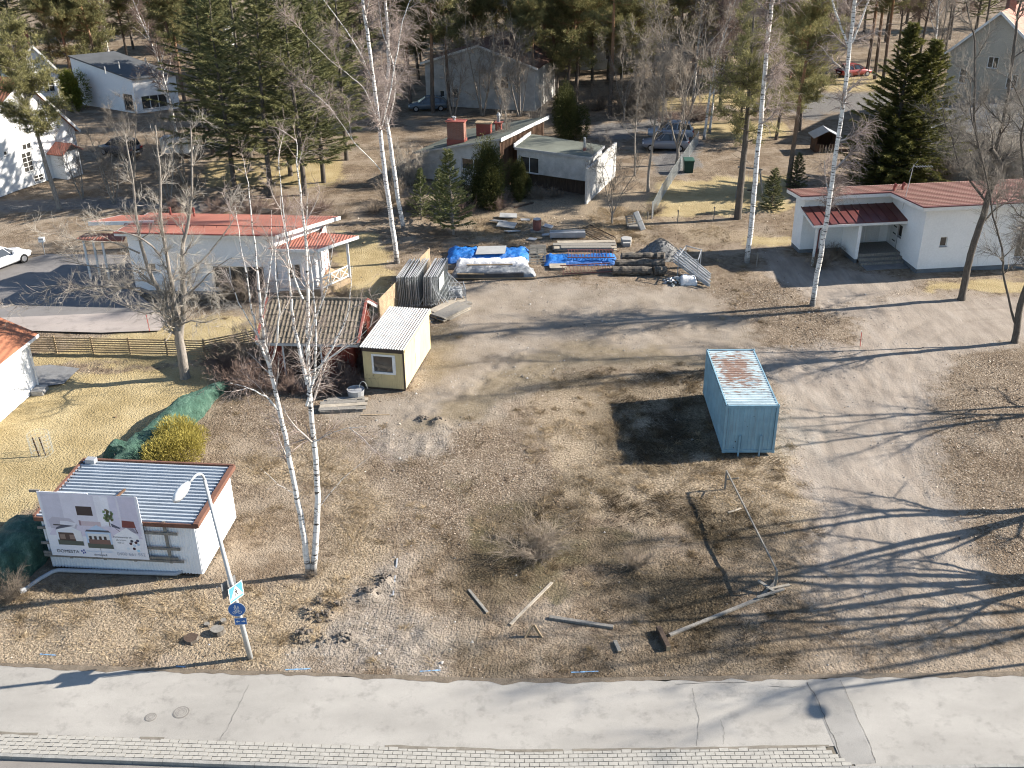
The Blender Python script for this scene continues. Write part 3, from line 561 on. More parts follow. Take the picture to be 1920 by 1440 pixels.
def bush_evergreen(seed, rad, H, n, bl=.22, bw=.09, lobes=7, upright=.5):
    """dense evergreen shrub: sprays on several lobes"""
    rs = np.random.RandomState(seed); cs = []
    for i in range(lobes):
        a = rs.uniform(0, 6.28); q = rad * rs.uniform(.1, .62); h = H * rs.uniform(.3, .8) * (1 - .35 * q / rad); cs.append((q * math.cos(a), q * math.sin(a), h, rs.uniform(.32, .55) * rad, min(h, H - h + .25 * H)))
    C, D, T = [], [], []
    for (x, y, h, r, vh) in cs:
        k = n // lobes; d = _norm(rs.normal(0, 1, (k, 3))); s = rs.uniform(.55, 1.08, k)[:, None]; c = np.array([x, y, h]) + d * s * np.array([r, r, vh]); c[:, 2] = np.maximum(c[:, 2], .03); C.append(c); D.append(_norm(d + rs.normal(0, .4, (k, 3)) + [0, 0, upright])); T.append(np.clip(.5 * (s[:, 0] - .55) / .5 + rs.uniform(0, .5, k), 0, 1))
    C = np.concatenate(C); D = np.concatenate(D); n = len(C); V, F = blades(rs, C, D, rs.uniform(.6, 1.2, n) * bl, rs.uniform(.6, 1.2, n) * bw); br = []
    for (x, y, h, r, vh) in cs: pp, r2 = poly_segs(rs, [x * .2, y * .2, -.1], [x, y, h], h, .04, 4, .05, 0, .3); br.append(tubes(pp[:-1], pp[1:], r2[:-1], r2[1:], 5))
    return join(br), (V, F, np.concatenate(T))
def twig_bush(seed, rad, H, stems=40, n2=500, n3=1600, r=.014, arch=.1, l2=.6, l3=.35, rmin=.005):
    """leafless shrub"""
    rs = np.random.RandomState(seed); L = []
    for i in range(stems):
        a = rs.uniform(0, 6.28); q = rad * .3 * rs.uniform(0, 1); o = [q * math.cos(a), q * math.sin(a), -.08]; d = [math.cos(a) * rs.uniform(.1, 1) * rad / H, math.sin(a) * rs.uniform(.1, 1) * rad / H, 1]; L.append(poly_segs(rs, o, d, H * rs.uniform(.6, 1.1), r * rs.uniform(.7, 1.3), 4, .13, -arch, .35))
    P0 = np.concatenate([s[0][:-1] for s in L]); P1 = np.concatenate([s[0][1:] for s in L]); A = np.concatenate([s[1][:-1] for s in L]); B = np.concatenate([s[1][1:] for s in L]); seg = (P0, P1, A, B)
    c = children(rs, seg, n2, 0, .6, l2, .1, .7); s2 = twig_segs(rs, c[0], c[1], c[2], np.maximum(c[3], rmin), 2, -.05, .2); c = children(rs, s2, n3, 0, .7, l3, .05, .8); s3 = twig_segs(rs, c[0], c[1], c[2], np.maximum(c[3], rmin * .8), 1); return tubes(*seg, n=4), join([tubes(*s2), tubes(*s3)])
def put(name, label, cat, loc, parts, group=None, rot=0.0, sc=1.0, names=('trunk', 'crown')):
    t = thing(name, label, cat, (loc[0], loc[1], (loc[2] if len(loc) > 2 else 0)), rot, group); t.scale = (sc,) * 3 if not hasattr(sc, '__len__') else sc
    for me, nm in zip(parts, names): link(me, nm, t)
    return t
def conifer(name, gen, mats):
    a, b = gen; return npmesh(name + '_trunk', a[0], a[1], mats[0], True), npmesh(name + '_needles', b[0], b[1], mats[1], False, b[2])
# ---------------------------------------------------------------- building materials
M['plaster'] = pmat('white_plaster', (.82, .82, .81), .9, .05, .6, .1, fine=.05, fscale=9); M['plaster_old'] = pmat('weathered_white_plaster', (.5, .49, .465), .9, .25, .9, .1, fine=.1)
M['white'] = pmat('white_painted_wood', (.76, .75, .72), .6, .06, 2, fine=.06); M['plinth'] = pmat('grey_plinth', (.16, .175, .19), .9); M['concrete'] = pmat('concrete', (.33, .32, .3), .9, .2, 1.2)
M['glass'] = None
def glass_mat():
    t = NT('window_glass'); c = t.ramp(t.noise(.7, 3, .5), [(.35, (.028, .028, .028)), (.65, (.075, .07, .062))]); return t.finish(c, .06, .9)
M['glass'] = glass_mat()
def roof_mat(name, c, wx, wy, k=.35):
    """profiled metal sheet: fine ribs along y' and step rows along x' (object space)"""
    t = NT(name); p = t.n('ShaderNodeTexCoord').outputs['Object']; sp = t.n('ShaderNodeSeparateXYZ'); t.l(p, sp.inputs[0])
    a = t.math('SINE', t.math('MULTIPLY', sp.outputs[0], 6.283 / wx)); b = t.math('FRACT', t.math('MULTIPLY', sp.outputs[1], 1 / wy))
    n = t.ramp(t.noise(.6, 5, .65), [(.3, vary(c, .82)), (.7, vary(c, 1.15))]); g = t.ramp(t.noise(9, 4, .7), [(.25, .78), (.7, 1)]); col = t.mix(1, n, g, 'MULTIPLY')
    h = t.math('ADD', t.math('MULTIPLY', a, .4), t.math('MULTIPLY', b, .8)); return t.finish(col, .75, .15, 0, h, .7, .05)
M['redroof'] = roof_mat('red_metal_tile', (.39, .155, .112), .19, .36); M['redroof2'] = roof_mat('brick_red_metal_tile', (.34, .215, .17), .19, .36); M['orangeroof'] = roof_mat('orange_roof', (.36, .15, .085), .3, 40); M['pinkroof'] = roof_mat('pale_red_roof', (.5, .25, .19), .2, .36)
M['rowshade'] = pmat('tile_step_shade', (.19, .085, .068), .8); M['darkred'] = pmat('dark_red_metal', (.13, .04, .036), .45, .12, 1.5, .4); M['felt'] = pmat('grey_green_roofing_felt', (.17, .18, .15), .95, .2, .5, .1, fine=.15); M['darkroof'] = pmat('dark_grey_roofing', (.1, .105, .11), .7, .15, .8)
M['wood_grey'] = pmat('weathered_wood', (.27, .25, .22), .9, .25, 3, .1, stretch=(4, 4, 1), fine=.2); M['wood_tan'] = pmat('raw_timber', (.38, .29, .19), .85, .2, 3, .1, fine=.18); M['wood_brown'] = pmat('brown_stained_wood', (.125, .075, .05), .8, .25, 3, .15, stretch=(3, 3, .6), fine=.2); M['wood_dark'] = pmat('dark_old_boards', (.09, .065, .05), .9, .3, 2, .1, stretch=(5, 5, .5))
M['fence_wood'] = pmat('brown_fence_boards', (.4, .3, .185), .85, .2, 2, .1, fine=.2); M['redboard'] = pmat('falun_red_boards', (.2, .05, .035), .9, .2, 2, .1, stretch=(6, 6, .7), fine=.15); M['door'] = pmat('white_door', (.7, .7, .69), .5, .04)
def brick_mat(name, c1, c2, mortar, scale=1.0):
    t = NT(name); b = t.n('ShaderNodeTexBrick'); b.inputs['Color1'].default_value = (*c1, 1); b.inputs['Color2'].default_value = (*c2, 1); b.inputs['Mortar'].default_value = (*mortar, 1); b.inputs['Scale'].default_value = scale; b.inputs['Brick Width'].default_value = .26; b.inputs['Row Height'].default_value = .08; b.inputs['Mortar Size'].default_value = .01
    p = t.n('ShaderNodeTexCoord').outputs['Object']; sp = t.n('ShaderNodeSeparateXYZ'); t.l(p, sp.inputs[0]); cb = t.n('ShaderNodeCombineXYZ'); t.l(t.math('ADD', sp.outputs[0], sp.outputs[1]), cb.inputs[0]); t.l(sp.outputs[2], cb.inputs[1]); t.l(cb.outputs[0], b.inputs['Vector']); return t.finish(b.outputs[0], .9, .1)
M['brick'] = brick_mat('red_brick', (.22, .085, .06), (.28, .115, .08), (.24, .2, .17)); M['redmetal'] = pmat('red_sheet_metal', (.3, .09, .07), .6, .12, 2); M['steel'] = pmat('galvanised_steel', (.42, .43, .44), .5, .15, 2, .5, .3); M['beige'] = pmat('beige_render', (.5, .45, .37), .95, .08, .5)
M['greywall'] = pmat('grey_render', (.33, .33, .33), .95, .12, .5); M['corrwhite'] = pmat('white_profiled_sheet', (.72, .72, .7), .6, .05, .8, .3, fine=.05)

# ---------------------------------------------------------------- wall with real openings
class Wall:
    """vertical wall from A to B seen from outside (A on the left); openings are cut and get a reveal, frame and panes"""
    def __init__(s, A, B, z0, zA, zB=None, root=None):
        s.A = Vector((A[0], A[1], 0)); s.u = (Vector((B[0], B[1], 0)) - s.A); s.L = s.u.length; s.u.normalize(); s.n = Vector((s.u.y, -s.u.x, 0)); s.z0 = z0; s.zA = zA; s.zB = zA if zB is None else zB; s.root = root; s.holes = []
    def pt(s, x, z, d=0): return s.A + s.u * x + s.n * d + Vector((0, 0, z))
    def hit(s, px, py):
        d = CM.T @ np.array([(px - 960) / FPX, -(py - 720) / FPX, 1.0]); n = np.array(s.n); a = np.array(s.A); t = ((a - np.array([0, 0, CAMH])) @ n) / (d @ n); p = np.array([0, 0, CAMH]) + d * t
        return float((p - a) @ np.array(s.u)), float(p[2])
    def top(s, x): return s.zA + (s.zB - s.zA) * x / s.L
    def faces(s, mb, mi=0, rev=.13):
        xs = sorted({0, s.L, *[h[0] for h in s.holes], *[h[1] for h in s.holes]}); zs = sorted({s.z0, *[h[2] for h in s.holes], *[h[3] for h in s.holes]})
        for i in range(len(xs) - 1):
            x0, x1 = xs[i], xs[i + 1]
            for j in range(len(zs)):
                za = zs[j]; zb = zs[j + 1] if j + 1 < len(zs) else None
                if zb is not None and any(h[0] - 1e-6 <= x0 and x1 <= h[1] + 1e-6 and h[2] - 1e-6 <= za and zb <= h[3] + 1e-6 for h in s.holes): continue
                mb.poly([s.pt(x0, za), s.pt(x1, za), s.pt(x1, s.top(x1) if zb is None else zb), s.pt(x0, s.top(x0) if zb is None else zb)], mi)
        for (x0, x1, a, b) in s.holes:
            for p, q in (((x0, a), (x1, a)), ((x1, a), (x1, b)), ((x1, b), (x0, b)), ((x0, b), (x0, a))): mb.poly([s.pt(*p), s.pt(*q), s.pt(*q, -rev), s.pt(*p, -rev)], mi)
        return mb
    def window(s, x0, x1, z0, z1, nx=1, nz=1, fw=.07, frame='white', rev=.13, cut=True, sill=True, parent=None, name='window'):
        """frame bars + panes; local geometry shifted to the root"""
        if cut: s.holes.append((x0, x1, z0, z1))
        d = -rev + .05 if cut else .03; m = MB(); sh = Vector(s.root.location)
        def bar(a, b, c, e): 
            P = [s.pt(a, c, d) - sh, s.pt(b, c, d) - sh, s.pt(b, e, d) - sh, s.pt(a, e, d) - sh]; Q = [p - s.n * .05 for p in P]; n = len(m.v); m.v.extend([tuple(p) for p in P + Q]); m.f.extend([(n, n + 1, n + 2, n + 3), (n, n + 4, n + 5, n + 1), (n + 1, n + 5, n + 6, n + 2), (n + 2, n + 6, n + 7, n + 3), (n + 3, n + 7, n + 4, n)]); m.m.extend([0] * 5)
        bar(x0, x1, z0, z0 + fw); bar(x0, x1, z1 - fw, z1); bar(x0, x0 + fw, z0 + fw, z1 - fw); bar(x1 - fw, x1, z0 + fw, z1 - fw); W = (x1 - x0 - fw) / nx; Hh = (z1 - z0 - fw) / nz
        for i in range(1, nx): bar(x0 + i * W, x0 + i * W + fw, z0 + fw, z1 - fw)
        for k in range(nx):
            for i in range(1, nz): bar(x0 + k * W + fw, x0 + (k + 1) * W, z0 + i * Hh + fw * .25, z0 + i * Hh + fw * .8)
        o = m.build(name, M[frame], s.root)
        for k in range(nx):
            g = MB(); a, b = x0 + k * W + fw * .8, x0 + (k + 1) * W + fw * .2; g.poly([s.pt(a, z0 + fw * .8, d - .03) - sh, s.pt(b, z0 + fw * .8, d - .03) - sh, s.pt(b, z1 - fw * .8, d - .03) - sh, s.pt(a, z1 - fw * .8, d - .03) - sh]); g.build('pane', M['glass'], o)
        if sill and cut:
            g = MB(); P = [s.pt(x0 - .04, z0, -.05) - sh, s.pt(x1 + .04, z0, -.05) - sh, s.pt(x1 + .04, z0 - .02, .06) - sh, s.pt(x0 - .04, z0 - .02, .06) - sh]; g.slab([(p.x, p.y, p.z + .02) for p in P], .02); g.build('sill', M['steel'], o)
        return o
    def pxwin(s, a, b, **k):
        """opening from two opposite corners read off the survey"""
        x0, z0 = s.hit(*a); x1, z1 = s.hit(*b); return s.window(min(x0, x1), max(x0, x1), min(z0, z1), max(z0, z1), **k)
def shift(mb, root): 
    l = root.location; mb.v = [(p[0] - l[0], p[1] - l[1], p[2] - l[2]) for p in mb.v]; return mb
def W_(mb, name, mats, root, **k): return shift(mb, root).build(name, mats, root, **k)
def fascia(mb, pts, h, t=.04, mi=0):
    for i in range(len(pts) - 1):
        a, b = Vector(pts[i]), Vector(pts[i + 1]); d = (b - a); n = Vector((d.y, -d.x, 0)).normalized() * t; n0 = len(mb.v)
        mb.v.extend([tuple(a), tuple(b), tuple(b - Vector((0, 0, h))), tuple(a - Vector((0, 0, h))), tuple(a + n), tuple(b + n), tuple(b + n - Vector((0, 0, h))), tuple(a + n - Vector((0, 0, h)))])
        for q in ((4, 7, 6, 5), (0, 4, 5, 1), (3, 2, 6, 7), (0, 3, 7, 4), (1, 5, 6, 2), (0, 1, 2, 3)): mb.f.append(tuple(n0 + i for i in q)); mb.m.append(mi)
    return mb

# ---------------------------------------------------------------- right white house
def right_house():
    K = Vector((27.03, 65.16, 0)); th = R(6.5); u = Vector((math.cos(th), math.sin(th), 0)); v = Vector((-math.sin(th), math.cos(th), 0))
    def q(a, b, z=0): p = K + u * a + v * b; return Vector((p.x, p.y, z))
    t = thing('white_house', 'white rendered bungalow with brownish red tiled roof and dark red entrance canopy', 'house', K)
    rz = lambda b: 4.62 - .088 * (b + .5)
    mb = MB(); pl = MB()
    fB = Wall(q(0, 0), q(14, 0), .3, rz(0), root=t); lB = Wall(q(0, 4.8), q(0, 0), .3, rz(4.8), rz(0), t); fA = Wall(q(-6.3, 4.8), q(0, 4.8), .3, rz(4.8), root=t); lA = Wall(q(-6.3, 6.4), q(-6.3, 4.8), .3, rz(6.4), rz(4.8), t); bk = Wall(q(14, 6.4), q(-6.3, 6.4), .3, rz(6.4), root=t); rB = Wall(q(14, 0), q(14, 6.4), .3, rz(0), rz(6.4), t)
    fB.pxwin((1761, 463), (1778, 444), nx=1, fw=.05); fB.pxwin((1900, 484), (1945, 439), nx=2); fB.window(11.2, 12.6, 1.3, 2.7, nx=2)
    lB.pxwin((1681, 441), (1693, 425), nx=1, fw=.05)
    for wl_ in (fB, lB, fA, lA, bk, rB): wl_.faces(mb)
    W_(mb, 'wall', M['plaster'], t)
    for a, b in ((q(0, 0), q(14, 0)), (q(0, 4.8), q(0, 0)), (q(-6.3, 4.8), q(0, 4.8)), (q(-6.3, 6.4), q(-6.3, 4.8))):
        d = (b - a).normalized(); n = Vector((d.y, -d.x, 0)) * -.03; pl.poly([a + n - Vector((0, 0, .2)), b + n - Vector((0, 0, .2)), b + n + Vector((0, 0, .31)), a + n + Vector((0, 0, .31))])
    W_(pl, 'plinth', M['plinth'], t)
    o_ = [q(-6.9, 6.7), q(-6.9, 4.1), q(-.55, 4.1), q(-.55, -.55), q(14.5, -.55), q(14.5, 6.7)]; bs = [6.7, 4.1, 4.1, -.55, -.55, 6.7]; top = [(p.x, p.y, rz(b) + .12) for p, b in zip(o_, bs)]
    r = MB(); r.slab(top[1:2] + top[2:3] + [tuple(q(-.55, 6.7, rz(6.7) + .12)), top[0]], .06); r.slab([top[3], top[4], top[5], tuple(q(-.55, 6.7, rz(6.7) + .12))], .06); ro = W_(r, 'roof', M['redroof2'], t)
    # each sheet row as a raised step, its shade painted in darker red
    rr = MB()
    for k in range(22):
        b = -.5 + k * .38
        if b > 6.6: break
        a0 = -.55 if b < 4.1 else -6.9; rr.beam(q(a0, b, rz(b) + .135), q(14.5, b, rz(b) + .135), .12, .032)
    W_(rr, 'tile_rows', M['rowshade'], t)
    f = MB(); fascia(f, [(p[0], p[1], p[2] - .0) for p in (top[0], top[1], top[2], top[3], top[4])], .24); W_(f, 'fascia', M['white'], t)
    g = MB(); gp = [Vector(p) for p in top[0:5]]; 
    for i in range(4): g.beam(gp[i] + Vector((0, 0, .03)), gp[i + 1] + Vector((0, 0, .03)), .1, .07)
    W_(g, 'gutter', M['darkred'], t)
    # canopy
    c = MB(); ct = [q(-6.55, 2.25, 2.95), q(.0, 2.25, 2.95), q(-.03, 4.75, 3.42), q(-6.55, 4.75, 3.42)]; c.slab(ct, .05); co_ = W_(c, 'canopy', M['darkred'], t)
    s = MB(); [s.beam(ct[0].lerp(ct[1], i / 11) + Vector((0, 0, .02)), ct[3].lerp(ct[2], i / 11) + Vector((0, 0, .02)), .03, .05) for i in range(12)]; W_(s, 'standing_seam', M['darkred'], co_ if False else t)
    s = MB(); fascia(s, [ct[3] - Vector((0, 0, .05)), ct[0] - Vector((0, 0, .05)), ct[1] - Vector((0, 0, .05))], .16); W_(s, 'canopy_fascia', M['white'], t)
    s = MB(); s.beam(q(-6.2, 2.5, -.1), q(-6.2, 2.5, 2.85), .14); W_(s, 'post', M['white'], t)
    s = MB(); s.tube([q(-5.95, 2.25, 2.85), q(-6.05, 2.4, 2.5), q(-6.06, 2.42, .1)], .05, 6); W_(s, 'downpipe', M['darkred'], t)
    s = MB(); a, b = q(-3.3, 2.4), q(-3.1, 4.78); s.poly([q(-3.3, 4.79, .3), q(-3.3, 2.4, .3), q(-3.3, 2.4, 2.86), q(-3.3, 4.79, 3.3)]).poly([q(-3.3, 2.4, .3), q(-3.08, 2.4, .3), q(-3.08, 2.4, 2.86), q(-3.3, 2.4, 2.86)]).poly([q(-3.08, 2.4, .3), q(-3.08, 4.79, .3), q(-3.08, 4.79, 3.3), q(-3.08, 2.4, 2.86)]); W_(s, 'porch_wall', M['plaster'], t)
    s = MB(); s.poly([q(-3.27, 4.79, -.1), q(-3.27, 2.43, -.1), q(-3.27, 2.43, .31), q(-3.27, 4.79, .31)]).poly([q(-3.27, 2.43, -.1), q(-3.1, 2.43, -.1), q(-3.1, 2.43, .31), q(-3.27, 2.43, .31)]); W_(s, 'porch_plinth', M['plinth'], t)
    for k, (b, z) in enumerate(((2.5, .62), (2.15, .42), (1.8, .22))):
        s = MB(); s.slab([q(-3.05, b, z), q(-.03, b, z), q(-.03, b + (2.2 if k == 0 else .4), z), q(-3.05, b + (2.2 if k == 0 else .4), z)], .2 if k else .3); W_(s, 'step', M['wood_grey'], t)
    s = MB(); s.slab([q(-3.0, .9, .06), q(-.05, .9, .06), q(-.05, 1.8, .06), q(-3.0, 1.8, .06)], .05); W_(s, 'paving', M['slab'], t)
    # doors: leaf with four slots in the side wall, plain pair in the back of the niche
    dw = lambda b, z, d: q(-d, b, z)
    s = MB(); s.poly([dw(4.35, .65, .03), dw(3.25, .65, .03), dw(3.25, 2.8, .03), dw(4.35, 2.8, .03)]); d_ = W_(s, 'door', M['door'], t)
    s = MB(); s.poly([dw(3.22, .62, .05), dw(3.17, .62, .05), dw(3.17, 2.85, .05), dw(3.22, 2.85, .05)]); W_(s, 'door_seal', M['darkroof'], d_) if False else W_(s, 'door_seal', M['darkroof'], t)
    for z in (1.0, 1.5, 2.0, 2.45):
        s = MB(); s.poly([dw(3.95, z, .035), dw(3.5, z, .035), dw(3.5, z + .1, .035), dw(3.95, z + .1, .035)]); W_(s, 'door_light', M['glass'], t)
    for a in (-2.7, -1.6):
        s = MB(); s.box(0, 1.0, 0, .02, 0, 2.2); o = s.build('door_panel', M['door'], t); p = q(a, 4.76, .64) - K; o.location = p; o.rotation_euler = (0, 0, th)
    for (px, py) in ((1676, 358), (1692, 356)):
        p = at(px, py, 4.25); s = MB(); s.tube([p - Vector((0, 0, .1)), p + Vector((0, 0, .35))], .09, 8); s.tube([p + Vector((0, 0, .33)), p + Vector((.1, 0, .5))], .12, 8); W_(s, 'vent', M['redmetal'], t)
    an = thing('antenna', 'tv antenna on thin mast rising above the brownish red roof', 'antenna', at(1695, 375, 4.3)); s = MB(); s.tube([(0, 0, -.6), (.25, 0, 2.4)], .025, 5); s.build('mast', M['steel'], an); s = MB(); s.beam((.2, 0, 2.3), (1.6, .1, 2.2), .02)
    for k in range(7): s.beam((.4 + k * .18, -.3 + .02 * k, 2.28), (.4 + k * .18, .3, 2.28), .012)
    s.beam((.0, .0, 1.9), (.5, 0, 2.7), .015); s.build('aerial', M['steel'], an)
right_house()

# ---------------------------------------------------------------- left white house
def left_house():
    A, B = Vector((-24.3, 63.1, 0)), Vector((-14.9, 62.4, 0)); C, D = Vector((-12.4, 67.4, 0)), Vector((-24.2, 69.0, 0)); E = Vector((-12.5, 62.75, 0))
    t = thing('white_house', 'white bungalow with bright red roofs, wooden porch and a carport beside the drive', 'house', A); mb = MB()
    f = Wall(A, B, .25, 4.12, root=t); l = Wall(D, A, .25, 3.3, 4.12, t); b_ = Wall(C, D, .25, 3.3, root=t); r = Wall(B, C, 3.0, 4.12, 3.3, t); low = Wall(B + Vector((0.01, .12, 0)), E, .25, 3.2, root=t); lr = Wall(E, C, .25, 3.2, 3.2, t)
    f.pxwin((279, 511), (291, 494), nx=1); f.pxwin((402, 541), (494, 500), nx=3); low.pxwin((541, 526), (563, 495), nx=2); lr.window(1.2, 2.2, .9, 2.4)
    for q in (f, l, b_, r, low, lr): q.faces(mb)
    W_(mb, 'wall', M['plaster'], t)
    s = MB()
    for a, b in ((A, B), (D, A), (B, E), (E, C)):
        d = (b - a).normalized(); n = Vector((d.y, -d.x, 0)) * -.03; s.poly([a + n - Vector((0, 0, .2)), b + n - Vector((0, 0, .2)), b + n + Vector((0, 0, .27)), a + n + Vector((0, 0, .27))])
    W_(s, 'plinth', M['plinth'], t)
    top = [(-24.9, 62.75, 4.3), (-14.55, 61.85, 4.3), (-11.55, 68.2, 3.42), (-24.9, 69.4, 3.42)]
    s = MB(); s.slab(top, .07); W_(s, 'roof', M['redroof'], t); s = MB(); fascia(s, [top[3], top[0], top[1], top[2]], .24); W_(s, 'fascia', M['white'], t)
    s = MB(); s.beam(Vector(top[0]) + Vector((0, -.08, .0)), Vector(top[1]) + Vector((0, -.08, .0)), .1, .08); W_(s, 'gutter', M['redmetal'], t)
    s = MB(); s.beam(Vector(top[0]).lerp(Vector(top[3]), .3) + Vector((0, 0, .15)), Vector(top[1]).lerp(Vector(top[2]), .3) + Vector((0, 0, .15)), .05, .05)
    for k in range(14): p = Vector(top[0]).lerp(Vector(top[3]), .3).lerp(Vector(top[1]).lerp(Vector(top[2]), .3), k / 13); s.beam(p, p + Vector((0, 0, .16)), .04)
    W_(s, 'snow_guard', M['darkred'], t)
    ex = [at(165, 416, 4.0), at(288, 413, 4.0), at(340, 403, 3.7), at(228, 403, 3.7)]; s = MB(); s.slab(ex, .06); W_(s, 'side_roof', M['redroof'], t); s = MB(); fascia(s, [ex[3], ex[0], ex[1]], .25); W_(s, 'side_fascia', M['white'], t)
    cp = [at(143, 448, 3.0), at(232, 450, 3.0), at(236, 438, 3.15), at(160, 437, 3.15)]; s = MB(); s.slab(cp, .1); W_(s, 'carport_roof', M['redroof'], t)
    for p in (cp[0] + Vector((.3, .3, 0)), cp[3] + Vector((.4, 0, 0)), at(190, 447, 3)):
        s = MB(); s.beam((p.x, p.y, -.1), (p.x, p.y, 2.95), .12); W_(s, 'carport_post', M['white'], t)
    pr = [(-15.3, 62.2, 3.3), (-12.1, 61.95, 3.3), (-9.9, 64.9, 3.16), (-13.0, 65.7, 3.16)]; s = MB(); s.slab(pr, .08); W_(s, 'porch_roof', M['redroof'], t); s = MB(); fascia(s, [pr[0], pr[1], pr[2]], .2); W_(s, 'porch_fascia', M['white'], t)
    p1, p2 = at(657, 532), at(605, 557); p3 = Vector((-14.8, 61.9, 0))
    for p in (p1, p2):
        s = MB(); s.beam((p.x, p.y, -.1), (p.x, p.y, 3.15), .15); W_(s, 'porch_post', M['white'], t)
    s = MB(); s.slab([(p3.x, p3.y, .45), (p2.x + .1, p2.y - .05, .45), (p1.x + .1, p1.y, .45), (-12.3, 66.4, .45), (E.x, E.y, .45), (B.x, B.y, .45)], .35); W_(s, 'porch_deck', M['wood_tan'], t)
    def rail(a, b, n):
        m = MB()
        for z in (.6, 1.3): m.beam((a.x, a.y, z), (b.x, b.y, z), .05, .08)
        for i in range(n):
            c, d = a.lerp(b, i / n), a.lerp(b, (i + 1) / n); m.beam((c.x, c.y, .6), (d.x, d.y, 1.3), .03, .05); m.beam((c.x, c.y, 1.3), (d.x, d.y, .6), .03, .05); m.beam((c.x, c.y, .5), (c.x, c.y, 1.35), .06)
        W_(m, 'railing', M['white'], t)
    rail(p2, p1, 3); rail(p3, p2, 3)
    s = MB(); c = at(612, 470, 1); 
    a, b = Vector((-12.15, 64.3, 0)), Vector((-12.05, 65.0, 0))
    for e in (a, b): s.beam((e.x, e.y, .5), (e.x, e.y, 3.9), .04)
    for k in range(11): s.beam((a.x, a.y, .8 + k * .29), (b.x, b.y, .8 + k * .29), .03)
    W_(s, 'wall_ladder', M['redmetal'], t)
    for px in (320, 364):
        p = at(px, 402, 3.7); s = MB(); s.tube([p - Vector((0, 0, .2)), p + Vector((0, 0, .5))], .08, 7); W_(s, 'vent', M['redmetal'], t)
left_house()

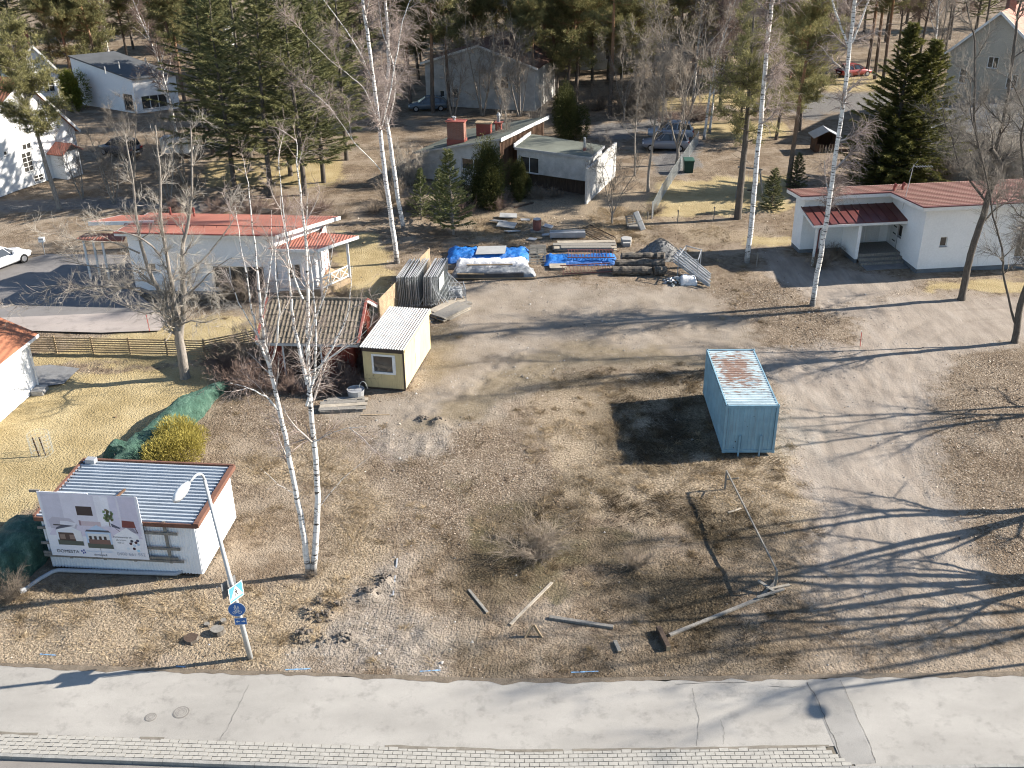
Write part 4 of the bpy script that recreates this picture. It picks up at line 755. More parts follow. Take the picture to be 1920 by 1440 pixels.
# ---------------------------------------------------------------- centre house with slanting roofs
def centre_house():
    O = Vector((-.7, 84.7, 0)); u = Vector((.866, -.5, 0)); v = Vector((.47, .883, 0)); t = thing('felt_roofed_house', 'grey house with slanting felt roofs and brick chimneys behind young conifers', 'house', O)
    def q(a, b, z=0): p = O + u * a + v * b; return Vector((p.x, p.y, z))
    rz = lambda a: 4.45 + .25 * a
    mb = MB(); f = Wall(q(-8.3, .3), q(-.3, .3), 0, rz(-8.3) - .15, rz(-.3) - .15, t); r = Wall(q(-.3, .3), q(-.3, 8.5), 0, rz(-.3) - .15, None, t); l = Wall(q(-8.3, 8.5), q(-8.3, .3), 0, rz(-8.3) - .15, None, t); bk = Wall(q(-.3, 8.5), q(-8.3, 8.5), 0, rz(-.3) - .15, rz(-8.3) - .15, t)
    f.window(4.2, 6.6, 1.3, 2.3, nx=2); 
    for w_ in (f, l, bk): w_.faces(mb)
    W_(mb, 'wall', M['plaster_old'], t); mb = MB(); r.faces(mb); W_(mb, 'gable_boarding', M['wood_brown'], t)
    s = MB(); bd = MB()
    for k in range(34): bd.beam(q(-.28, .35 + k * .24, .2), q(-.28, .35 + k * .24, rz(-.3) - .2), .03, .03)
    W_(bd, 'board_battens', M['wood_brown'], t)
    s.slab([q(-8.7, 0, rz(-8.7)), q(0, 0, rz(0)), q(0, 8.9, rz(0)), q(-8.7, 8.9, rz(-8.7))], .14); W_(s, 'roof', M['felt'], t)
    s = MB(); fascia(s, [q(-8.7, 0, rz(-8.7)), q(0, 0, rz(0))], .16); W_(s, 'eave_trim', M['steel'], t); s = MB(); fascia(s, [q(0, 0, rz(0) + .02), q(0, 8.9, rz(0) + .02)], .3); W_(s, 'fascia', M['white'], t)
    # low wing
    P = [at(1108, 295, 3.4), at(965, 276, 3.4), at(997, 251, 3.4), at(1133, 273, 3.4)]
    wz = 3.4; s = MB(); s.slab([P[1], P[0], P[3], P[2]], .2); W_(s, 'low_roof', M['felt'], t)
    s = MB(); fascia(s, [Vector(P[1]), Vector(P[0]), Vector(P[3])], .2); W_(s, 'low_roof_trim', M['steel'], t); s = MB(); s.beam(Vector(P[1]) + Vector((-.05, 0, .12)), Vector(P[2]) + Vector((-.05, 0, .12)), .1, .3); W_(s, 'flashing', M['white'], t)
    ins = [Vector(p).lerp((Vector(P[0]) + Vector(P[2])) / 2, .05) for p in P]; mb = MB()
    wf = Wall(ins[1], ins[0], 1.35, 3.25, root=t); wf.pxwin((974, 322), (1010, 297), nx=2, fw=.06)
    wf.faces(mb); Wall(ins[0], ins[3], 0, 3.25, root=t).faces(mb); W_(mb, 'wing_wall', M['plaster_old'], t)
    b2 = [ins[1].lerp(ins[2], .2), ins[0].lerp(ins[3], .2)]; mb = MB(); Wall(b2[0], b2[1], -.1, 1.4, root=t).faces(mb); mb.poly([(ins[1].x, ins[1].y, 1.35), (b2[0].x, b2[0].y, 1.35), (b2[1].x, b2[1].y, 1.35), (ins[0].x, ins[0].y, 1.35)]); W_(mb, 'basement_wall', M['wood_dark'], t)
    # garden wall running past the wing
    e0 = Vector((P[0].x, P[0].y, 0)); e1 = Vector((P[3].x, P[3].y, 0)); d = (e1 - e0).normalized(); a, b = e0 - d * 1.6 + Vector((.12, 0, 0)), e1 + d * 3.2 + Vector((.12, 0, 0)); n = 9
    for k in range(n):
        c0, c1 = a.lerp(b, k / n), a.lerp(b, (k + .985) / n); s = MB(); s.beam((c0.x, c0.y, 1.35), (c1.x, c1.y, 1.35), .16, 3.1 - .1 * (k % 2)); W_(s, 'wall_panel', M['plaster_old'], t)
    # chimneys
    def chim(px, py, z, w_, d_, h, mat, capm):
        p = at(px, py, z); s = MB(); s.box(-w_ / 2, w_ / 2, -d_ / 2, d_ / 2, -.6, h); o = s.build('chimney', mat, t); o.location = p - O; o.rotation_euler = (0, 0, R(-12)); s = MB(); s.box(-w_ / 2 - .1, w_ / 2 + .1, -d_ / 2 - .1, d_ / 2 + .1, h, h + .09); s.build('chimney_cap', capm, o); return o
    c = chim(857, 266, 3.3, 1.45, .85, 1.75, M['brick'], M['redmetal']); s = MB(); s.box(-.78, .78, -.48, .48, -.5, .3); s.build('chimney_skirt', M['redmetal'], c); s = MB(); s.tube([(-.2, 0, 1.8), (-.2, 0, 2.05)], .12, 8); s.tube([(-.2, 0, 2.05), (-.2, 0, 2.12)], .2, 8); s.build('flue', M['steel'], c)
    chim(908, 247, 3.75, 1.25, .7, .75, M['redmetal'], M['wood_tan']); c = chim(935, 236, 4.1, .5, .5, .25, M['redmetal'], M['redmetal']); s = MB(); s.tube([(0, 0, .2), (0, 0, .9)], .14, 8); s.tube([(0, 0, .9), (0, 0, 1.15)], [.2, .08], 8); s.build('flue', M['steel'], c)
    p = at(1096, 282, 3.4); s = MB(); s.tube([p - Vector((0, 0, .1)), p + Vector((0, 0, 1.05))], .1, 8); W_(s, 'vent_pipe', M['steel'], t); s = MB(); s.tube([p - Vector((0, 0, .1)), p + Vector((0, 0, .25))], .14, 8); W_(s, 'vent_foot', M['redmetal'], t)
centre_house()

# ---------------------------------------------------------------- gabled and far houses
def gable_house(name, label, A, B, depth, ze, zr, wallm, roofm, wins=(), apex=.5, over=.4, nm='house', foot=None, zleft=None, chim=None):
    """gable wall from A to B (A left seen from outside), body runs back from it"""
    A, B = Vector(A).to_3d(), Vector(B).to_3d(); A.z = B.z = 0; t = thing(name, label, nm, A); u = (B - A); L = u.length; u.normalize(); n = Vector((u.y, -u.x, 0)); bk = -n * depth; ap = A + u * L * apex; zl = ze if zleft is None else zleft
    f = Wall(A, B, 0, ze, root=t)
    mb = MB()
    for w_ in wins: f.window(*w_[:4], nx=w_[4], nz=w_[5], rev=.1)
    f.faces(mb) if zl == ze else None
    if zl != ze: f.zA = zl; f.faces(mb)
    mb.poly([A + Vector((0, 0, zl)), B + Vector((0, 0, ze)), ap + Vector((0, 0, zr))]); Wall(B, B + bk, 0, ze, root=t).faces(mb); Wall(A + bk, A, 0, zl, root=t).faces(mb)
    C_, D_ = B + bk, A + bk; mb.poly([C_, D_, D_ + Vector((0, 0, zl)), ap + bk + Vector((0, 0, zr)), C_ + Vector((0, 0, ze))]); W_(mb, 'wall', wallm, t)
    so = n * over
    def edge(P, z): d = (P - ap); k = 1 + over / d.length; return (ap.x + d.x * k, ap.y + d.y * k, zr + (z - zr) * k)
    rt = MB()
    for (P, z, flip) in ((B, ze, 0), (A, zl, 1)):
        e = Vector(edge(P, z)); tp = [ap + so + Vector((0, 0, zr + .15)), e + so + Vector((0, 0, .15)), e + bk - so + Vector((0, 0, .15)), ap + bk - so + Vector((0, 0, zr + .15))]; tp = tp if flip else tp; 
        if flip: tp = tp[::-1]
        tp = tp[::-1]; rt.slab(tp, .14)
    rl = W_(rt, 'roof', roofm, t); fb = MB()
    for (P, z) in ((B, ze), (A, zl)): e = Vector(edge(P, z)); fb.beam(ap + so * 1.02 + Vector((0, 0, zr + .06)), e + so * 1.02 + Vector((0, 0, .06)), .05, .22)
    W_(fb, 'bargeboard', M['white'], t)
    if foot: s = MB(); s.poly([A + n * .04, B + n * .04, B + n * .04 + Vector((0, 0, foot)), A + n * .04 + Vector((0, 0, foot))]); W_(s, 'foundation', M['concrete'], t)
    if chim: 
        s = MB(); c = ap - n * chim; s.box(c.x - .35, c.x + .35, c.y - .35, c.y + .35, zr - .6, zr + 1.1); W_(s, 'chimney', M['brick'], t)
    return t, f
def far_houses():
    t, f = gable_house('gabled_house', 'tall white plastered house with orange red gable roof and small-paned windows', at(-40, 384), at(152, 316), 11, 3.7, 8.7, M['plaster'], M['orangeroof'], wins=((5.3, 6.4, 1.2, 2.9, 2, 4), (6.1, 7.2, .15, .75, 2, 2), (5.6, 6.6, 3.05, 3.6, 2, 1), (3.6, 4.0, 3.1, 3.5, 1, 1)), apex=.6, foot=None, zleft=4.75)
    x, z = f.hit(110, 300); p = f.pt(x, 0); m = MB(); n, u = f.n, f.u; a = p - u * .9; c = [a, a + u * 1.9, a + u * 1.9 + n * 1.5, a + n * 1.5]; m.prism([(q.x, q.y) for q in c][::-1], 0, 2.3); W_(m, 'porch', M['plaster'], t); m = MB(); mid0, mid1 = a + u * .95 - n * .0, a + u * .95 + n * 1.8
    for sgn in (-1, 1): e = u * (1.25 * sgn); tp = [mid0 + Vector((0, 0, 3.0)), mid1 + Vector((0, 0, 3.0)), mid1 + e + Vector((0, 0, 2.25)), mid0 + e + Vector((0, 0, 2.25))]; m.slab(tp if sgn < 0 else tp[::-1], .1)
    W_(m, 'porch_roof', M['redroof'], t); m = MB(); e = f.pt(f.L + .05, 0); m.tube([(e.x, e.y, 0), (e.x, e.y, 3.6), (e.x - .2, e.y - .5, 4.0)], .06, 6); W_(m, 'downpipe', M['white'], t)
    gable_house('gabled_house', 'white gabled house with striped red roof standing behind the tall white house', at(100, 168) + Vector((0, -9, 0)), at(172, 160) + Vector((0, -9, 0)), 14, 3.4, 6.4, M['plaster'], M['orangeroof'], wins=((2.6, 3.8, 1.2, 2.6, 2, 2),), chim=4)
    # modern house, two tone sun
    K = at(258, 213); a, b = at(148, 195), at(338, 203); t = thing('modern_house', 'white cubic house with dark grey pitched roof between the pines', 'house', K); mb = MB(); l = Wall(a, K, 0, 5.2, 3.6, t); r = Wall(K, b, 0, 3.6, root=t); l.pxwin((235, 206), (247, 178), nx=1, frame='darkroof'); r.pxwin((268, 206), (312, 175), nx=3)
    l.faces(mb); r.faces(mb); a, b = Vector(a), Vector(b); c = a + (b - K); Wall(b, c, 0, 3.6, 5.2, t).faces(mb); Wall(c, a, 0, 5.2, root=t).faces(mb); W_(mb, 'wall', M['plaster'], t); o = [(K - (b - K) * .04 - (a - K) * .03), b + (b - K) * .05 - (a - K) * .03, c + (b - K) * .05, a - (b - K) * .04]; m = MB(); m.slab([(o[0].x, o[0].y, 3.75), (o[1].x, o[1].y, 3.75), (o[2].x, o[2].y, 5.35), (o[3].x, o[3].y, 5.35)], .15); W_(m, 'roof', M['darkroof'], t)
    for (px, py, z) in ((224, 128, 5.2), (274, 122, 5.2), (198, 138, 5.0)): p = at(px, py, z); m = MB(); m.tube([p, p + Vector((0, 0, .7))], .08, 6); W_(m, 'flue', M['steel'], t)
    # white house behind the felt roofed one
    a, b = at(800, 197), at(1003, 209); gable_house('plain_house', 'plain white two storey house with brown roof behind bare trees', (a.x, a.y, 0), (b.x, b.y, 0), 9, 4.6, 6.6, M['plaster_old'], pmat('brown_roof', (.16, .09, .065), .9), wins=((1.6, 2.2, 1.0, 1.7, 1, 1), (3.1, 3.8, .9, 2.0, 1, 1), (2.3, 2.7, 1.3, 1.8, 1, 1), (8.6, 9.6, 2.2, 3.6, 1, 2)))
    # beige house and grey annexe, top right
    a, b = Vector((43.3, 105.6, 0)), Vector((50.2, 100.4, 0)); gable_house('beige_house', 'tall beige rendered house with pale red tiled roof, top right', (a.x, a.y, 0), (b.x, b.y, 0), 12, 7.4, 11.2, M['beige'], M['pinkroof'], wins=((1.2, 1.9, 4.4, 5.8, 1, 2), (3.6, 4.6, 6.1, 7.2, 2, 1), (5.6, 6.6, 4.4, 5.8, 2, 1), (4.4, 5.4, 1.4, 2.8, 2, 1)), apex=.47, chim=3)
    K = at(1745, 300); t = thing('grey_annexe', 'low grey rendered building with sloping felt roof in front of the beige house', 'building', K); a, b = K, K + Vector((9.5, -3.0, 0)); bk = Vector((2.8, 8.5, 0)); mb = MB(); Wall(a, b, 0, 2.9, root=t).faces(mb); Wall(a + bk, a, 0, 3.4, 2.9, t).faces(mb); Wall(b, b + bk, 0, 2.9, 3.4, t).faces(mb); W_(mb, 'wall', M['greywall'], t); m = MB(); d = (b - a).normalized() * .4
    m.slab([a - d + Vector((-.1, -.4, 2.95)), b + d + Vector((-.1, -.4, 2.95)), b + d + bk + Vector((0, .3, 3.5)), a - d + bk + Vector((0, .3, 3.5))], .15); W_(m, 'roof', M['darkroof'], t); m = MB(); fascia(m, [a - d + bk + Vector((0, .3, 3.52)), a - d + Vector((-.1, -.4, 2.97)), b + d + Vector((-.1, -.4, 2.97))], .2); W_(m, 'fascia', M['white'], t)
    for (px, py, w_, lab) in ((372, 100, 8, 'distant white house glimpsed between pines, top left'), (1108, 132, 9, 'distant white house glimpsed between pine trunks at top centre')):
        p = at(px, py); gable_house('distant_house', lab, (p.x - w_ / 2, p.y, 0), (p.x + w_ / 2, p.y + .8, 0), 8, 4.2, 6.2, M['plaster_old'], M['darkroof'], wins=((1.2, 2.2, 1.2, 2.6, 2, 1), (w_ - 2.6, w_ - 1.6, 1.2, 2.6, 2, 1)))
    # garage at the left edge
    K = at(73, 727); F = K + Vector((-.75, -6.0, 0)); t = thing('white_garage', 'small white rendered garage with red tiled roof at left edge', 'garage', K); n = Vector((.99, -.12, 0)); d = (K - F).normalized()
    mb = MB(); Wall(F, K, 0, 3.1, root=t).faces(mb); Wall(K, K - n * 6, 0, 3.1, root=t).faces(mb); Wall(F - n * 6, F, 0, 3.1, root=t).faces(mb); mb.poly([K + Vector((0, 0, 3.1)), K - n * 6 + Vector((0, 0, 3.1)), K - n * 3 + Vector((0, 0, 4.4))]); W_(mb, 'wall', M['plaster'], t)
    m = MB(); up_ = Vector((0, 0, 1)); m.slab([F + n * .45 - d * .4 + up_ * 3.05, K + n * .45 + d * .4 + up_ * 3.05, K - n * 3 + d * .4 + up_ * 4.55, F - n * 3 - d * .4 + up_ * 4.55], .12); m.slab([F - n * 3 - d * .4 + up_ * 4.55, K - n * 3 + d * .4 + up_ * 4.55, K - n * 6.4 + d * .4 + up_ * 3.05, F - n * 6.4 - d * .4 + up_ * 3.05], .12); W_(m, 'roof', M['orangeroof'], t)
    m = MB(); m.tube([K + n * .4 - d * .15 + up_ * 3.0, K + n * .1 - d * .15 + up_ * 2.7, K + n * .1 - d * .15], .05, 6); W_(m, 'downpipe', M['white'], t); m = MB(); p = K + n * .35 - d * .5; m.box(p.x - .3, p.x + .3, p.y - .4, p.y + .4, 0, .25); W_(m, 'step', M['concrete'], t)
    m = MB(); fascia(m, [F + n * .45 - d * .4 + up_ * 3.03, K + n * .45 + d * .4 + up_ * 3.03], .16); W_(m, 'fascia', M['white'], t)
far_houses()
# ---------------------------------------------------------------- shipping container
def grime_mat(name, c, dirt, rough=.7):
    t = NT(name); a = t.ramp(t.noise(.9, 4, .6), [(.3, vary(c, .92)), (.7, vary(c, 1.06))]); st = t.ramp(t.noise(2.0, 5, .7, stretch=(3.5, 3.5, .35)), [(.5, 0), (.75, .5)]); sp_ = t.ramp(t.noise(16, 4, .7), [(.62, 0), (.72, .5)]); c2 = t.mix(st, a, dirt); c2 = t.mix(sp_, c2, vary(dirt, .6)); return t.finish(c2, rough, .2, 0, t.noise(1.2, 2, .5), .15, .05)
def rust_mat(name, c, rustiness, obj_patch=False):
    t = NT(name); p = t.n('ShaderNodeTexCoord').outputs['Object']; sp = t.n('ShaderNodeSeparateXYZ'); t.l(p, sp.inputs[0])
    base = t.ramp(t.noise(1.2, 4, .6, obj=True), [(.3, vary(c, .85)), (.7, vary(c, 1.12))]); fine = t.noise(3.2, 6, .7, stretch=(.7, 3.2, 1), obj=True); rc = t.ramp(t.noise(9, 4, .7, obj=True), [(.3, (.15, .065, .035)), (.7, (.27, .155, .1))])
    if obj_patch:                                    # wear on the roof sheet, worst in its far half
        a = t.math('SUBTRACT', 1.0, t.math('ABSOLUTE', t.math('DIVIDE', t.math('SUBTRACT', sp.outputs[1], 3.7), 2.6))); b = t.math('SUBTRACT', 1.0, t.math('ABSOLUTE', t.math('DIVIDE', t.math('SUBTRACT', sp.outputs[0], 1.05), 1.25))); msk = t.math('ADD', t.math('MULTIPLY', t.math('MINIMUM', a, b), .34), t.math('MULTIPLY', fine, 1.5)); f = t.ramp(msk, [(.83, 0), (.93, .9)])
    else: f = t.ramp(fine, [(1 - rustiness, 0), (1.04 - rustiness, .8)])
    st = t.ramp(t.noise(1.6, 5, .7, stretch=(4, 4, .3), obj=True), [(.52, 0), (.78, .45)]); base = t.mix(st, base, (.12, .1, .085))
    return t.finish(t.mix(f, base, rc), .65, .25, 0, t.noise(1.4, 3, .6), .25, .05)
M['cont'] = rust_mat('blue_grey_container_paint', (.205, .34, .415), .26); M['controof'] = rust_mat('faded_container_roof', (.42, .51, .53), .3, True); M['castdark'] = pmat('dark_holes', (.02, .02, .02), .9)
def container():
    Wd, L, Hh = 2.438, 6.058, 2.55; t = thing('shipping_container', 'blue grey shipping container with rusted roof standing alone on the lot', 'container', (9.87, 42.2, .06), R(-1.0)); z0 = .04
    p = .11
    m = MB(); m.corr((.03, L - .1, z0 + .15), (0, -1, 0), (0, 0, 1), (-1, 0, 0), L - .2, Hh - .28, .28, .032); m.build('side_panel', M['cont'], t)
    m = MB(); m.corr((Wd - .03, .1, z0 + .15), (0, 1, 0), (0, 0, 1), (1, 0, 0), L - .2, Hh - .28, .28, .032); m.build('side_panel', M['cont'], t)
    m = MB(); m.corr((.13, .045, z0 + .16), (1, 0, 0), (0, 0, 1), (0, -1, 0), Wd - .26, Hh - .28, .3, .026); m.build('end_panel', M['cont'], t)
    for k in range(2):
        d = MB(); d.corr((Wd - .12 - k * (Wd - .24) / 2, L - .04, z0 + .16), (-1, 0, 0), (0, 0, 1), (0, 1, 0), (Wd - .26) / 2, Hh - .28, .25, .03); do = d.build('door', M['cont'], t); b = MB(); b.tube([(Wd - .35 - k * 1.3, L + .02, z0 + .2), (Wd - .35 - k * 1.3, L + .02, Hh - .1)], .02, 6); b.build('lock_bar', M['steel'], do)
    m = MB(); m.corr((.06, .1, z0 + Hh - .055), (0, 1, 0), (1, 0, 0), (0, 0, 1), L - .2, Wd - .12, .24, .03); m.build('roof_panel', M['controof'], t)
    for x in (0, Wd - p):
        for y in (0, L - p):
            m = MB(); m.box(x, x + p, y, y + p, z0 + .12, z0 + Hh - .11); m.build('corner_post', M['cont'], t)
            for z in (z0, z0 + Hh - .11):
                m = MB(); m.box(x - .004, x + p + .02, y - .004, y + p + .02, z, z + .118); c = m.build('corner_casting', M['cont'], t, bevel=.01); m = MB(); cx, cy = x + p / 2, y + p / 2; m.poly([(cx - .03, cy - .045, z + .1205), (cx + .03, cy - .045, z + .1205), (cx + .03, cy + .045, z + .1205), (cx - .03, cy + .045, z + .1205)]); m.build('twist_hole', M['castdark'], c)
    for x in (.012, Wd - .072):
        for z, h in ((z0 + .02, .15), (z0 + Hh - .09, .07)): m = MB(); m.box(x, x + .06, p, L - p, z, z + h); m.build('side_rail', M['cont'], t)
    for y in (.008, L - .068):
        for z, h in ((z0 + .02, .15), (z0 + Hh - .13, .12)): m = MB(); m.box(p, Wd - p, y, y + .06, z, z + h); m.build('end_rail', M['cont'], t)
    for x in (.74, 1.72):                                # lifting arms bolted to the end wall
        m = MB(); m.tube([(x, -.06, -.1), (x + .02, -.055, 1.02)], .045, 8); m.build('lifting_arm', M['cont'], t)
    m = MB()
    for k in range(16): m.beam((.0, .3 + k * .36, z0 + Hh - .04), (.11, .3 + k * .36, z0 + Hh - .035), .03, .03)
    m.build('roof_lashing', M['castdark'], t)
    for (x, z, h) in ((.55, .62, .08), (.5, .3, .04), (.9, 1.75, .02), (1.05, 1.45, .02), (1.3, 2.0, .02)): m = MB(); m.poly([(x, .012, z), (x + .05, .012, z), (x + .04, .012, z + h), (x - .01, .012, z + h)]); m.build('paint_chip', M['castdark'], t)
container()

# ---------------------------------------------------------------- advertising shed
M['corrshed'] = pmat('white_shed_sheet', (.8, .81, .82), .55, .05, .8, .3, fine=.05); M['shedroof'] = pmat('pale_grey_roof_sheet', (.37, .41, .45), .5, .1, .7, .4, fine=.08); M['trimbrown'] = pmat('brown_trim', (.17, .085, .06), .7, .2, 2)
SH = Vector((-18.52, 33.98, 0)); SHR = math.atan2(33.36 - 33.98, 6.21)
def shed():
    Wd, D, Hh = 6.25, 3.95, 2.52; t = thing('storage_shed', 'white profiled sheet storage shed with grey ribbed roof behind the billboard', 'shed', SH, SHR); z0 = .12
    m = MB(); m.corr((0, 0, z0), (1, 0, 0), (0, 0, 1), (0, -1, 0), Wd, Hh - z0, .125, .022); m.build('front_wall', M['corrshed'], t); m = MB(); m.poly([(Wd, 0, z0), (Wd, D, z0), (Wd, D, Hh), (Wd, 0, Hh)]); m.build('side_wall', M['corrwhite'], t)
    m = MB(); m.poly([(0, D, z0), (0, 0, z0), (0, 0, Hh), (0, D, Hh)]).poly([(Wd, D, z0), (0, D, z0), (0, D, Hh), (Wd, D, Hh)]); m.build('back_wall', M['corrshed'], t)
    m = MB(); m.corr((-.1, -.12, Hh + .03), (0, 1, 0), (1, 0, 0), (0, 0, 1), D + .24, Wd + .2, .235, .075, duty=.36); m.build('roof_sheet', M['shedroof'], t)
    for nm, (a, b, w_, h) in {'a': ((-.16, -.16, Hh), (Wd + .16, -.16, Hh), .06, .18), 'b': ((-.16, D + .16, Hh + .06), (Wd + .16, D + .16, Hh + .06), .1, .2), 'c': ((-.16, -.12, Hh + .03), (-.16, D + .12, Hh + .03), .1, .2)}.items(): m = MB(); m.beam(a, b, w_, h); m.build('fascia', M['trimbrown'], t)
    m = MB(); m.beam((Wd + .12, -.2, Hh + .04), (Wd + .12, D + .2, Hh + .04), .2, .2); m.build('fascia', M['trimbrown'], t)
    for k in range(3): m = MB(); m.box(.3 + k * 2.6, .55 + k * 2.6, -.02, D + .25, 0, z0 + .02); m.build('skid', M['wood_dark'], t)
    m = MB()
    for k in range(14): m.tube([(Wd - .02, .1 + k * .28, Hh + .1), (Wd - .02, .1 + k * .28, Hh + .15)], .025, 5); m.tube([(.04, .1 + k * .28, Hh + .1), (.04, .1 + k * .28, Hh + .15)], .025, 5)
    m.build('roof_screw', M['castdark'], t)
    m = MB(); m.box(.1, .5, D - .2, D + .1, Hh + .1, Hh + .3); m.build('roof_box', M['steel'], t)
    # drain pipe lying along the front
    pp = thing('drain_pipe', 'grey plastic drain pipe lying along the foot of the shed', 'pipe', at(45, 1106)); m = MB(); q = [at(45, 1106, .1), at(75, 1085, .1), at(98, 1072, .12), at(110, 1069, .15), at(230, 1073, .12), at(330, 1076, .12), at(343, 1070, .2)]; o = Vector(pp.location); m.tube([p - o for p in q], .085, 10); m.build('pipe', M['pipegrey'], pp, smooth=True); m = MB(); m.tube([q[0] - o - Vector((.12, .1, 0)), q[0] - o + Vector((.05, .04, 0))], .11, 10); m.build('socket', M['pipegrey'], pp)
M['pipegrey'] = pmat('grey_plastic', (.42, .44, .46), .5, .08)
shed()
TXT = {}
def text_mesh(body, size, ext=.0):
    cu = bpy.data.curves.new('t', 'FONT'); cu.body = body; cu.size = size; cu.align_x = 'LEFT'; cu.extrude = ext; o = bpy.data.objects.new('t', cu); COL.objects.link(o); bpy.context.view_layer.update()
    me = bpy.data.meshes.new_from_object(o.evaluated_get(bpy.context.evaluated_depsgraph_get())); bpy.data.objects.remove(o); return me
def billboard():
    """board hung on battens in front of the shed; local x along the board, z up, y towards the back"""
    t = thing('billboard', 'large faded advertising billboard with room picture on the shed front', 'billboard', SH, SHR); bx, bw, z0, z1, y = .27, 3.98, .86, 3.86, -.22; slope = -.02
    M['print'] = pmat('printed_panel', (.8, .79, .82), .5, .03, 1, .3, fine=.03)
    def flat(c): return pmat('print_%d' % len(bpy.data.materials), tuple((.72 * x * 1.4 + .28 * .76) if max(c) > .3 else x * 1.1 for x in c), .5, .05, 3, .3, fine=.04)
    for k in range(2):
        m = MB(); a = bx + k * bw * .52; b = a + bw * (.515 if k == 0 else .48); m.box(a, b, y - .01, y + .01, z0, z1 - (.06 if k else 0)); m.build('panel', M['print'], t)
    for z, x1 in ((2.5, 5.55), (2.1, 5.55), (1.38, 5.55), (.78, 5.6), (.92, 5.4)):
        m = MB(); m.beam((-.12, y + .075, z), (x1, y + .075, z), .04, .11); m.build('batten', M['wood_grey'], t)
    for x in (.95, 2.35, 3.6, 5.05): m = MB(); m.beam((x, y + .13, .65), (x, y + .13, 2.62 if x > 4 else 3.6), .12, .045, up=(0, 1, 0)); m.build('stud', M['wood_grey'], t)
    m = MB(); m.beam((2.75, y + .1, 3.1), (2.65, 1.9, 2.68), .07, .09); m.build('stay', M['wood_brown'], t)
    m = MB(); m.beam((-.05, y + .05, 3.83), (bx + .1, y + .05, 3.84), .05, .1); m.build('batten', M['wood_grey'], t)
    # the printed picture, as flat inlays in fractions of the board
    P_ = lambda fx, fz, d: (bx + fx * bw, y - .012 - d * .0012, z0 + fz * (z1 - z0))
    def inlay(name, pts, col, d=1): m = MB(); m.poly([P_(x, z, d) for x, z in pts]); m.build(name, flat(col), t)
    lil = (.42, .39, .47)
    inlay('print_room', [(.02, .38), (.98, .38), (.98, .985), (.02, .985)], (.5, .47, .54), 1); inlay('print_floor', [(.02, .33), (.98, .33), (.9, .5), (.12, .5)], (.47, .41, .5), 2)
    inlay('print_curtain', [(.56, .5), (.62, .5), (.62, .97), (.56, .97)], (.6, .58, .63), 2); inlay('print_curtain', [(.7, .5), (.78, .48), (.78, .97), (.71, .97)], (.44, .41, .52), 2); inlay('print_curtain', [(.62, .52), (.7, .52), (.7, .97), (.62, .97)], (.62, .61, .66), 2); inlay('print_wall', [(.8, .45), (.97, .4), (.97, .97), (.8, .97)], (.4, .36, .46), 2); inlay('print_wall', [(.03, .45), (.22, .5), (.22, .97), (.03, .97)], (.42, .39, .47), 2)
    inlay('print_television', [(.36, .66), (.52, .66), (.52, .8), (.36, .8)], (.06, .045, .045), 3); inlay('print_sideboard', [(.38, .5), (.58, .5), (.58, .57), (.38, .57)], (.38, .27, .3), 3); inlay('print_wall', [(.36, .5), (.38, .5), (.38, .58), (.36, .58)], (.3, .2, .22), 3)
    inlay('print_sofa', [(.06, .44), (.3, .4), (.34, .5), (.28, .6), (.1, .62), (.05, .56)], (.33, .29, .35), 3); inlay('print_sofa', [(.16, .5), (.3, .46), (.33, .53), (.24, .56), (.17, .56)], (.55, .53, .58), 4); inlay('print_table', [(.09, .485), (.2, .48), (.2, .5), (.09, .505)], (.08, .07, .07), 5)
    rs = random.Random(3)
    for k in range(34): a = rs.uniform(0, 6.28); r_ = rs.uniform(0, 1) ** .6; cx, cz = .67 + math.cos(a) * .05 * r_, .68 + math.sin(a) * .095 * r_; inlay('print_leaf', [(cx - .012, cz - .02), (cx + .014, cz - .012), (cx + .016, cz + .018), (cx - .008, cz + .022)], (.12 + rs.uniform(0, .12), .17 + rs.uniform(0, .1), .12), 4)
    inlay('print_stem', [(.665, .5), (.675, .5), (.675, .66), (.665, .66)], (.2, .15, .12), 3)
    inlay('print_chair', [(.79, .5), (.93, .5), (.92, .6), (.8, .61)], (.19, .06, .055), 4); inlay('print_chair', [(.69, .5), (.77, .47), (.76, .5), (.68, .56)], (.1, .1, .14), 4)
    for (a, b) in (((.72, .48), (.77, .42)), ((.82, .49), (.8, .4)), ((.92, .5), (.94, .42)), ((.8, .41), (.94, .43))): (x0, q0), (x1, q1) = a, b; inlay('print_chair_leg', [(x0 - .004, q0), (x0 + .004, q0), (x1 + .004, q1), (x1 - .004, q1)], (.08, .05, .05), 5)
    def house_icon(x, w_, zb, h, cols):
        inlay('print_house_frame', [(x, zb), (x + w_, zb), (x + w_, zb + h * .7), (x + w_ / 2, zb + h), (x, zb + h * .7)], cols[0], 6); inlay('print_lawn', [(x, zb), (x + w_, zb), (x + w_, zb + .07), (x, zb + .08)], (.1, .11, .09), 7); inlay('print_facade', [(x + .02, zb + .07), (x + w_ - .02, zb + .07), (x + w_ - .02, zb + h * .62), (x + .02, zb + h * .62)], cols[1], 7)
        for k in range(cols[3]): a = x + .03 + k * (w_ - .06) / cols[3]; inlay('print_window', [(a, zb + h * .3), (a + (w_ - .06) / cols[3] * .55, zb + h * .3), (a + (w_ - .06) / cols[3] * .55, zb + h * .52), (a, zb + h * .52)], cols[2], 8)
    house_icon(.1, .26, .18, .32, ((.56, .56, .6), (.1, .065, .055), (.28, .2, .16), 2)); inlay('print_facade', [(.29, .25), (.36, .25), (.36, .4), (.27, .44)], (.58, .57, .57), 9); inlay('print_roof', [(.1, .42), (.24, .47), (.3, .49), (.2, .5), (.12, .46)], (.1, .1, .13), 9)
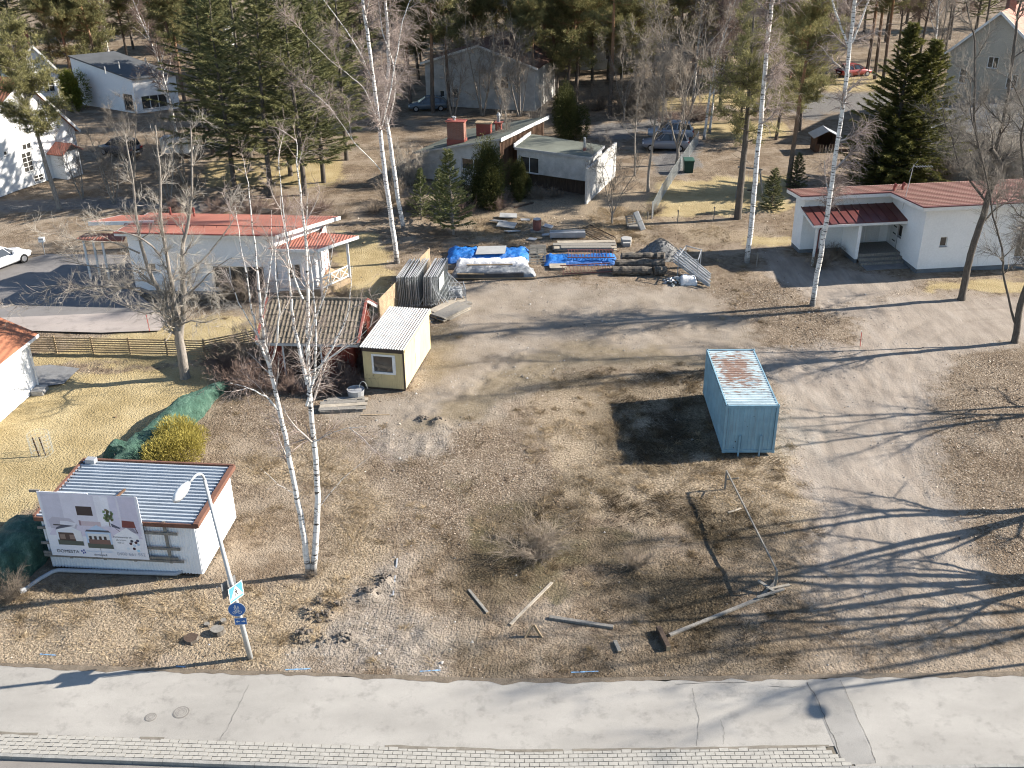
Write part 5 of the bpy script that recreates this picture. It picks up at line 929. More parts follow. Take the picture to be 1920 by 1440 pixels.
    house_icon(.4, .26, .15, .37, ((.3, .42, .58), (.5, .49, .48), (.06, .05, .05), 4)); inlay('print_facade', [(.42, .22), (.64, .22), (.64, .29), (.42, .29)], (.2, .12, .1), 9); inlay('print_roof', [(.4, .41), (.66, .41), (.64, .44), (.42, .44)], (.09, .09, .11), 9)
    inlay('print_white_house', [(.69, .14), (.94, .14), (.94, .38), (.83, .5), (.69, .37)], (.62, .61, .63), 6)
    for k, (x, z, c) in enumerate(((.845, .25, (.06, .025, .035)), (.9, .27, (.06, .025, .035)), (.86, .29, (.05, .05, .07)), (.88, .22, (.3, .42, .55)), (.92, .24, (.25, .35, .5)), (.87, .17, (.06, .025, .035)), (.91, .14, (.2, .45, .62)), (.81, .17, (.5, .55, .6)), (.92, .3, (.05, .06, .12)))): inlay('print_dot', [(x + .017 * math.cos(i * 1.047), z + .023 * math.sin(i * 1.047)) for i in range(6)], c, 8)
    def txt(body, fx, fz, size, col):
        me = text_mesh(body, size); me.materials.append(flat(col)); o = link(me, 'lettering', t, P_(fx, fz, 12), (R(90), 0, 0))
    txt('DOMESTA', .06, .055, .2, (.03, .03, .04)); txt('0400 661 552', .68, .055, .21, (.25, .26, .31)); txt('Ihastu uuteen kotiin', .37, .085, .135, (.42, .52, .66)); txt('domesta.fi', .44, .03, .13, (.05, .05, .07)); txt('Perheasuntoja alk.', .68, .335, .105, (.06, .06, .08)); txt('alk. k-hinta', .7, .29, .095, (.08, .08, .1)); txt('93,0 m\u00b2', .71, .245, .09, (.12, .12, .14)) 
    for k, (x, z) in enumerate(((.312, .08), (.335, .095), (.325, .05), (.345, .06))): inlay('print_logo', [(x, z), (x + .014, z - .004), (x + .016, z + .022), (x + .003, z + .026)], (.08, .1, .3), 8)
billboard()

# ---------------------------------------------------------------- street lamps and road signs
M['lampgrey'] = pmat('galvanised_pole', (.46, .47, .47), .5, .1, 1.5, .4); M['lampwhite'] = pmat('lamp_head', (.72, .72, .71), .4, .04); M['signblue'] = pmat('sign_blue', (.015, .12, .38), .4, .06, 4, .5); M['signlight'] = pmat('sign_light_blue', (.1, .32, .62), .4, .06, 4, .5); M['signwhite'] = pmat('sign_white', (.72, .72, .7), .4, .03); M['signblack'] = pmat('sign_black', (.03, .025, .03), .5); M['signback'] = pmat('sign_back_grey', (.22, .22, .22), .6)
def lamp(base, label, top=7.55, lean=(-.075, 0.0)):
    t = thing('street_lamp', label, 'street lamp', base, 0, 'street lamps along the footpath'); tx, ty = lean[0] * top, lean[1] * top
    m = MB(); m.tube([(0, 0, -.1), (tx * .4, ty * .4, top * .4), (tx, ty, top)], [.1, .08, .055], 12); m.build('pole', M['lampgrey'], t, smooth=True)
    d = Vector((-.42, -.9, 0)).normalized(); arc = [Vector((tx, ty, top - .02))]
    for k in range(1, 9): a = k / 8 * math.pi * .62; arc.append(Vector((tx, ty, top)) + d * (.34 * (1 - math.cos(a))) + Vector((0, 0, .34 * math.sin(a))))
    e = arc[-1]; dr = (arc[-1] - arc[-2]).normalized(); arc.append(e + dr * .22); m = MB(); m.tube(arc, .042, 10); m.build('arm', M['lampgrey'], t, smooth=True)
    h0 = arc[-1]; hd = (d + Vector((0, 0, -.28))).normalized(); m = MB(); prof = [(0, .055), (.1, .11), (.25, .155), (.45, .17), (.62, .14), (.74, .07), (.78, .01)]; m.tube([h0 + hd * (a * 1.05) for a, r in prof], [r for a, r in prof], 14); lh = m.build('lamp_head', M['lampwhite'], t, smooth=True)
    m = MB(); m.tube([h0 + hd * (a * 1.05) - Vector((0, 0, .06)) for a, r in prof[1:-1]], [r * .86 for a, r in prof[1:-1]], 12); m.build('lens', M['steel'], lh, smooth=True)
    return t
LB = Vector((-9.42, 28.63, 0)); lamp(LB, 'grey street lamp with curved arm carrying the blue road signs'); lamp((25.2, 29.15, 0), 'street lamp outside the right edge whose shadow falls on the footpath')
def lp(z, y=0): return LB + Vector((-.075 * z, y, z))
def sign(name, label, cat, c, yaw, mb_list, tilt=0): 
    t = thing(name, label, cat, c, yaw)
    for nm, m, mat in mb_list: m.build(nm, mat, t)
    return t
def quad(x0, x1, z0, z1, y): m = MB(); m.poly([(x0, y, z0), (x1, y, z0), (x1, y, z1), (x0, y, z1)]); return m
def pol(pts, y): m = MB(); m.poly([(x, y, z) for x, z in pts]); return m
def plate(pts, th=.012): m = MB(); m.slab([(x, -z, 0) for x, z in pts][::1], th); m.v = [(x, zz + 0, -yy) for x, yy, zz in m.v]; return m
def rect(w_, h): return [(-w_ / 2, -h / 2), (w_ / 2, -h / 2), (w_ / 2, h / 2), (-w_ / 2, h / 2)]
def box_plate(w_, h, th=.012): m = MB(); m.box(-w_ / 2, w_ / 2, 0, th, -h / 2, h / 2); return m
def disc(r, y0, y1, n=32): m = MB(); m.tube([(0, y0, 0), (0, y1, 0)], r, n); return m
def walker(s, y, ox=0, oz=0):
    """small striding figure as three flat shapes"""
    out = [pol([(ox + s * .05 * math.cos(i * .785), oz + s * .17 + s * .05 * math.sin(i * .785)) for i in range(8)], y)]
    out.append(pol([(ox + s * x, oz + s * z) for x, z in ((-.06, .1), (.06, .1), (.05, -.06), (-.05, -.06))], y)); out.append(pol([(ox + s * x, oz + s * z) for x, z in ((-.05, -.05), (0, -.05), (-.1, -.27), (-.15, -.27))], y)); out.append(pol([(ox + s * x, oz + s * z) for x, z in ((0, -.05), (.05, -.05), (.13, -.25), (.08, -.27))], y)); out.append(pol([(ox + s * x, oz + s * z) for x, z in ((-.06, .09), (-.03, .09), (-.13, -.05), (-.15, -.03))], y)); return out
def crossing(c, yaw, label):
    s = .64; L = [('plate', box_plate(s, s), M['signback']), ('border', quad(-s / 2, s / 2, -s / 2, s / 2, -.002), M['signwhite']), ('field', quad(-s * .455, s * .455, -s * .455, s * .455, -.004), M['signlight']), ('triangle', pol([(-s * .44, -s * .34), (s * .44, -s * .34), (0, s * .44)], -.006), M['signwhite'])]
    for m in walker(.62, -.008, .0, .02): L.append(('figure', m, M['signblack']))
    for k in range(5): x = -.19 + k * .095; L.append(('stripe', pol([(x - .028, -.205), (x + .012, -.205), (x + .03, -.165), (x - .01, -.165)], -.008), M['signblack']))
    return sign('crossing_sign', label, 'road sign', c, yaw, L)
z = 3.05; yaw = math.atan2(.51, .34)
crossing(lp(z) + Vector((.13, -.11, 0)), yaw, 'pedestrian crossing sign facing the light on the lamp post'); crossing(lp(z) + Vector((-.16, .1, .05)), yaw + math.pi, 'crossing sign seen from its grey back on the lamp post')
def path_sign():
    y = -.13; L = [('plate', disc(.3, 0, .012), M['signback']), ('border', disc(.3, -.002, .0), M['signwhite']), ('field', disc(.285, -.004, -.002), M['signblue'])]
    for m in walker(.42, -.006, -.04, .11) + walker(.32, -.006, .055, .09): L.append(('figure', m, M['signwhite']))
    def ring(cx, cz, r): m = MB(); [m.poly([(cx + r * math.cos(a), -.006, cz + r * math.sin(a)), (cx + r * math.cos(b), -.006, cz + r * math.sin(b)), (cx + (r - .016) * math.cos(b), -.006, cz + (r - .016) * math.sin(b)), (cx + (r - .016) * math.cos(a), -.006, cz + (r - .016) * math.sin(a))]) for a, b in [(i * .3927, (i + 1) * .3927) for i in range(16)]]; return m
    L += [('bicycle', ring(-.09, -.12, .065), M['signwhite']), ('bicycle', ring(.09, -.12, .065), M['signwhite'])]; fr = MB()
    for (a, b) in (((-.09, -.12), (-.05, -.03)), ((-.05, -.03), (.06, -.03)), ((.06, -.03), (.09, -.12)), ((-.05, -.03), (0, -.12)), ((0, -.12), (.06, -.03)), ((-.09, -.12), (0, -.12)), ((.05, .0), (.06, -.03)), ((-.07, -.01), (-.03, -.01))): d = (Vector((b[0], 0, b[1])) - Vector((a[0], 0, a[1]))).normalized(); s = Vector((-d.z, 0, d.x)) * .007; A, B = Vector((a[0], -.006, a[1])), Vector((b[0], -.006, b[1])); fr.poly([A - s, B - s, B + s, A + s])
    L.append(('bicycle_frame', fr, M['signwhite'])); t = sign('path_sign', 'round blue shared footpath and cycle path sign on the lamp post', 'road sign', lp(2.3) + Vector((0, -.12, 0)), .12, L)
    L = [('plate', box_plate(.42, .3), M['signback']), ('border', quad(-.21, .21, -.15, .15, -.002), M['signwhite']), ('field', quad(-.198, .198, -.138, .138, -.004), M['signblue'])]
    for s in (-1, 1): L.append(('arrow', pol([(s * .03, -.014), (s * .1, -.014), (s * .1, -.05), (s * .17, 0), (s * .1, .05), (s * .1, .014), (s * .03, .014)][::s], -.006), M['signwhite']))
    sign('arrow_plate', 'small blue plate with two opposite arrows under the round sign', 'road sign', lp(1.78) + Vector((.03, -.12, 0)), .08, L)
path_sign()

# ---------------------------------------------------------------- yellow site cabin
M['yellow'] = grime_mat('pale_yellow_sheet', (.6, .49, .27), (.3, .23, .14)); M['cabinroof'] = rust_mat('cabin_roof_sheet', (.52, .52, .5), .42); M['trimdark'] = pmat('dark_brown_trim', (.07, .055, .045), .7); M['rustline'] = pmat('rusty_valley', (.2, .1, .065), .9, .3, 6)
def cabin():
    Wd, D, Hh = 2.24, 5.2, 2.4; t = thing('site_cabin', 'pale yellow site cabin with ribbed roof beside the red shed', 'cabin', (-7.83, 49.46, 0), R(-11)); z0 = .1; sh = Vector((0, 0, 0))
    class L_(Wall): pass
    base = thing.__name__
    m = MB(); x0, x1, a, b = .5, 1.72, .95, 2.02
    for (c0, c1, e0, e1) in ((0, x0, z0, Hh), (x1, Wd, z0, Hh), (x0, x1, z0, a), (x0, x1, b, Hh)): m.poly([(c0, 0, e0), (c1, 0, e0), (c1, 0, e1), (c0, 0, e1)])
    for p, q in (((x0, a), (x1, a)), ((x1, a), (x1, b)), ((x1, b), (x0, b)), ((x0, b), (x0, a))): m.poly([(p[0], 0, p[1]), (q[0], 0, q[1]), (q[0], .12, q[1]), (p[0], .12, p[1])])
    m.poly([(Wd, 0, z0), (Wd, D, z0), (Wd, D, Hh), (Wd, 0, Hh)]).poly([(0, D, z0), (0, 0, z0), (0, 0, Hh), (0, D, Hh)]).poly([(Wd, D, z0), (0, D, z0), (0, D, Hh), (Wd, D, Hh)]); m.build('wall', M['yellow'], t)
    rb = MB()
    for k in range(23):
        x = .06 + k * .094
        if x0 - .05 < x < x1 + .05: rb.box(x, x + .025, -.012, 0.001, z0, a - .05).box(x, x + .025, -.012, 0.001, b + .05, Hh - .2)
        else: rb.box(x, x + .025, -.012, 0.001, z0, Hh - .2)
    rb.build('wall_rib', M['yellow'], t)
    w_ = MB(); f = .07; w_.box(x0 - .03, x1 + .03, -.02, .05, a - .04, a + f).box(x0 - .03, x1 + .03, -.02, .05, b - f, b + .03).box(x0 - .03, x0 + f, -.02, .05, a + f, b - f).box(x1 - f - .05, x1 + .05, -.03, .05, a + f, b - f); wo_ = w_.build('window', M['white'], t); g = MB(); g.poly([(x0 + f, .04, a + f), (x1 - f, .04, a + f), (x1 - f, .04, b - f), (x0 + f, .04, b - f)]); g.build('pane', M['glass'], wo_)
    g = MB(); y0, y1 = 2.1, 2.85; g.box(Wd - .02, Wd + .025, y0, y1, .25, 2.15); d = g.build('door', M['door'], t); g = MB(); g.box(Wd + .025, Wd + .07, y0 + .08, y0 + .18, 1.2, 1.24); g.build('handle', M['steel'], d)
    g = MB(); g.corr((-.14, -.14, Hh + .04), (1, 0, 0), (0, 1, 0), (0, 0, 1), Wd + .22, D + .28, .148, .05, duty=.42); g.build('roof_sheet', M['cabinroof'], t)
    for k in range(16): g = MB(); x = -.14 + (k + .02) * (Wd + .22) / 16; g.box(x, x + .035, -.13, D + .12, Hh + .042, Hh + .047); g.build('roof_valley', M['rustline'], t)
    g = MB(); g.box(-.02, Wd + .02, -.06, -.015, Hh - .2, Hh + .035); g.build('fascia', M['trimdark'], t); g = MB(); g.box(Wd - .06, Wd + .02, -.04, .03, z0, Hh - .2); g.build('corner_trim', M['trimdark'], t); g = MB(); g.box(Wd + .02, Wd + .1, -.1, D + .1, Hh - .12, Hh + .06); g.build('verge_trim', M['yellow'], t)
    g = MB(); g.box(.02, Wd - .02, .02, D - .02, -.05, z0 + .01); g.build('base', M['wood_dark'], t)
cabin()

# ---------------------------------------------------------------- red shed with concrete tiles
M['tile'] = None
def tile_mat():
    t = NT('mossy_concrete_tile'); oi = t.n('ShaderNodeObjectInfo'); c = t.ramp(oi.outputs['Random'], [(0, (.13, .105, .08)), (.5, (.185, .152, .118)), (1, (.24, .2, .155))]); d = t.ramp(t.noise(7, 5, .7), [(.35, (.05, .045, .03)), (.62, (.22, .185, .14))]); return t.finish(t.mix(.5, c, d), .95, .1, 0, t.noise(30, 3, .7), .4, .02)
M['tile'] = tile_mat()
def red_shed():
    t = thing('red_shed', 'dark red boarded shed with mossy concrete tile roof among bare twigs', 'shed', (-13.25, 51.05, 0), R(-4.2)); Wd, D, He, Hr, yr = 4.75, 4.7, 2.3, 3.5, 2.55
    m = MB(); x0, x1, zt = .95, 2.95, 1.95
    for (a, b, c, e) in ((0, x0, 0, He), (x1, Wd, 0, He), (x0, x1, zt, He)): m.poly([(a, 0, c), (b, 0, c), (b, 0, e), (a, 0, e)])
    m.poly([(x0, 0, 0), (x0, .15, 0), (x0, .15, zt), (x0, 0, zt)]).poly([(x1, 0, 0), (x1, 0, zt), (x1, .15, zt), (x1, .15, 0)]).poly([(x0, 0, zt), (x0, .15, zt), (x1, .15, zt), (x1, 0, zt)])
    m.poly([(Wd, 0, 0), (Wd, D, 0), (Wd, D, He), (Wd, yr, Hr - .05), (Wd, 0, He)]).poly([(0, D, 0), (0, 0, 0), (0, 0, He), (0, yr, Hr - .05), (0, D, He)]).poly([(Wd, D, 0), (0, D, 0), (0, D, He), (Wd, D, He)]); m.build('wall', M['redboard'], t)
    for k in range(23):
        y = .05 + k * .2; z = He + (Hr - He) * (y / yr if y < yr else (D - y) / (D - yr)); b = MB(); b.box(Wd - .001, Wd + .02, y, y + .05, 0, z - .1); b.build('wall_batten', M['redboard'], t)
    for k in range(24):
        x = .03 + k * .2; b = MB(); b.box(x, x + .05, -.02, .001, 0 if not x0 - .1 < x < x1 + .05 else zt + .1, He - .02); b.build('wall_batten', M['redboard'], t)
    for k in range(2): g = MB(); g.box(x0 + k * 1.0, x0 + .98 + k * 1.0, .1, .14, .0, zt); g.build('door', M['wood_dark'], t)
    g = MB(); g.box(x0 - .08, x0, -.04, .02, 0, zt + .08).box(x1, x1 + .08, -.04, .02, 0, zt + .08).box(x0, x1, -.04, .02, zt, zt + .08).box(x0 + .95, x0 + 1.04, .06, .1, 0, zt); g.build('door_frame', M['white'], t)
    ov, ovy = .38, .35; sl = (Hr - He) / yr; zf = He - sl * ovy
    m = MB(); m.slab([(-ov, -ovy, zf), (Wd + ov, -ovy, zf), (Wd + ov, yr, Hr), (-ov, yr, Hr)], .08); sb = (Hr - He) / (D - yr); m.slab([(-ov, yr, Hr), (Wd + ov, yr, Hr), (Wd + ov, D + ovy, He - sb * ovy), (-ov, D + ovy, He - sb * ovy)], .08); rf = m.build('roof', M['tile'], t)
    # each roof tile: a curved pan, overlapping the row below
    nc, nr = 25, 8; tw = (Wd + 2 * ov) / nc; ln = math.hypot(yr + ovy, Hr - zf); tl = ln / nr; ang = math.atan2(Hr - zf, yr + ovy); tm = MB(); prof = [(0, .012), (.12, .036), (.3, .05), (.48, .036), (.6, .014), (1, .01)]; rows_ = [(-.03, .022), (tl * 1.03, .0)]; vs = []
    for (yy, dz) in rows_:
        for (fx, fz) in prof: tm.v.append((fx * tw * 1.02, yy, fz + dz))
    n = len(prof)
    for i in range(n - 1): tm.f.append((i, i + 1, n + i + 1, n + i)); tm.m.append(0)
    for (fx, fz) in prof: tm.v.append((fx * tw * 1.02, -.03, .0))
    for i in range(n - 1): tm.f.append((2 * n + i, 2 * n + i + 1, i + 1, i)); tm.m.append(0)
    tme = tm.mesh('roof_tile', M['tile'], False); rs = random.Random(2)
    for r_ in range(nr):
        for c in range(nc):
            s_ = r_ * tl; link(tme, 'roof_tile', rf, (-ov + c * tw, -ovy + s_ * math.cos(ang), zf + s_ * math.sin(ang) + rs.uniform(0, .012)), (ang + rs.uniform(-.02, .02), rs.uniform(-.02, .02), rs.uniform(-.015, .015)))
    g = MB()
    for k in range(14): x = -ov + k * (Wd + 2 * ov) / 14; g.tube([(x, yr, Hr + .03), (x + .42, yr, Hr + .045)], .11, 8)
    g.build('ridge_tile', M['tile'], t)
    g = MB(); g.box(-ov, Wd + ov, -ovy - .04, -ovy, zf - .14, zf + .02); g.build('fascia', M['plinthlight'], t)
    for x in (-ov - .03, Wd + ov):
        g = MB(); g.beam((x, -ovy, zf - .03), (x, yr, Hr - .03), .05, .2); g.build('bargeboard', M['white'], t); g = MB(); g.beam((x, yr, Hr - .03), (x, D + ovy, He - sb * ovy - .03), .05, .2); g.build('bargeboard', M['white'], t); g = MB(); g.beam((x, -ovy, zf + .09), (x, yr, Hr + .09), .14, .05); g.build('verge_cap', M['redmetal'], t); g = MB(); g.beam((x, yr, Hr + .09), (x, D + ovy, He - sb * ovy + .09), .14, .05); g.build('verge_cap', M['redmetal'], t)
M['plinthlight'] = pmat('pale_grey_board', (.45, .45, .44), .8)
red_shed()
M['redpaint'] = pmat('red_paint', (.5, .06, .05), .5); M['bingreen'] = pmat('green_plastic', (.015, .05, .04), .5); M['binlid'] = pmat('pale_green_lid', (.05, .11, .085), .5)
# ---------------------------------------------------------------- fences
def slat_fence(pts, Hh, slats, label, mat, post=.09, sw=.09, bay=2.05, solid=False):
    t = thing('slat_fence' if not solid else 'board_fence', label, 'fence', pts[0]); o = Vector(pts[0]); o.z = 0; sm = {}
    for i in range(len(pts) - 1):
        a, b = Vector(pts[i]), Vector(pts[i + 1]); L = (b - a).length; n = max(1, round(L / bay)); d = (b - a).normalized(); yaw = math.atan2(d.y, d.x)
        for k in range(n):
            p = a.lerp(b, k / n); m = MB(); m.box(-post / 2, post / 2, -post / 2, post / 2, -.2, Hh + .05); m.build('post', mat, t, loc=p - o)
            me = sm.get((i, round(L / n, 3)))
            if me is None: me = MB().box(.01, L / n - .01, -post / 2 - .03, -post / 2, -sw / 2, sw / 2).mesh('slat', mat); sm[(i, round(L / n, 3))] = me
            for s in range(slats): link(me, 'slat', t, p - o + Vector((0, 0, .14 + (Hh - .18) * s / (slats - 1))), (0, 0, yaw))
    m = MB(); m.box(-post / 2, post / 2, -post / 2, post / 2, -.2, Hh + .05); m.build('post', mat, t, loc=Vector(pts[-1]) - o); return t
slat_fence([at(38, 660), at(385, 668), at(482, 648)], 1.02, 7, 'low brown horizontal slat fence crossing the yellow lawn', M['fence_wood'], sw=.07)
a_, b_ = at(712, 612), at(806, 512); slat_fence([a_, b_], 1.75, 12, 'tall board fence running from the red shed behind the stacked panels', M['wood_tan'], sw=.135, solid=True)
M['wire'] = pmat('grey_wire', (.4, .42, .4), .6, .1, 3, .3)
def wire_fence():
    P = [at(1222, 410), at(1240, 375), at(1258, 345), at(1276, 318), at(1292, 295), at(1308, 272)]; t = thing('wire_fence', 'grey wire mesh fence running up beside the green bin', 'fence', P[0]); o = Vector(P[0])
    for p in P: m = MB(); m.tube([p - o - Vector((0, 0, .2)), p - o + Vector((0, 0, 1.35))], .04, 6); m.build('post', M['steel'], t)
    for i in range(len(P) - 1):
        a, b = P[i] - o, P[i + 1] - o; m = MB(); n = int((b - a).length / .16)
        for k in range(n + 1): p = a.lerp(b, k / n); m.beam(p + Vector((0, 0, .08)), p + Vector((0, 0, 1.25)), .014)
        for k in range(9): z = Vector((0, 0, .08 + k * .146)); m.beam(a + z, b + z, .014)
        m.build('mesh_panel', M['wire'], t)
wire_fence()
for k, (px, py) in enumerate(((1270, 418), (1338, 412), (1214, 412), (1418, 500), (1000, 0))):
    if py == 0: continue
    p = at(px, py); t = thing('fence_post', ['short grey post left over below the wire fence end', 'short grey post standing in the shaded grass', 'dark post stub at the end of the wire fence', 'thin stake beside the right-hand birch trunk'][k], 'post', p); m = MB(); m.tube([(0, 0, -.1), (.03, 0, 1.0 if k != 2 else .6)], .035, 6); m.build('shaft', M['wood_grey'], t); m = MB(); m.box(-.045, .045, -.045, .045, .9 if k != 2 else .5, 1.02 if k != 2 else .62); m.build('cap', M['wood_grey'], t)

# ---------------------------------------------------------------- netted hedges
def net_mat():
    t = NT('green_shade_net'); f = t.noise(1.9, 6, .78, stretch=(1.6, .8, .5)); c = t.ramp(f, [(.3, (.025, .062, .042)), (.5, (.055, .125, .088)), (.62, (.12, .215, .16)), (.75, (.3, .39, .32))]); m = t.finish(c, .55, .35, 0, t.noise(3.5, 6, .75), 1.0, .2, translucent=.12); return m  # pale ramp stops paint highlights onto the wrinkles of the net
M['net'] = net_mat()
def net_hedge(path, wd, Hh, label, seed):
    rs = np.random.RandomState(seed); pts = [Vector(p) for p in path]; n, k = 70, 26; L = [0]
    for i in range(len(pts) - 1): L.append(L[-1] + (pts[i + 1] - pts[i]).length)
    V = []
    for i in range(n + 1):
        s = L[-1] * i / n; j = max(q for q in range(len(L) - 1) if L[q] <= s + 1e-6); p = pts[j].lerp(pts[j + 1], (s - L[j]) / (L[j + 1] - L[j])); d = (pts[j + 1] - pts[j]).normalized(); sd_ = Vector((-d.y, d.x, 0)); e = min(1, .3 + 2.2 * i / n, .3 + 4 * (n - i) / n) 
        for q in range(k + 1):
            a = math.pi * q / k; x = -math.cos(a); zz = max(0.0, math.sin(a)); V.append((p + sd_ * (wd / 2 * e * np.sign(x) * abs(x) ** .75)) + Vector((0, 0, Hh * e * zz ** .7 - .03)))
    V = np.array([tuple(v) for v in V]); nn = fbm(V[:, :2] * 1.0 + V[:, 2:3] * .7, seed, 1.3, 4) - .5; n2 = fbm(V[:, :2] + V[:, 2:3], seed + 3, 4.0, 3) - .5; c = V.mean(0); V[:, 2] = np.maximum(V[:, 2] + (nn * .4 + n2 * .12) * np.clip(V[:, 2], 0, 1), -.05); V[:, 0] += nn * .2 + n2 * .12; V[:, 1] += n2 * .2
    idx = np.arange((n + 1) * (k + 1)).reshape(n + 1, k + 1); F = np.stack([idx[:-1, :-1], idx[:-1, 1:], idx[1:, 1:], idx[1:, :-1]], -1).reshape(-1, 4)
    t = thing('netted_hedge', label, 'hedge', pts[0]); V -= np.array(pts[0]); o = link(npmesh('net', V, F, M['net'], False), 'net', t)
    m = MB()
    for i in range(9): p = pts[0].lerp(pts[-1], (i + .5) / 9) - pts[0]; m.tube([p - Vector((0, 0, .1)), p + Vector((rs.uniform(-.2, .2), rs.uniform(-.2, .2), Hh * .7))], [.04, .015], 5)
    m.build('stem', M['bark_dark'], t)
net_hedge([at(430, 722), at(400, 742), at(350, 785), at(290, 838), at(240, 880), at(190, 915)], 1.35, 1.15, 'hedge wrapped in green netting between lawn and vacant lot', 5)
net_hedge([at(98, 985), at(40, 1050), at(-40, 1120)], 2.2, 1.6, 'hedge under dark green netting left of the billboard shed', 9)
net_hedge([at(224, 885), at(238, 866)], 1.6, 1.3, 'small bush bundled in green netting behind the shed roof', 12)

# ---------------------------------------------------------------- tarps, bundles, pallets
def tarp_mat(name, c, k=.3):
    t = NT(name); cc = t.ramp(t.noise(1.4, 5, .65), [(.3, vary(c, 1 - k)), (.7, vary(c, 1 + k))]); return t.finish(cc, .45, .45, 0, t.noise(4.5, 6, .7), .8, .12)
M['bluetarp'] = tarp_mat('blue_tarpaulin', (.015, .13, .42)); M['whitetarp'] = tarp_mat('white_wrapping', (.62, .62, .63), .12); M['greytarp'] = tarp_mat('grey_wrapping', (.2, .21, .22), .3); M['blackwrap'] = tarp_mat('black_plastic', (.05, .052, .056), .3); M['whitebag'] = tarp_mat('white_sack', (.68, .68, .68), .08); M['greysheet'] = pmat('grey_sheet', (.36, .36, .35), .8, .12, 2)
def drape(L, Wd, Hh, seed, ruff=.12, skirt=.2, nx=46, ny=20, edge=.35):
    """cloth over a box-shaped load, local origin at its centre on the ground"""
    x = np.linspace(-1, 1, nx); y = np.linspace(-1, 1, ny); X, Y = np.meshgrid(x, y); rs = np.random.RandomState(seed)
    P = np.stack([X.ravel() * L, Y.ravel() * Wd], 1); n1 = fbm(P + 9, seed, .9, 4) - .5; n2 = fbm(P + 3, seed + 1, 3.0, 3) - .5
    def ez(q, e): return np.clip((1 - np.abs(q)) / e, 0, 1) ** .5
    ex = ez(X.ravel(), edge * Wd / L + .04); ey = ez(Y.ravel(), edge); Z_ = Hh * np.minimum(ex, ey) * (1 + n1 * .5) + n2 * ruff * (.3 + .7 * np.minimum(ex, ey)); Z_ = np.maximum(Z_, .02 + np.abs(n2) * .1)
    V = np.stack([X.ravel() * L / 2 * (1 + n1 * .1) + n2 * skirt, Y.ravel() * Wd / 2 * (1 + n1 * .16) + n1 * skirt, Z_], 1); idx = np.arange(nx * ny).reshape(ny, nx); F = np.stack([idx[:-1, :-1], idx[:-1, 1:], idx[1:, 1:], idx[1:, :-1]], -1).reshape(-1, 4); return V, F
CLOTH = [None]
def cz(x, y, r=.25): V = CLOTH[0]; return float(V[np.argsort((V[:, 0] - x) ** 2 + (V[:, 1] - y) ** 2)[:4], 2].max()) + .025
def tarp_thing(name, label, cat, px0, px1, py, Wd, Hh, mat, seed, ruff=.12, yaw=0.0, part='cover', core=None):
    a, b = at(px0, py), at(px1, py); c = (a + b) / 2 + Vector((0, Wd / 2, 0)); L = (b - a).length; t = thing(name, label, cat, c, yaw); V, F = drape(L, Wd, Hh, seed, ruff); link(npmesh(part, V, F, mat, False), part, t)
    m = MB(); m.box(-L * .4, L * .4, -Wd * .34, Wd * .34, 0, Hh * .6); m.build('load', core or M['wood_grey'], t); t['_'] = 0; del t['_']; CLOTH[0] = V; return t, L
t, L = tarp_thing('tarp_pile', 'long heap covered with torn blue tarpaulin and a grey board', 'tarpaulin', 838, 994, 494, 2.5, .5, M['bluetarp'], 11, .3)
zb = max(cz(-.6, -.3), cz(.8, .2), cz(.1, 0)) + .02; m = MB(); m.slab([(-.9, -.95, zb - .04), (1.15, -.95, zb), (1.25, .55, zb + .03), (-.75, .55, zb)], .03); m.build('board', M['greysheet'], t)
for (x, y, rx, ry) in ((-1.2, 1.0, .55, .28), (1.9, .75, .5, .3), (.9, 1.05, .2, .1)): m = MB(); m.poly([(x + rx * math.cos(i * .524) * random.Random(i).uniform(.8, 1.1), y + ry * math.sin(i * .524), cz(x + rx * math.cos(i * .524), y + ry * math.sin(i * .524)) + .02) for i in range(12)]); m.build('torn_hole', M['castdark'], t)
t, L = tarp_thing('wrapped_bundle', 'long bundle wrapped in crumpled white plastic in front of blue heap', 'bundle', 853, 992, 506, 1.3, .5, M['whitetarp'], 15, .12)
t, L = tarp_thing('wrapped_bundle', 'long bundle in grey plastic with timber bearers, nearest the bare yard', 'bundle', 846, 1004, 523, 1.25, .48, M['greytarp'], 19, .18, core=M['blackwrap'])
m = MB(); m.box(-L * .42, L * .36, -.72, -.5, .1, .42); m.build('dark_panel', M['blackwrap'], t)
for (x0, x1, y, z) in ((-2.6, 2.9, -.74, .1), (-2.4, -.6, -.74, .42), (-1.8, 1.3, .45, .6)): m = MB(); m.beam((x0, y, z), (x1, y, z), .1, .08); m.build('bearer', M['wood_tan'], t)
t, L = tarp_thing('tarp_pile', 'low stack under bright blue tarpaulin beside the logs', 'tarpaulin', 1020, 1158, 499, 1.9, .34, M['bluetarp'], 23, .16)
def frame_ladder(label, a, b, wd, mat, n, z0, z1, name='scaffold_frame', rung=.03, rail=.05):
    a, b = Vector(a), Vector(b); t = thing(name, label, 'scaffold frame' if name == 'scaffold_frame' else 'ladder', ((a.x + b.x) / 2, (a.y + b.y) / 2, 0)); o = Vector(t.location); a.z = b.z = 0; d = (b - a).normalized(); s = Vector((-d.y, d.x, 0)) * wd / 2; p = {}
    for sg, z in ((-1, z0), (1, z1)): m = MB(); m.beam(a - o + s * sg + Vector((0, 0, z)), b - o + s * sg + Vector((0, 0, z)), rail, rail * 1.2); m.build('rail', mat, t)
    for k in range(n): f = (k + .5) / n; c = a.lerp(b, f) - o; m = MB(); m.beam(c - s + Vector((0, 0, z0)), c + s + Vector((0, 0, z1)), rung); m.build('rung', mat, t)
    return t
M['redoxide'] = pmat('red_oxide_steel', (.2, .085, .07), .7, .25, 3)
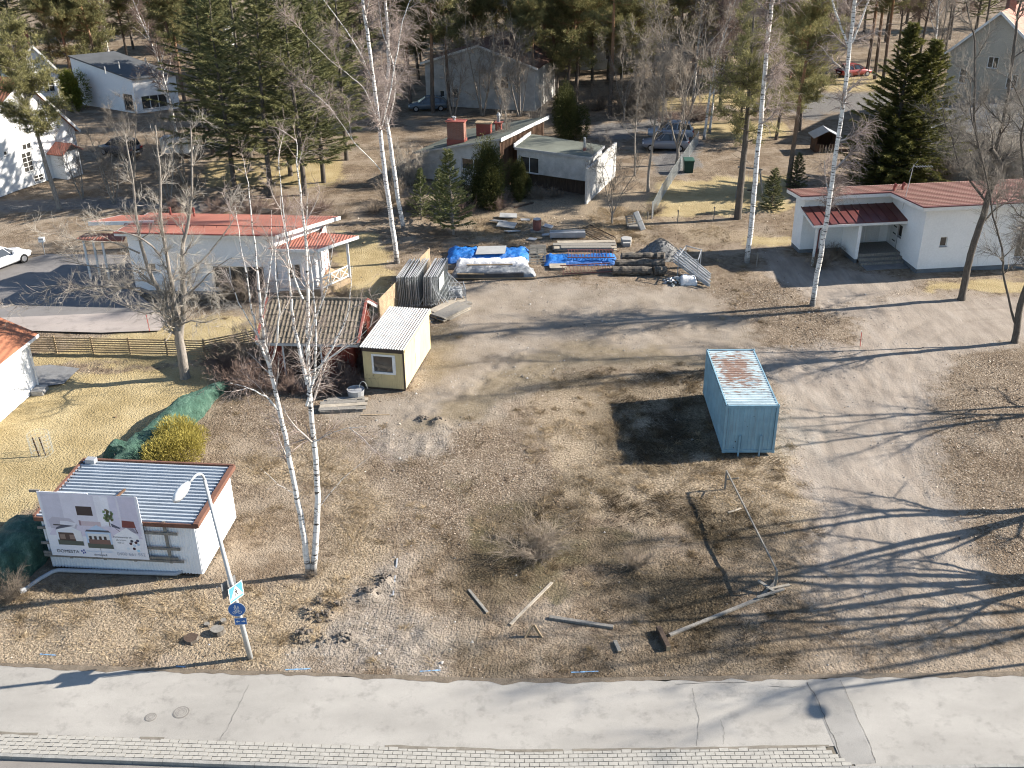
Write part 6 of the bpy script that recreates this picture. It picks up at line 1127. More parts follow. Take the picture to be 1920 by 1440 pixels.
frame_ladder('red oxide ladder frame lying on the blue tarpaulin', at(1063, 487, .1), at(1151, 487, .1), 1.3, M['redoxide'], 15, .5, .58); frame_ladder('red oxide ladder frame lying on bare ground before the tarpaulin', at(1052, 513), at(1146, 508), .8, M['redoxide'], 14, .12, .42); frame_ladder('dark wooden ladder frame lying askew near the tree', at(1095, 428), at(1142, 452), 1.1, M['wood_dark'], 11, .1, .18)
def boards(label, px0, px1, py, n, Wd, Hh, mats, seed, name='lumber_stack', cat='lumber', yaw=0.0, th=.05):
    a, b = at(px0, py), at(px1, py); L = (b - a).length; t = thing(name, label, cat, (a + b) / 2, yaw); rs = random.Random(seed); lay = max(1, int(Hh / th)); per = max(1, n // lay)
    for z in range(lay):
        for k in range(per): l = L * rs.uniform(.7, 1.0); x = rs.uniform(-.5, .5) * (L - l); y = -Wd / 2 + (k + .5) * Wd / per; m = MB(); m.box(x - l / 2, x + l / 2, y - Wd / per * .46, y + Wd / per * .46, z * th + .01, z * th + th * .9); o = m.build('board', mats[rs.randrange(len(mats))], t); o.rotation_euler = (0, 0, rs.uniform(-.03, .03))
    return t
WM = [M['wood_grey'], M['wood_tan'], M['fence_wood']]; M['wood_pale'] = pmat('pale_old_boards', (.4, .35, .28), .9, .2, 2, .1, fine=.15); WM2 = [M['wood_grey'], M['wood_pale'], M['wood_tan']]
boards('stack of pale sawn boards behind the blue tarpaulin', 1036, 1156, 466, 24, 1.6, .36, WM2, 4); boards('loose planks stacked at an angle beside the fence panels', 800, 880, 588, 24, 1.7, .36, [M['wood_grey'], M['wood_pale']], 8, yaw=.9); boards('heap of old boards in front of the red shed door', 600, 690, 762, 16, 1.4, .2, [M['wood_grey'], M['wood_pale']], 9, yaw=.1); boards('single plank lying in front of the logs', 1173, 1205, 514, 1, .35, .07, [M['wood_pale']], 3, 'plank', 'plank', th=.07); boards('flat dark boards lying in the grass near the ladder frame', 1082, 1108, 455, 4, 1.0, .1, [M['wood_dark'], M['wood_grey']], 5)
boards('weathered boards piled below the wire fence', 1178, 1204, 428, 8, .9, .3, [M['wood_grey']], 6); boards('sheet of plywood lying between bundle and fence panels', 828, 850, 545, 1, 1.6, .05, [M['wood_tan']], 3, 'plywood_sheet', 'plywood')
def slatted(label, p, w_, h, n, yaw, tilt, mat, name='pallet'):
    t = thing(name, label, 'pallet', p, yaw, tilt=(tilt, 0))
    for k in range(n): z = .04 + (h - .08) * k / (n - 1); m = MB(); m.box(-w_ / 2, w_ / 2, -.02, .02, z - .045, z + .045); m.build('slat', mat, t)
    for x in (-w_ / 2 + .05, 0, w_ / 2 - .05): m = MB(); m.box(x - .05, x + .05, .022, .12, 0, h); m.build('stringer', mat, t)
boards('grey planks tipped against the low steel cage', 846, 884, 572, 8, .8, .2, [M['wood_grey'], M['wood_pale']], 14, yaw=.6); boards('short offcuts strewn before the stacked fence panels', 780, 815, 600, 6, .7, .1, [M['wood_grey'], M['wood_tan']], 15, yaw=-.3); boards('flat timber frame parts lying in front of the blue tarpaulin', 1030, 1062, 503, 6, .9, .2, [M['wood_pale']], 16)
slatted('slatted wooden pallet leaning upright between blue heaps', at(1008, 496), 1.15, 1.2, 7, .05, R(-20), M['wood_pale']); slatted('grey pallet lying behind the upright pallet', at(1009, 474, .35), 1.15, 1.1, 8, .0, R(-80), M['wood_grey']); slatted('broken pallet leaning below the wire fence', at(1190, 428), 1.1, 1.0, 6, .3, R(-30), M['wood_grey'])
m = MB(); t = thing('old_mattress', 'grey padded slab leaning on the broken pallet below the wire fence', 'mattress', at(1206, 432), .3, tilt=(R(-25), R(-18))); m.box(-.22, .22, -.1, .1, 0, 1.5); m.build('slab', M['greysheet'], t, bevel=.06); m = MB(); m.box(-.23, .23, -.11, .11, .7, .74); m.build('seam', M['wood_grey'], t)
# logs
def log_end():
    t = NT('log_end'); c = t.ramp(t.noise(6, 4, .6), [(.3, (.1, .075, .055)), (.7, (.24, .19, .14))]); return t.finish(c, .9, .1)
M['logbark'] = bark_mat('log_bark', (.045, .038, .032), (.2, .175, .145), (2, 2, 2)); M['logend'] = log_end()
def log(label, px0, px1, py, r, z, seed, group='logs stacked beside the gravel heap'):
    a, b = at(px0, py, z), at(px1, py, z); rs = random.Random(seed); t = thing('log', label, 'log', (a.x, a.y, 0), 0, group); o = Vector((a.x, a.y, 0)); n = 12; pts = [a.lerp(b, i / n) - o + Vector((0, rs.uniform(-.03, .03) + r, rs.uniform(-.025, .025))) for i in range(n + 1)]; rr = [r * rs.uniform(.88, 1.1) for _ in pts]
    m = MB(); m.tube(pts, rr, 12, 0, False); m.build('bark', M['logbark'], t, smooth=False)
    for p, q, s in ((pts[0], pts[1], rr[0]), (pts[-1], pts[-2], rr[-1])): m = MB(); d = (p - q).normalized() * .012; m.tube([p - d * 2, p + d], s * .97, 12); m.build('cut_face', M['logend'], t)
log('long bark-covered log at the back of the log pile', 1166, 1246, 484, .3, .45, 1); log('thick bark-covered log in the middle of the log pile', 1154, 1247, 498, .33, .38, 2); log('long log lying at the front of the log pile', 1150, 1222, 510, .28, .28, 3); log('short log beside the front log of the pile', 1228, 1247, 511, .31, .31, 4)
# gravel heap
def heap(label, px0, px1, py, Hh, mat, seed, name='gravel_heap', cat='gravel heap', ratio=.75):
    a, b = at(px0, py), at(px1, py); rx = (b - a).length / 2; c = (a + b) / 2; n = 40; x = np.linspace(-1.15, 1.15, n); X, Y = np.meshgrid(x, x); d = np.hypot(X, Y); P = np.stack([X.ravel() * 3 + seed, Y.ravel() * 3], 1); h = np.maximum(0, 1 - d.ravel() ** 1.15) ** 1.05 * Hh * (1 + .3 * (fbm(P, seed, .8, 4) - .5)) - .04; V = np.stack([X.ravel() * rx, Y.ravel() * rx * ratio, h], 1); idx = np.arange(n * n).reshape(n, n); F = np.stack([idx[:-1, :-1], idx[:-1, 1:], idx[1:, 1:], idx[1:, :-1]], -1).reshape(-1, 4); t = thing(name, label, cat, c); link(npmesh('heap', V, F, mat, True), 'heap', t); return t, c, rx
def grit_mat(name, lo, hi):
    t = NT(name); v = t.n('ShaderNodeTexVoronoi'); v.inputs['Scale'].default_value = 24; t.l(t.position(), v.inputs['Vector']); s = t.n('ShaderNodeSeparateColor'); t.l(v.outputs['Color'], s.inputs[0]); c = t.ramp(s.outputs[0], [(0, lo), (1, hi)]); return t.finish(c, .95, .1, 0, v.outputs['Distance'], .8, .05)
M['grit'] = grit_mat('crushed_stone', (.12, .118, .115), (.29, .285, .275)); t, c, rx = heap('cone of grey crushed stone behind the logs', 1192, 1284, 478, 1.25, M['grit'], 4, ratio=.85)
st = MB(); rs_ = random.Random(8)
for k in range(500): a = rs_.uniform(0, 6.28); q = rs_.uniform(.1, 1.12); x, y = q * rx * math.cos(a), q * rx * .85 * math.sin(a); z = max(0, (1 - q ** 1.15)) * 1.25; s_ = rs_.uniform(.02, .05); st.tube([(x, y, z - .03), (x, y, z + s_)], [s_, s_ * .5], 4)
o = st.build('stone', M['grit'], t); o['kind'] = 'stuff'
m = MB(); t = thing('concrete_block', 'pale lump of broken concrete on the grass behind the logs', 'concrete block', at(1174, 458)); m.slab([(-.35, -.25, .45), (.3, -.3, .42), (.4, .2, .5), (-.1, .35, .55), (-.4, .15, .5)], .5); m.build('lump', M['concrete'], t, bevel=.04); m = MB(); m.box(-.3, .25, -.6, -.32, 0, .3); m.build('chunk', M['concrete'], t, bevel=.03)
# scaffold tube rack
def tube_rack():
    t = thing('tube_rack', 'galvanised rack of sloping scaffold tubes beside the gravel heap', 'rack', at(1290, 530)); o = Vector(t.location); c = [at(1270, 520), at(1306, 528), at(1312, 508), at(1284, 500)]; c = [p - o for p in c]
    for p in c: m = MB(); m.beam(p - Vector((0, 0, .1)), p + Vector((0, 0, 1.55)), .06); m.build('upright', M['steel'], t)
    for i in range(4): m = MB(); m.beam(c[i] + Vector((0, 0, 1.5)), c[(i + 1) % 4] + Vector((0, 0, 1.5)), .05); m.build('top_rail', M['steel'], t)
    rs = random.Random(5)
    for k in range(15): f = (k % 5) / 5 + .1; lv = k // 5; a = c[0].lerp(c[3], f) + Vector((-.3, .4, 1.25 - .18 * lv)); b = c[1].lerp(c[2], f) + Vector((.5, -1.5 + rs.uniform(-.3, .3), .12 + .12 * (2 - lv))); m = MB(); m.tube([a, b], .05, 8, 0, False); m.tube([b, b.lerp(a, .002)], .035, 8); m.build('tube', M['steel'], t)
    return o
o_r = tube_rack(); cp = MB(); rs_ = random.Random(4); t = thing('coupler_heap', 'heap of loose metal scaffold couplers spilled in front of the rack', 'metal fittings', at(1268, 530))
for k in range(90): a = rs_.uniform(0, 6.28); q = rs_.uniform(0, .95) ; x, y, z = q * math.cos(a), q * .8 * math.sin(a), max(.04, (.95 - q) * .38); d = Vector((rs_.uniform(-1, 1), rs_.uniform(-1, 1), rs_.uniform(-.4, .6))).normalized() * .09; m = MB(); m.tube([Vector((x, y, z)) - d, Vector((x, y, z)) + d], [.07, .05], 6, 0); m.build('coupler', M['steel'] if k % 3 else M['wire'], t)
t, L = tarp_thing('white_sack', 'crumpled white sack in front of the tube rack', 'sack', 1276, 1308, 536, .8, .5, M['whitebag'], 31, .12, part='sack')
# sheet metal bench, barrel, debris behind the tarpaulins
t = thing('metal_trough', 'long pale sheet metal trough in the grass behind the boards', 'trough', at(1064, 446)); m = MB(); m.box(-1.3, 1.3, -.25, .3, .35, .4).box(-1.3, 1.3, -.28, -.22, .1, .5).box(-1.3, 1.3, .28, .34, .1, .5); m.build('trough', M['steel'], t)
for x in (-1.2, 1.2): m = MB(); m.box(x - .04, x + .04, -.2, .25, 0, .35); m.build('leg', M['steel'], t)
t = thing('barrel', 'rusty barrel with pale lid on a pallet behind the blue heaps', 'barrel', at(1007, 434)); m = MB(); m.tube([(0, 0, .15), (0, 0, .4), (0, 0, .7), (0, 0, .95)], [.29, .31, .31, .29], 14); m.build('drum', M['redoxide'], t); m = MB(); m.tube([(0, 0, .95), (0, 0, .99)], .3, 14); m.build('lid', M['steel'], t); m = MB(); m.box(-.5, .5, -.4, .4, 0, .14); m.build('base', M['wood_grey'], t)
rs_ = random.Random(12)
for k, (px, py, s_, c) in enumerate(((953, 404, .95, 'greysheet'), (935, 414, .8, 'steel'), (950, 421, 1.0, 'greysheet'), (985, 412, .5, 'steel'), (965, 417, .6, 'wood_tan'), (960, 433, .75, 'steel'), (998, 448, .45, 'steel'), (1023, 440, .4, 'steel'), (1010, 446, .35, 'wood_tan'), (1028, 424, .5, 'steel'))):
    lab = ['large grey sheet on the debris pile in dry grass', 'pale metal sheet tilted at the left of the debris pile', 'broad grey sheet at the front of the debris pile', 'small upright pale sheet right of the debris pile', 'scrap of yellow board in the debris pile', 'pale sheet lying in shade before the debris pile', 'small pale offcut left of the metal trough', 'narrow pale strip beside the metal trough', 'small yellow scrap beside the barrel', 'pale scrap on the grass right of the barrel'][k]
    p = at(px, py, .08 + (.15 if k < 3 else 0)); t = thing('debris_sheet', lab, 'debris', p, rs_.uniform(-.6, .6), tilt=(rs_.uniform(-.2, .25), rs_.uniform(-.15, .15))); m = MB(); m.box(-s_ * .7, s_ * .7, -s_ * .45, s_ * .45, -.02, .02); m.build('sheet', M[c], t); m = MB(); m.box(-s_ * .7, s_ * .7, -s_ * .46, -s_ * .42, -.03, .05); m.build('folded_edge', M[c], t)

# ---------------------------------------------------------------- stacked mesh fence panels
def fence_panels():
    W_p, Hp = 3.3, 1.95; fr = MB(); r = .021
    for z in (.04, Hp): fr.tube([(0, 0, z), (0, W_p, z)], r, 6)
    for y in (0, W_p): fr.tube([(0, y, -.02), (0, y, Hp)], r, 6)
    fr.tube([(0, W_p * .5, .04), (0, W_p * .5, Hp)], r * .8, 5); me1 = fr.mesh('panel_frame', M['steel']); wr = MB()
    for k in range(1, 22): wr.beam((0, W_p * k / 22, .05), (0, W_p * k / 22, Hp), .012)
    for k in range(1, 8): wr.beam((0, 0, Hp * k / 8), (0, W_p, Hp * k / 8), .012)
    me2 = wr.mesh('panel_wires', M['steeldark']); base = at(748, 578); rs = random.Random(7)
    for k in range(22):
        x = k * .108 if k < 13 else 1.55 + (k - 13) * .1; t = thing('mesh_panel', 'galvanised mesh fence panel stacked upright in the bundle behind the yellow cabin', 'fence panel', base + Vector((x, rs.uniform(-.12, .12), .12)), R(-9) + rs.uniform(-.02, .02), 'mesh fence panels stacked upright behind the cabin', tilt=(0, R(-1.5 + (k > 12) * 5) + rs.uniform(-.02, .02))); link(me1, 'frame', t); link(me2, 'wires', t)
    for k in range(3): t = thing('mesh_panel', ['mesh fence panel leaning outwards at the right of the stack', 'mesh fence panel slumped lowest against the stack', 'mesh fence panel tilted over the loose planks'][k], 'fence panel', base + Vector((2.65 + k * .35, -.2 + k * .1, .1)), R(-9), tilt=(0, R(-18 - 14 * k))); link(me1, 'frame', t); link(me2, 'wires', t)
    for k in range(2): t = thing('support_beam', ['timber bearer under the near end of the stacked panels', 'timber bearer under the far end of the stacked panels'][k], 'beam', base + Vector((-.15, .25 + k * 2.4, 0))); m = MB(); m.box(0, 3.0, -.06, .06, 0, .1); m.build('timber', M['wood_grey'], t); m = MB(); m.box(.0, .25, -.1, .1, .1, .14); m.build('shim', M['wood_tan'], t)
    t = thing('white_notice', 'white sheet fixed to the foremost stacked mesh panel', 'sheet', base + Vector((2.55, .5, .95)), R(-9)); m = MB(); m.box(0, .012, 0, 1.35, 0, .8); m.build('sheet', M['white'], t); m = MB(); m.box(.012, .016, .9, 1.1, .5, .7); m.build('mark', M['signblack'], t)
    # galvanised cage and slumped grey cover beside it
    p = at(858, 566); t = thing('steel_cage', 'low galvanised steel cage at the right end of the planks', 'cage', p, .15); m = MB()
    for z in (.1, .55, .95): [m.beam(a, b, .035) for a, b in (((-.5, -.4, z), (.5, -.4, z)), ((.5, -.4, z), (.5, .9, z)), ((.5, .9, z), (-.5, .9, z)), ((-.5, .9, z), (-.5, -.4, z)))]
    m.build('bars', M['steel'], t); m = MB(); [m.beam((x, y, 0), (x, y, 1.0), .05) for x in (-.5, .5) for y in (-.4, .25, .9)]; m.build('uprights', M['steel'], t)
    tarp_thing('grey_cover', 'crumpled grey plastic sheet slumped over the planks and cage', 'plastic sheet', 822, 866, 560, 1.2, .5, M['greytarp'], 41, .2)
M['steeldark'] = pmat('weathered_mesh_wire', (.26, .28, .28), .6, .15, 2, .3, .2)
fence_panels()

# ---------------------------------------------------------------- timber scattered on the lot
def beam_on(label, a, b, w_, h, mat, cat='plank', name='plank', lift=0):
    a, b = at(*a), at(*b); za, zb = gz(a) + h / 2 + lift, gz(b) + h / 2 + lift; t = thing(name, label, cat, ((a.x + b.x) / 2, (a.y + b.y) / 2, 0)); o = Vector(t.location); m = MB(); m.beam(Vector((a.x, a.y, za)) - o, Vector((b.x, b.y, zb)) - o, w_, h); m.build('timber', mat, t, bevel=.006); e = MB(); d = (b - a).normalized(); e.beam(Vector((b.x, b.y, zb)) - o - d * .04, Vector((b.x, b.y, zb)) - o + d * .012, w_ * .97, h * .97); e.build('end_grain', M['wood_tan'], t); return t
beam_on('grey plank lying left of centre on bare soil', (879, 1108), (914, 1150), .11, .05, M['wood_grey']); beam_on('long pale plank lying diagonally near the footpath', (1035, 1092), (957, 1172), .12, .05, M['wood_pale']); beam_on('rotten grey timber lying in dry grass near the footpath', (1030, 1160), (1150, 1178), .15, .1, M['wood_grey'], 'timber', 'old_timber'); beam_on('short block of grey wood standing out near the footpath', (1153, 1203), (1162, 1224), .14, .09, M['wood_grey'], 'block', 'wood_block'); beam_on('thick dark beam end lying near the footpath', (1234, 1182), (1253, 1220), .17, .22, M['wood_dark'], 'beam', 'dark_beam'); beam_on('long weathered beam lying towards the heap of broken boards', (1255, 1192), (1430, 1122), .13, .08, M['wood_grey'], 'beam', 'long_beam'); beam_on('pale slat lying under the raised rail', (1365, 962), (1390, 953), .1, .03, M['wood_pale'], 'slat', 'pale_slat'); beam_on('thin dark lath lying before the yellow cabin', (676, 778), (730, 777), .07, .03, M['wood_tan'], 'lath', 'thin_lath'); beam_on('thin twin pipe lying on the grey clay patch', (745, 1050), (737, 1118), .06, .05, M['steel'], 'pipe', 'twin_pipe'); beam_on('dark rotten pole lying in the grass below the centre house', (965, 390), (1000, 380), .12, .12, M['wood_dark'], 'pole', 'rotten_pole')
def rail():
    a, b = at(1359, 917), at(1452, 1108); t = thing('rail_barrier', 'raised weathered wooden rail on two posts beside the container', 'barrier', a); o = Vector(a); A = Vector((0, 0, .95)); B = b - a + Vector((0, 0, .95)); m = MB(); m.beam(A, B, .05, .075); m.build('rail', M['wood_grey'], t)
    for p in (Vector((0, 0, 0)), b - a): m = MB(); m.beam(p - Vector((0, 0, .2)), p + Vector((0, 0, .98)), .07); m.build('post', M['wood_grey'], t)
    m = MB(); m.beam(Vector((0, 0, .5)), Vector((.45, -.5, .9)), .05); m.build('brace', M['wood_grey'], t)
rail()
rs_ = random.Random(21)
for k, (px, py, yw, l) in enumerate(((1440, 1105, .7, 1.0), (1452, 1098, 1.2, 1.1), (1445, 1112, .35, 1.2), (1462, 1100, .15, .8), (1436, 1098, 2.4, .7))):
    lab = ['splintered board at the bottom of the broken heap', 'board standing steepest in the broken heap', 'longest pale board of the broken heap', 'board at the right end of the broken heap', 'short board crossing the broken heap'][k]; p = at(px, py, .1 + .05 * k); t = thing('broken_board', lab, 'board', p, yw, 'broken boards heaped at the end of the rail', tilt=(0, rs_.uniform(-.3, .1))); m = MB(); m.box(-l / 2, l / 2, -.06, .06, -.02, .02); m.build('timber', M['wood_pale'] if k % 2 else M['wood_grey'], t); m = MB(); m.box(l / 2, l / 2 + .06, -.05, .01, -.018, .018); m.build('splinter', M['wood_tan'], t)
t = thing('board_wedge', 'small tent of two boards standing in the grass near the footpath', 'boards', at(1000, 1192)); 
for s in (-1, 1): m = MB(); m.beam((s * .3, -.1, 0), (s * .02, .1, .42), .04, .12); m.build('board', M['wood_tan'], t)
def stump(label, px, py, r, h, dark=False):
    p = at(px, py); t = thing('tree_stump', label, 'stump', (p.x, p.y, gz(p))); m = MB(); n = 14; rs = random.Random(px); pts = [(r * rs.uniform(.85, 1.12) * math.cos(i * 6.283 / n), r * rs.uniform(.85, 1.12) * math.sin(i * 6.283 / n)) for i in range(n)]; b = len(m.v)
    m.v.extend([(x * 1.25, y * 1.25, -.1) for x, y in pts] + [(x, y, h) for x, y in pts]); [(m.f.append((i, (i + 1) % n, n + (i + 1) % n, n + i)), m.m.append(0)) for i in range(n)]; m.build('bark', M['logbark'], t); m = MB(); m.poly([(x * .99, y * .99, h + .001) for x, y in pts]); m.build('cut_face', M['wood_dark' if dark else 'wood_grey'], t)
stump('dark split stump nearest the street lamp on the left', 359, 1199, .26, .12, True); stump('flat grey tree stump just left of the lamp post', 408, 1186, .24, .2); stump('small mossy stump behind the flat stump', 388, 1172, .11, .1); stump('small stump close beside the lamp post signs', 419, 1166, .12, .12)
for (px, py, lab, h) in ((1613, 647, 'thin red marker stick at the edge of the gravel drive', .9), (281, 622, 'thin red snow stick beside the fence and gravel', 1.2)): p = at(px, py); t = thing('marker_stick', lab, 'marker', p); m = MB(); m.tube([(0, 0, -.1), (-.04, 0, h)], .02, 5); m.build('stick', M['redpaint'] if 'redpaint' in M else M['redmetal'], t); m = MB(); m.tube([(-.04, 0, h - .08), (-.041, 0, h + .01)], .024, 5); m.build('tip', M['white'], t)
# wire guard round a sapling on the lawn
t = thing('wire_guard', 'wire mesh guard with two stakes round a sapling on the lawn', 'tree guard', at(80, 852)); m = MB(); n = 14; r = .5
for k in range(n): a = k * 6.283 / n; m.beam((r * math.cos(a), r * math.sin(a), 0), (r * math.cos(a), r * math.sin(a), 1.15), .008)
for z in (.1, .3, .5, .7, .9, 1.12): [m.beam((r * math.cos(k * 6.283 / n), r * math.sin(k * 6.283 / n), z), (r * math.cos((k + 1) * 6.283 / n), r * math.sin((k + 1) * 6.283 / n), z), .008) for k in range(n)]
m.build('mesh', M['wire'], t)
for x in (-.12, .2): m = MB(); m.beam((x, -.1, -.1), (x - .12, -.1, 1.0), .05); m.build('stake', M['wood_dark'], t)
t = thing('wash_tub', 'pale metal tub standing by the yellow cabin corner', 'tub', at(668, 745)); m = MB(); m.tube([(0, 0, 0), (0, 0, .5)], [.38, .46], 16, 0, False); m.tube([(0, 0, .42), (0, 0, .43)], .43, 16); m.build('tub', M['steel'], t); m = MB(); m.tube([(.42 * math.cos(i * .3) * .5 + .4, .05, .5 + .4 * math.sin(i * .3)) for i in range(11)], .015, 5); m.build('handle', M['wire'], t)
t = thing('wheelie_bin', 'green lidded compost bin standing against the wire fence', 'bin', at(1290, 322)); m = MB(); m.slab([(-.42, -.45, 1.05), (.42, -.45, 1.05), (.42, .4, 1.05), (-.42, .4, 1.05)], 1.05); m.v = [(x * (1 if z > .5 else .86), y * (1 if z > .5 else .86), z) for x, y, z in m.v]; m.build('body', M['bingreen'] if 'bingreen' in M else M['net'], t); m = MB(); m.slab([(-.46, -.5, 1.12), (.46, -.5, 1.12), (.46, .45, 1.2), (-.46, .45, 1.2)], .1); m.build('lid', M['binlid'] if 'binlid' in M else M['net'], t, bevel=.03)
t = thing('mailbox', 'small white mailbox on a post beside the parked white car', 'mailbox', at(85, 480)); m = MB(); m.tube([(0, 0, -.1), (0, 0, 1.1)], .03, 6); m.build('post', M['steel'], t); m = MB(); m.box(-.2, .2, -.15, .15, 1.05, 1.4); m.build('box', M['white'], t, bevel=.03); m = MB(); m.box(-.15, .15, -.16, -.15, 1.25, 1.29); m.build('slot', M['castdark'], t)

# ---------------------------------------------------------------- play things in the far garden
t = thing('playhouse', 'small wooden playhouse with pale pitched roof in the far garden', 'playhouse', at(1543, 282)); m = MB(); m.box(-1.0, -.85, -.8, .8, 0, 1.5).box(.85, 1.0, -.8, .8, 0, 1.5).box(-1, 1, .75, .85, 0, 1.5).box(-.85, -.3, -.82, -.74, 0, .8).box(.3, .85, -.82, -.74, 0, .8); m.build('wall', M['wood_brown'], t); m = MB(); m.slab([(-1.3, -1.1, 1.45), (0, -1.1, 2.1), (0, 1.0, 2.1), (-1.3, 1.0, 1.45)], .06).slab([(0, -1.1, 2.1), (1.3, -1.1, 1.45), (1.3, 1.0, 1.45), (0, 1.0, 2.1)], .06); m.build('roof', M['steel'], t)
for k in range(5): m = MB(); m.box(-.6 + k * .28, -.52 + k * .28, -.9, -.86, 0, .75); m.build('picket', M['wood_tan'], t)
t = thing('swing_frame', 'wooden swing frame with slanting legs on the far lawn', 'swing', at(1400, 372)); 
for (a, b) in (((-.9, 0, 0), (-.5, 1, 2.3)), ((-.2, 2, 0), (-.5, 1, 2.3)), ((1.2, -.6, 0), (.9, .3, 2.3)), ((.6, 1.3, 0), (.9, .3, 2.3))): m = MB(); m.beam(a, b, .1); m.build('leg', M['wood_grey'], t)
m = MB(); m.beam((-.7, 1.1, 2.3), (1.1, .2, 2.3), .11); m.build('crossbar', M['wood_grey'], t); m = MB(); m.beam((.1, .6, 2.3), (.1, .4, .6), .012).beam((.5, .45, 2.3), (.5, .25, .6), .012); m.build('rope', M['wire'], t); m = MB(); m.box(.05, .55, .2, .5, .55, .6); m.build('seat', M['wood_dark'], t)
t = thing('sandbox', 'low timber sandbox edge beside the far playhouse', 'sandbox', at(1585, 284)); m = MB(); m.box(-1.5, 1.5, -.1, .1, 0, .25).box(-1.5, 1.5, 1.9, 2.1, 0, .25); m.build('board', M['wood_dark'], t); m = MB(); m.box(-1.5, -1.3, .1, 1.9, 0, .25).box(1.3, 1.5, .1, 1.9, 0, .25); m.build('side_board', M['wood_dark'], t)

# ---------------------------------------------------------------- cars
def carpaint(name, c): t = NT(name); return t.finish(t.ramp(t.noise(.8, 3, .5), [(.3, vary(c, .92)), (.7, c)]), .25, .6, .1)
M['carglass'] = pmat('car_glass', (.03, .035, .04), .08, .1, 1, .9); M['tyre'] = pmat('tyre_rubber', (.02, .02, .02), .9); M['rim'] = pmat('alloy_rim', (.45, .45, .46), .35, .05, 2, .5, .5); M['tail'] = pmat('tail_light', (.3, .01, .01), .3); M['head'] = pmat('headlight', (.7, .72, .72), .15, .05, 2, .7)
def car(label, loc, yaw, paint, suv=False, group=None):
    """front towards +x; lofted body with glasshouse, wheels and lamps"""
    t = thing('parked_car', label, 'car', loc, yaw, group); h = .12 if suv else 0
    st = [(-2.2, .62, .45, .78), (-2.12, .78, .32, .92 + h), (-1.6, .86, .25, 1.0 + h), (-.9, .89, .22, .98 + h), (.2, .9, .22, .96 + h), (1.0, .89, .22, .92 + h), (1.5, .87, .24, .82 + h), (2.0, .8, .3, .7 + h), (2.2, .62, .42, .58 + h)]
    m = MB(); k = 10
    for (x, w_, z0, z1) in st:
        for (fy, fz) in ((-.86, 0), (-1, .18), (-1, .62), (-.95, .85), (-.78, 1), (.78, 1), (.95, .85), (1, .62), (1, .18), (.86, 0)): m.v.append((x, fy * w_, z0 + (z1 - z0) * fz))
    for i in range(len(st) - 1):
        for j in range(k): m.f.append((i * k + j, i * k + (j + 1) % k, (i + 1) * k + (j + 1) % k, (i + 1) * k + j)); m.m.append(0)
    m.f.append(tuple(range(k))); m.m.append(0); m.f.append(tuple((len(st) - 1) * k + j for j in reversed(range(k)))); m.m.append(0); b = m.build('body', paint, t, smooth=True)
    g = MB(); zb, zt = .93 + h, 1.42 + h * 1.6; lo = [(-1.95, .74), (-.6, .8), (.5, .8), (1.05, .76)]; hi = [(-1.35 if not suv else -1.75, .58), (-.7, .62), (.1, .62), (.3, .58)]
    for L_, z in ((lo, zb), (hi, zt)):
        for (x, y) in L_: g.v.append((x, -y, z)); g.v.append((x, y, z))
    for i in range(3): a = 2 * i; g.f += [(a, a + 2, 8 + a + 2, 8 + a), (a + 3, a + 1, 8 + a + 1, 8 + a + 3)]; g.m += [0, 0]
    g.f += [(1, 0, 8, 9), (6, 7, 15, 14)]; g.m += [0, 0]; g.build('windows', M['carglass'], t)
    r = MB(); r.slab([(hi[0][0] - .06, -hi[0][1] - .02, zt + .005), (hi[1][0], -hi[1][1] - .02, zt + .05), (hi[2][0], -hi[2][1] - .02, zt + .05), (hi[3][0] + .04, -hi[3][1], zt), (hi[3][0] + .04, hi[3][1], zt), (hi[2][0], hi[2][1] + .02, zt + .05), (hi[1][0], hi[1][1] + .02, zt + .05), (hi[0][0] - .06, hi[0][1] + .02, zt + .005)], .05); r.build('roof', paint, t)
    for s in (-1, 1):
        for i in (0, 1, 2, 3): x0, y0 = lo[i]; x1, y1 = hi[i]; pl = MB(); pl.beam((x0, s * (y0 + .005), zb), (x1, s * (y1 + .005), zt), .05 if i != 1 else .08); pl.build('pillar', paint, t)
    for x in (-1.32, 1.36):
        for s in (-1, 1):
            w_ = MB(); w_.tube([(x, s * .68, .32), (x, s * .905, .32)], .32, 20); ty = w_.build('tyre', M['tyre'], t); w_ = MB(); w_.tube([(x, s * .9, .32), (x, s * .915, .32)], .2, 10); w_.build('rim', M['rim'], ty)
    for s in (-1, 1):
        q = MB(); q.box(-2.2, -2.06, s * .6 - .16, s * .6 + .16, .66 + h, .84 + h); q.build('tail_light', M['tail'], t); q = MB(); q.box(2.0, 2.16, s * .58 - .16, s * .58 + .16, .52 + h, .66 + h); q.build('headlight', M['head'], t); q = MB(); q.box(.55, .75, s * .98 - .1, s * .98 + .1, .95 + h, 1.08 + h); q.build('mirror', paint, t)
    q = MB(); q.box(-2.23, -2.19, -.26, .26, .5, .62); q.build('number_plate', M['white'], t)
P = at(3, 516); Q = at(52, 497); d = (Q - P); c = (P + Q) / 2 + Vector((.1, .75, 0)); car('white saloon car parked on the drive at the left edge', (c.x - 1.3, c.y - .3, .06), math.atan2(d.y, d.x) + math.pi * 0, carpaint('white_car', (.72, .73, .75)))
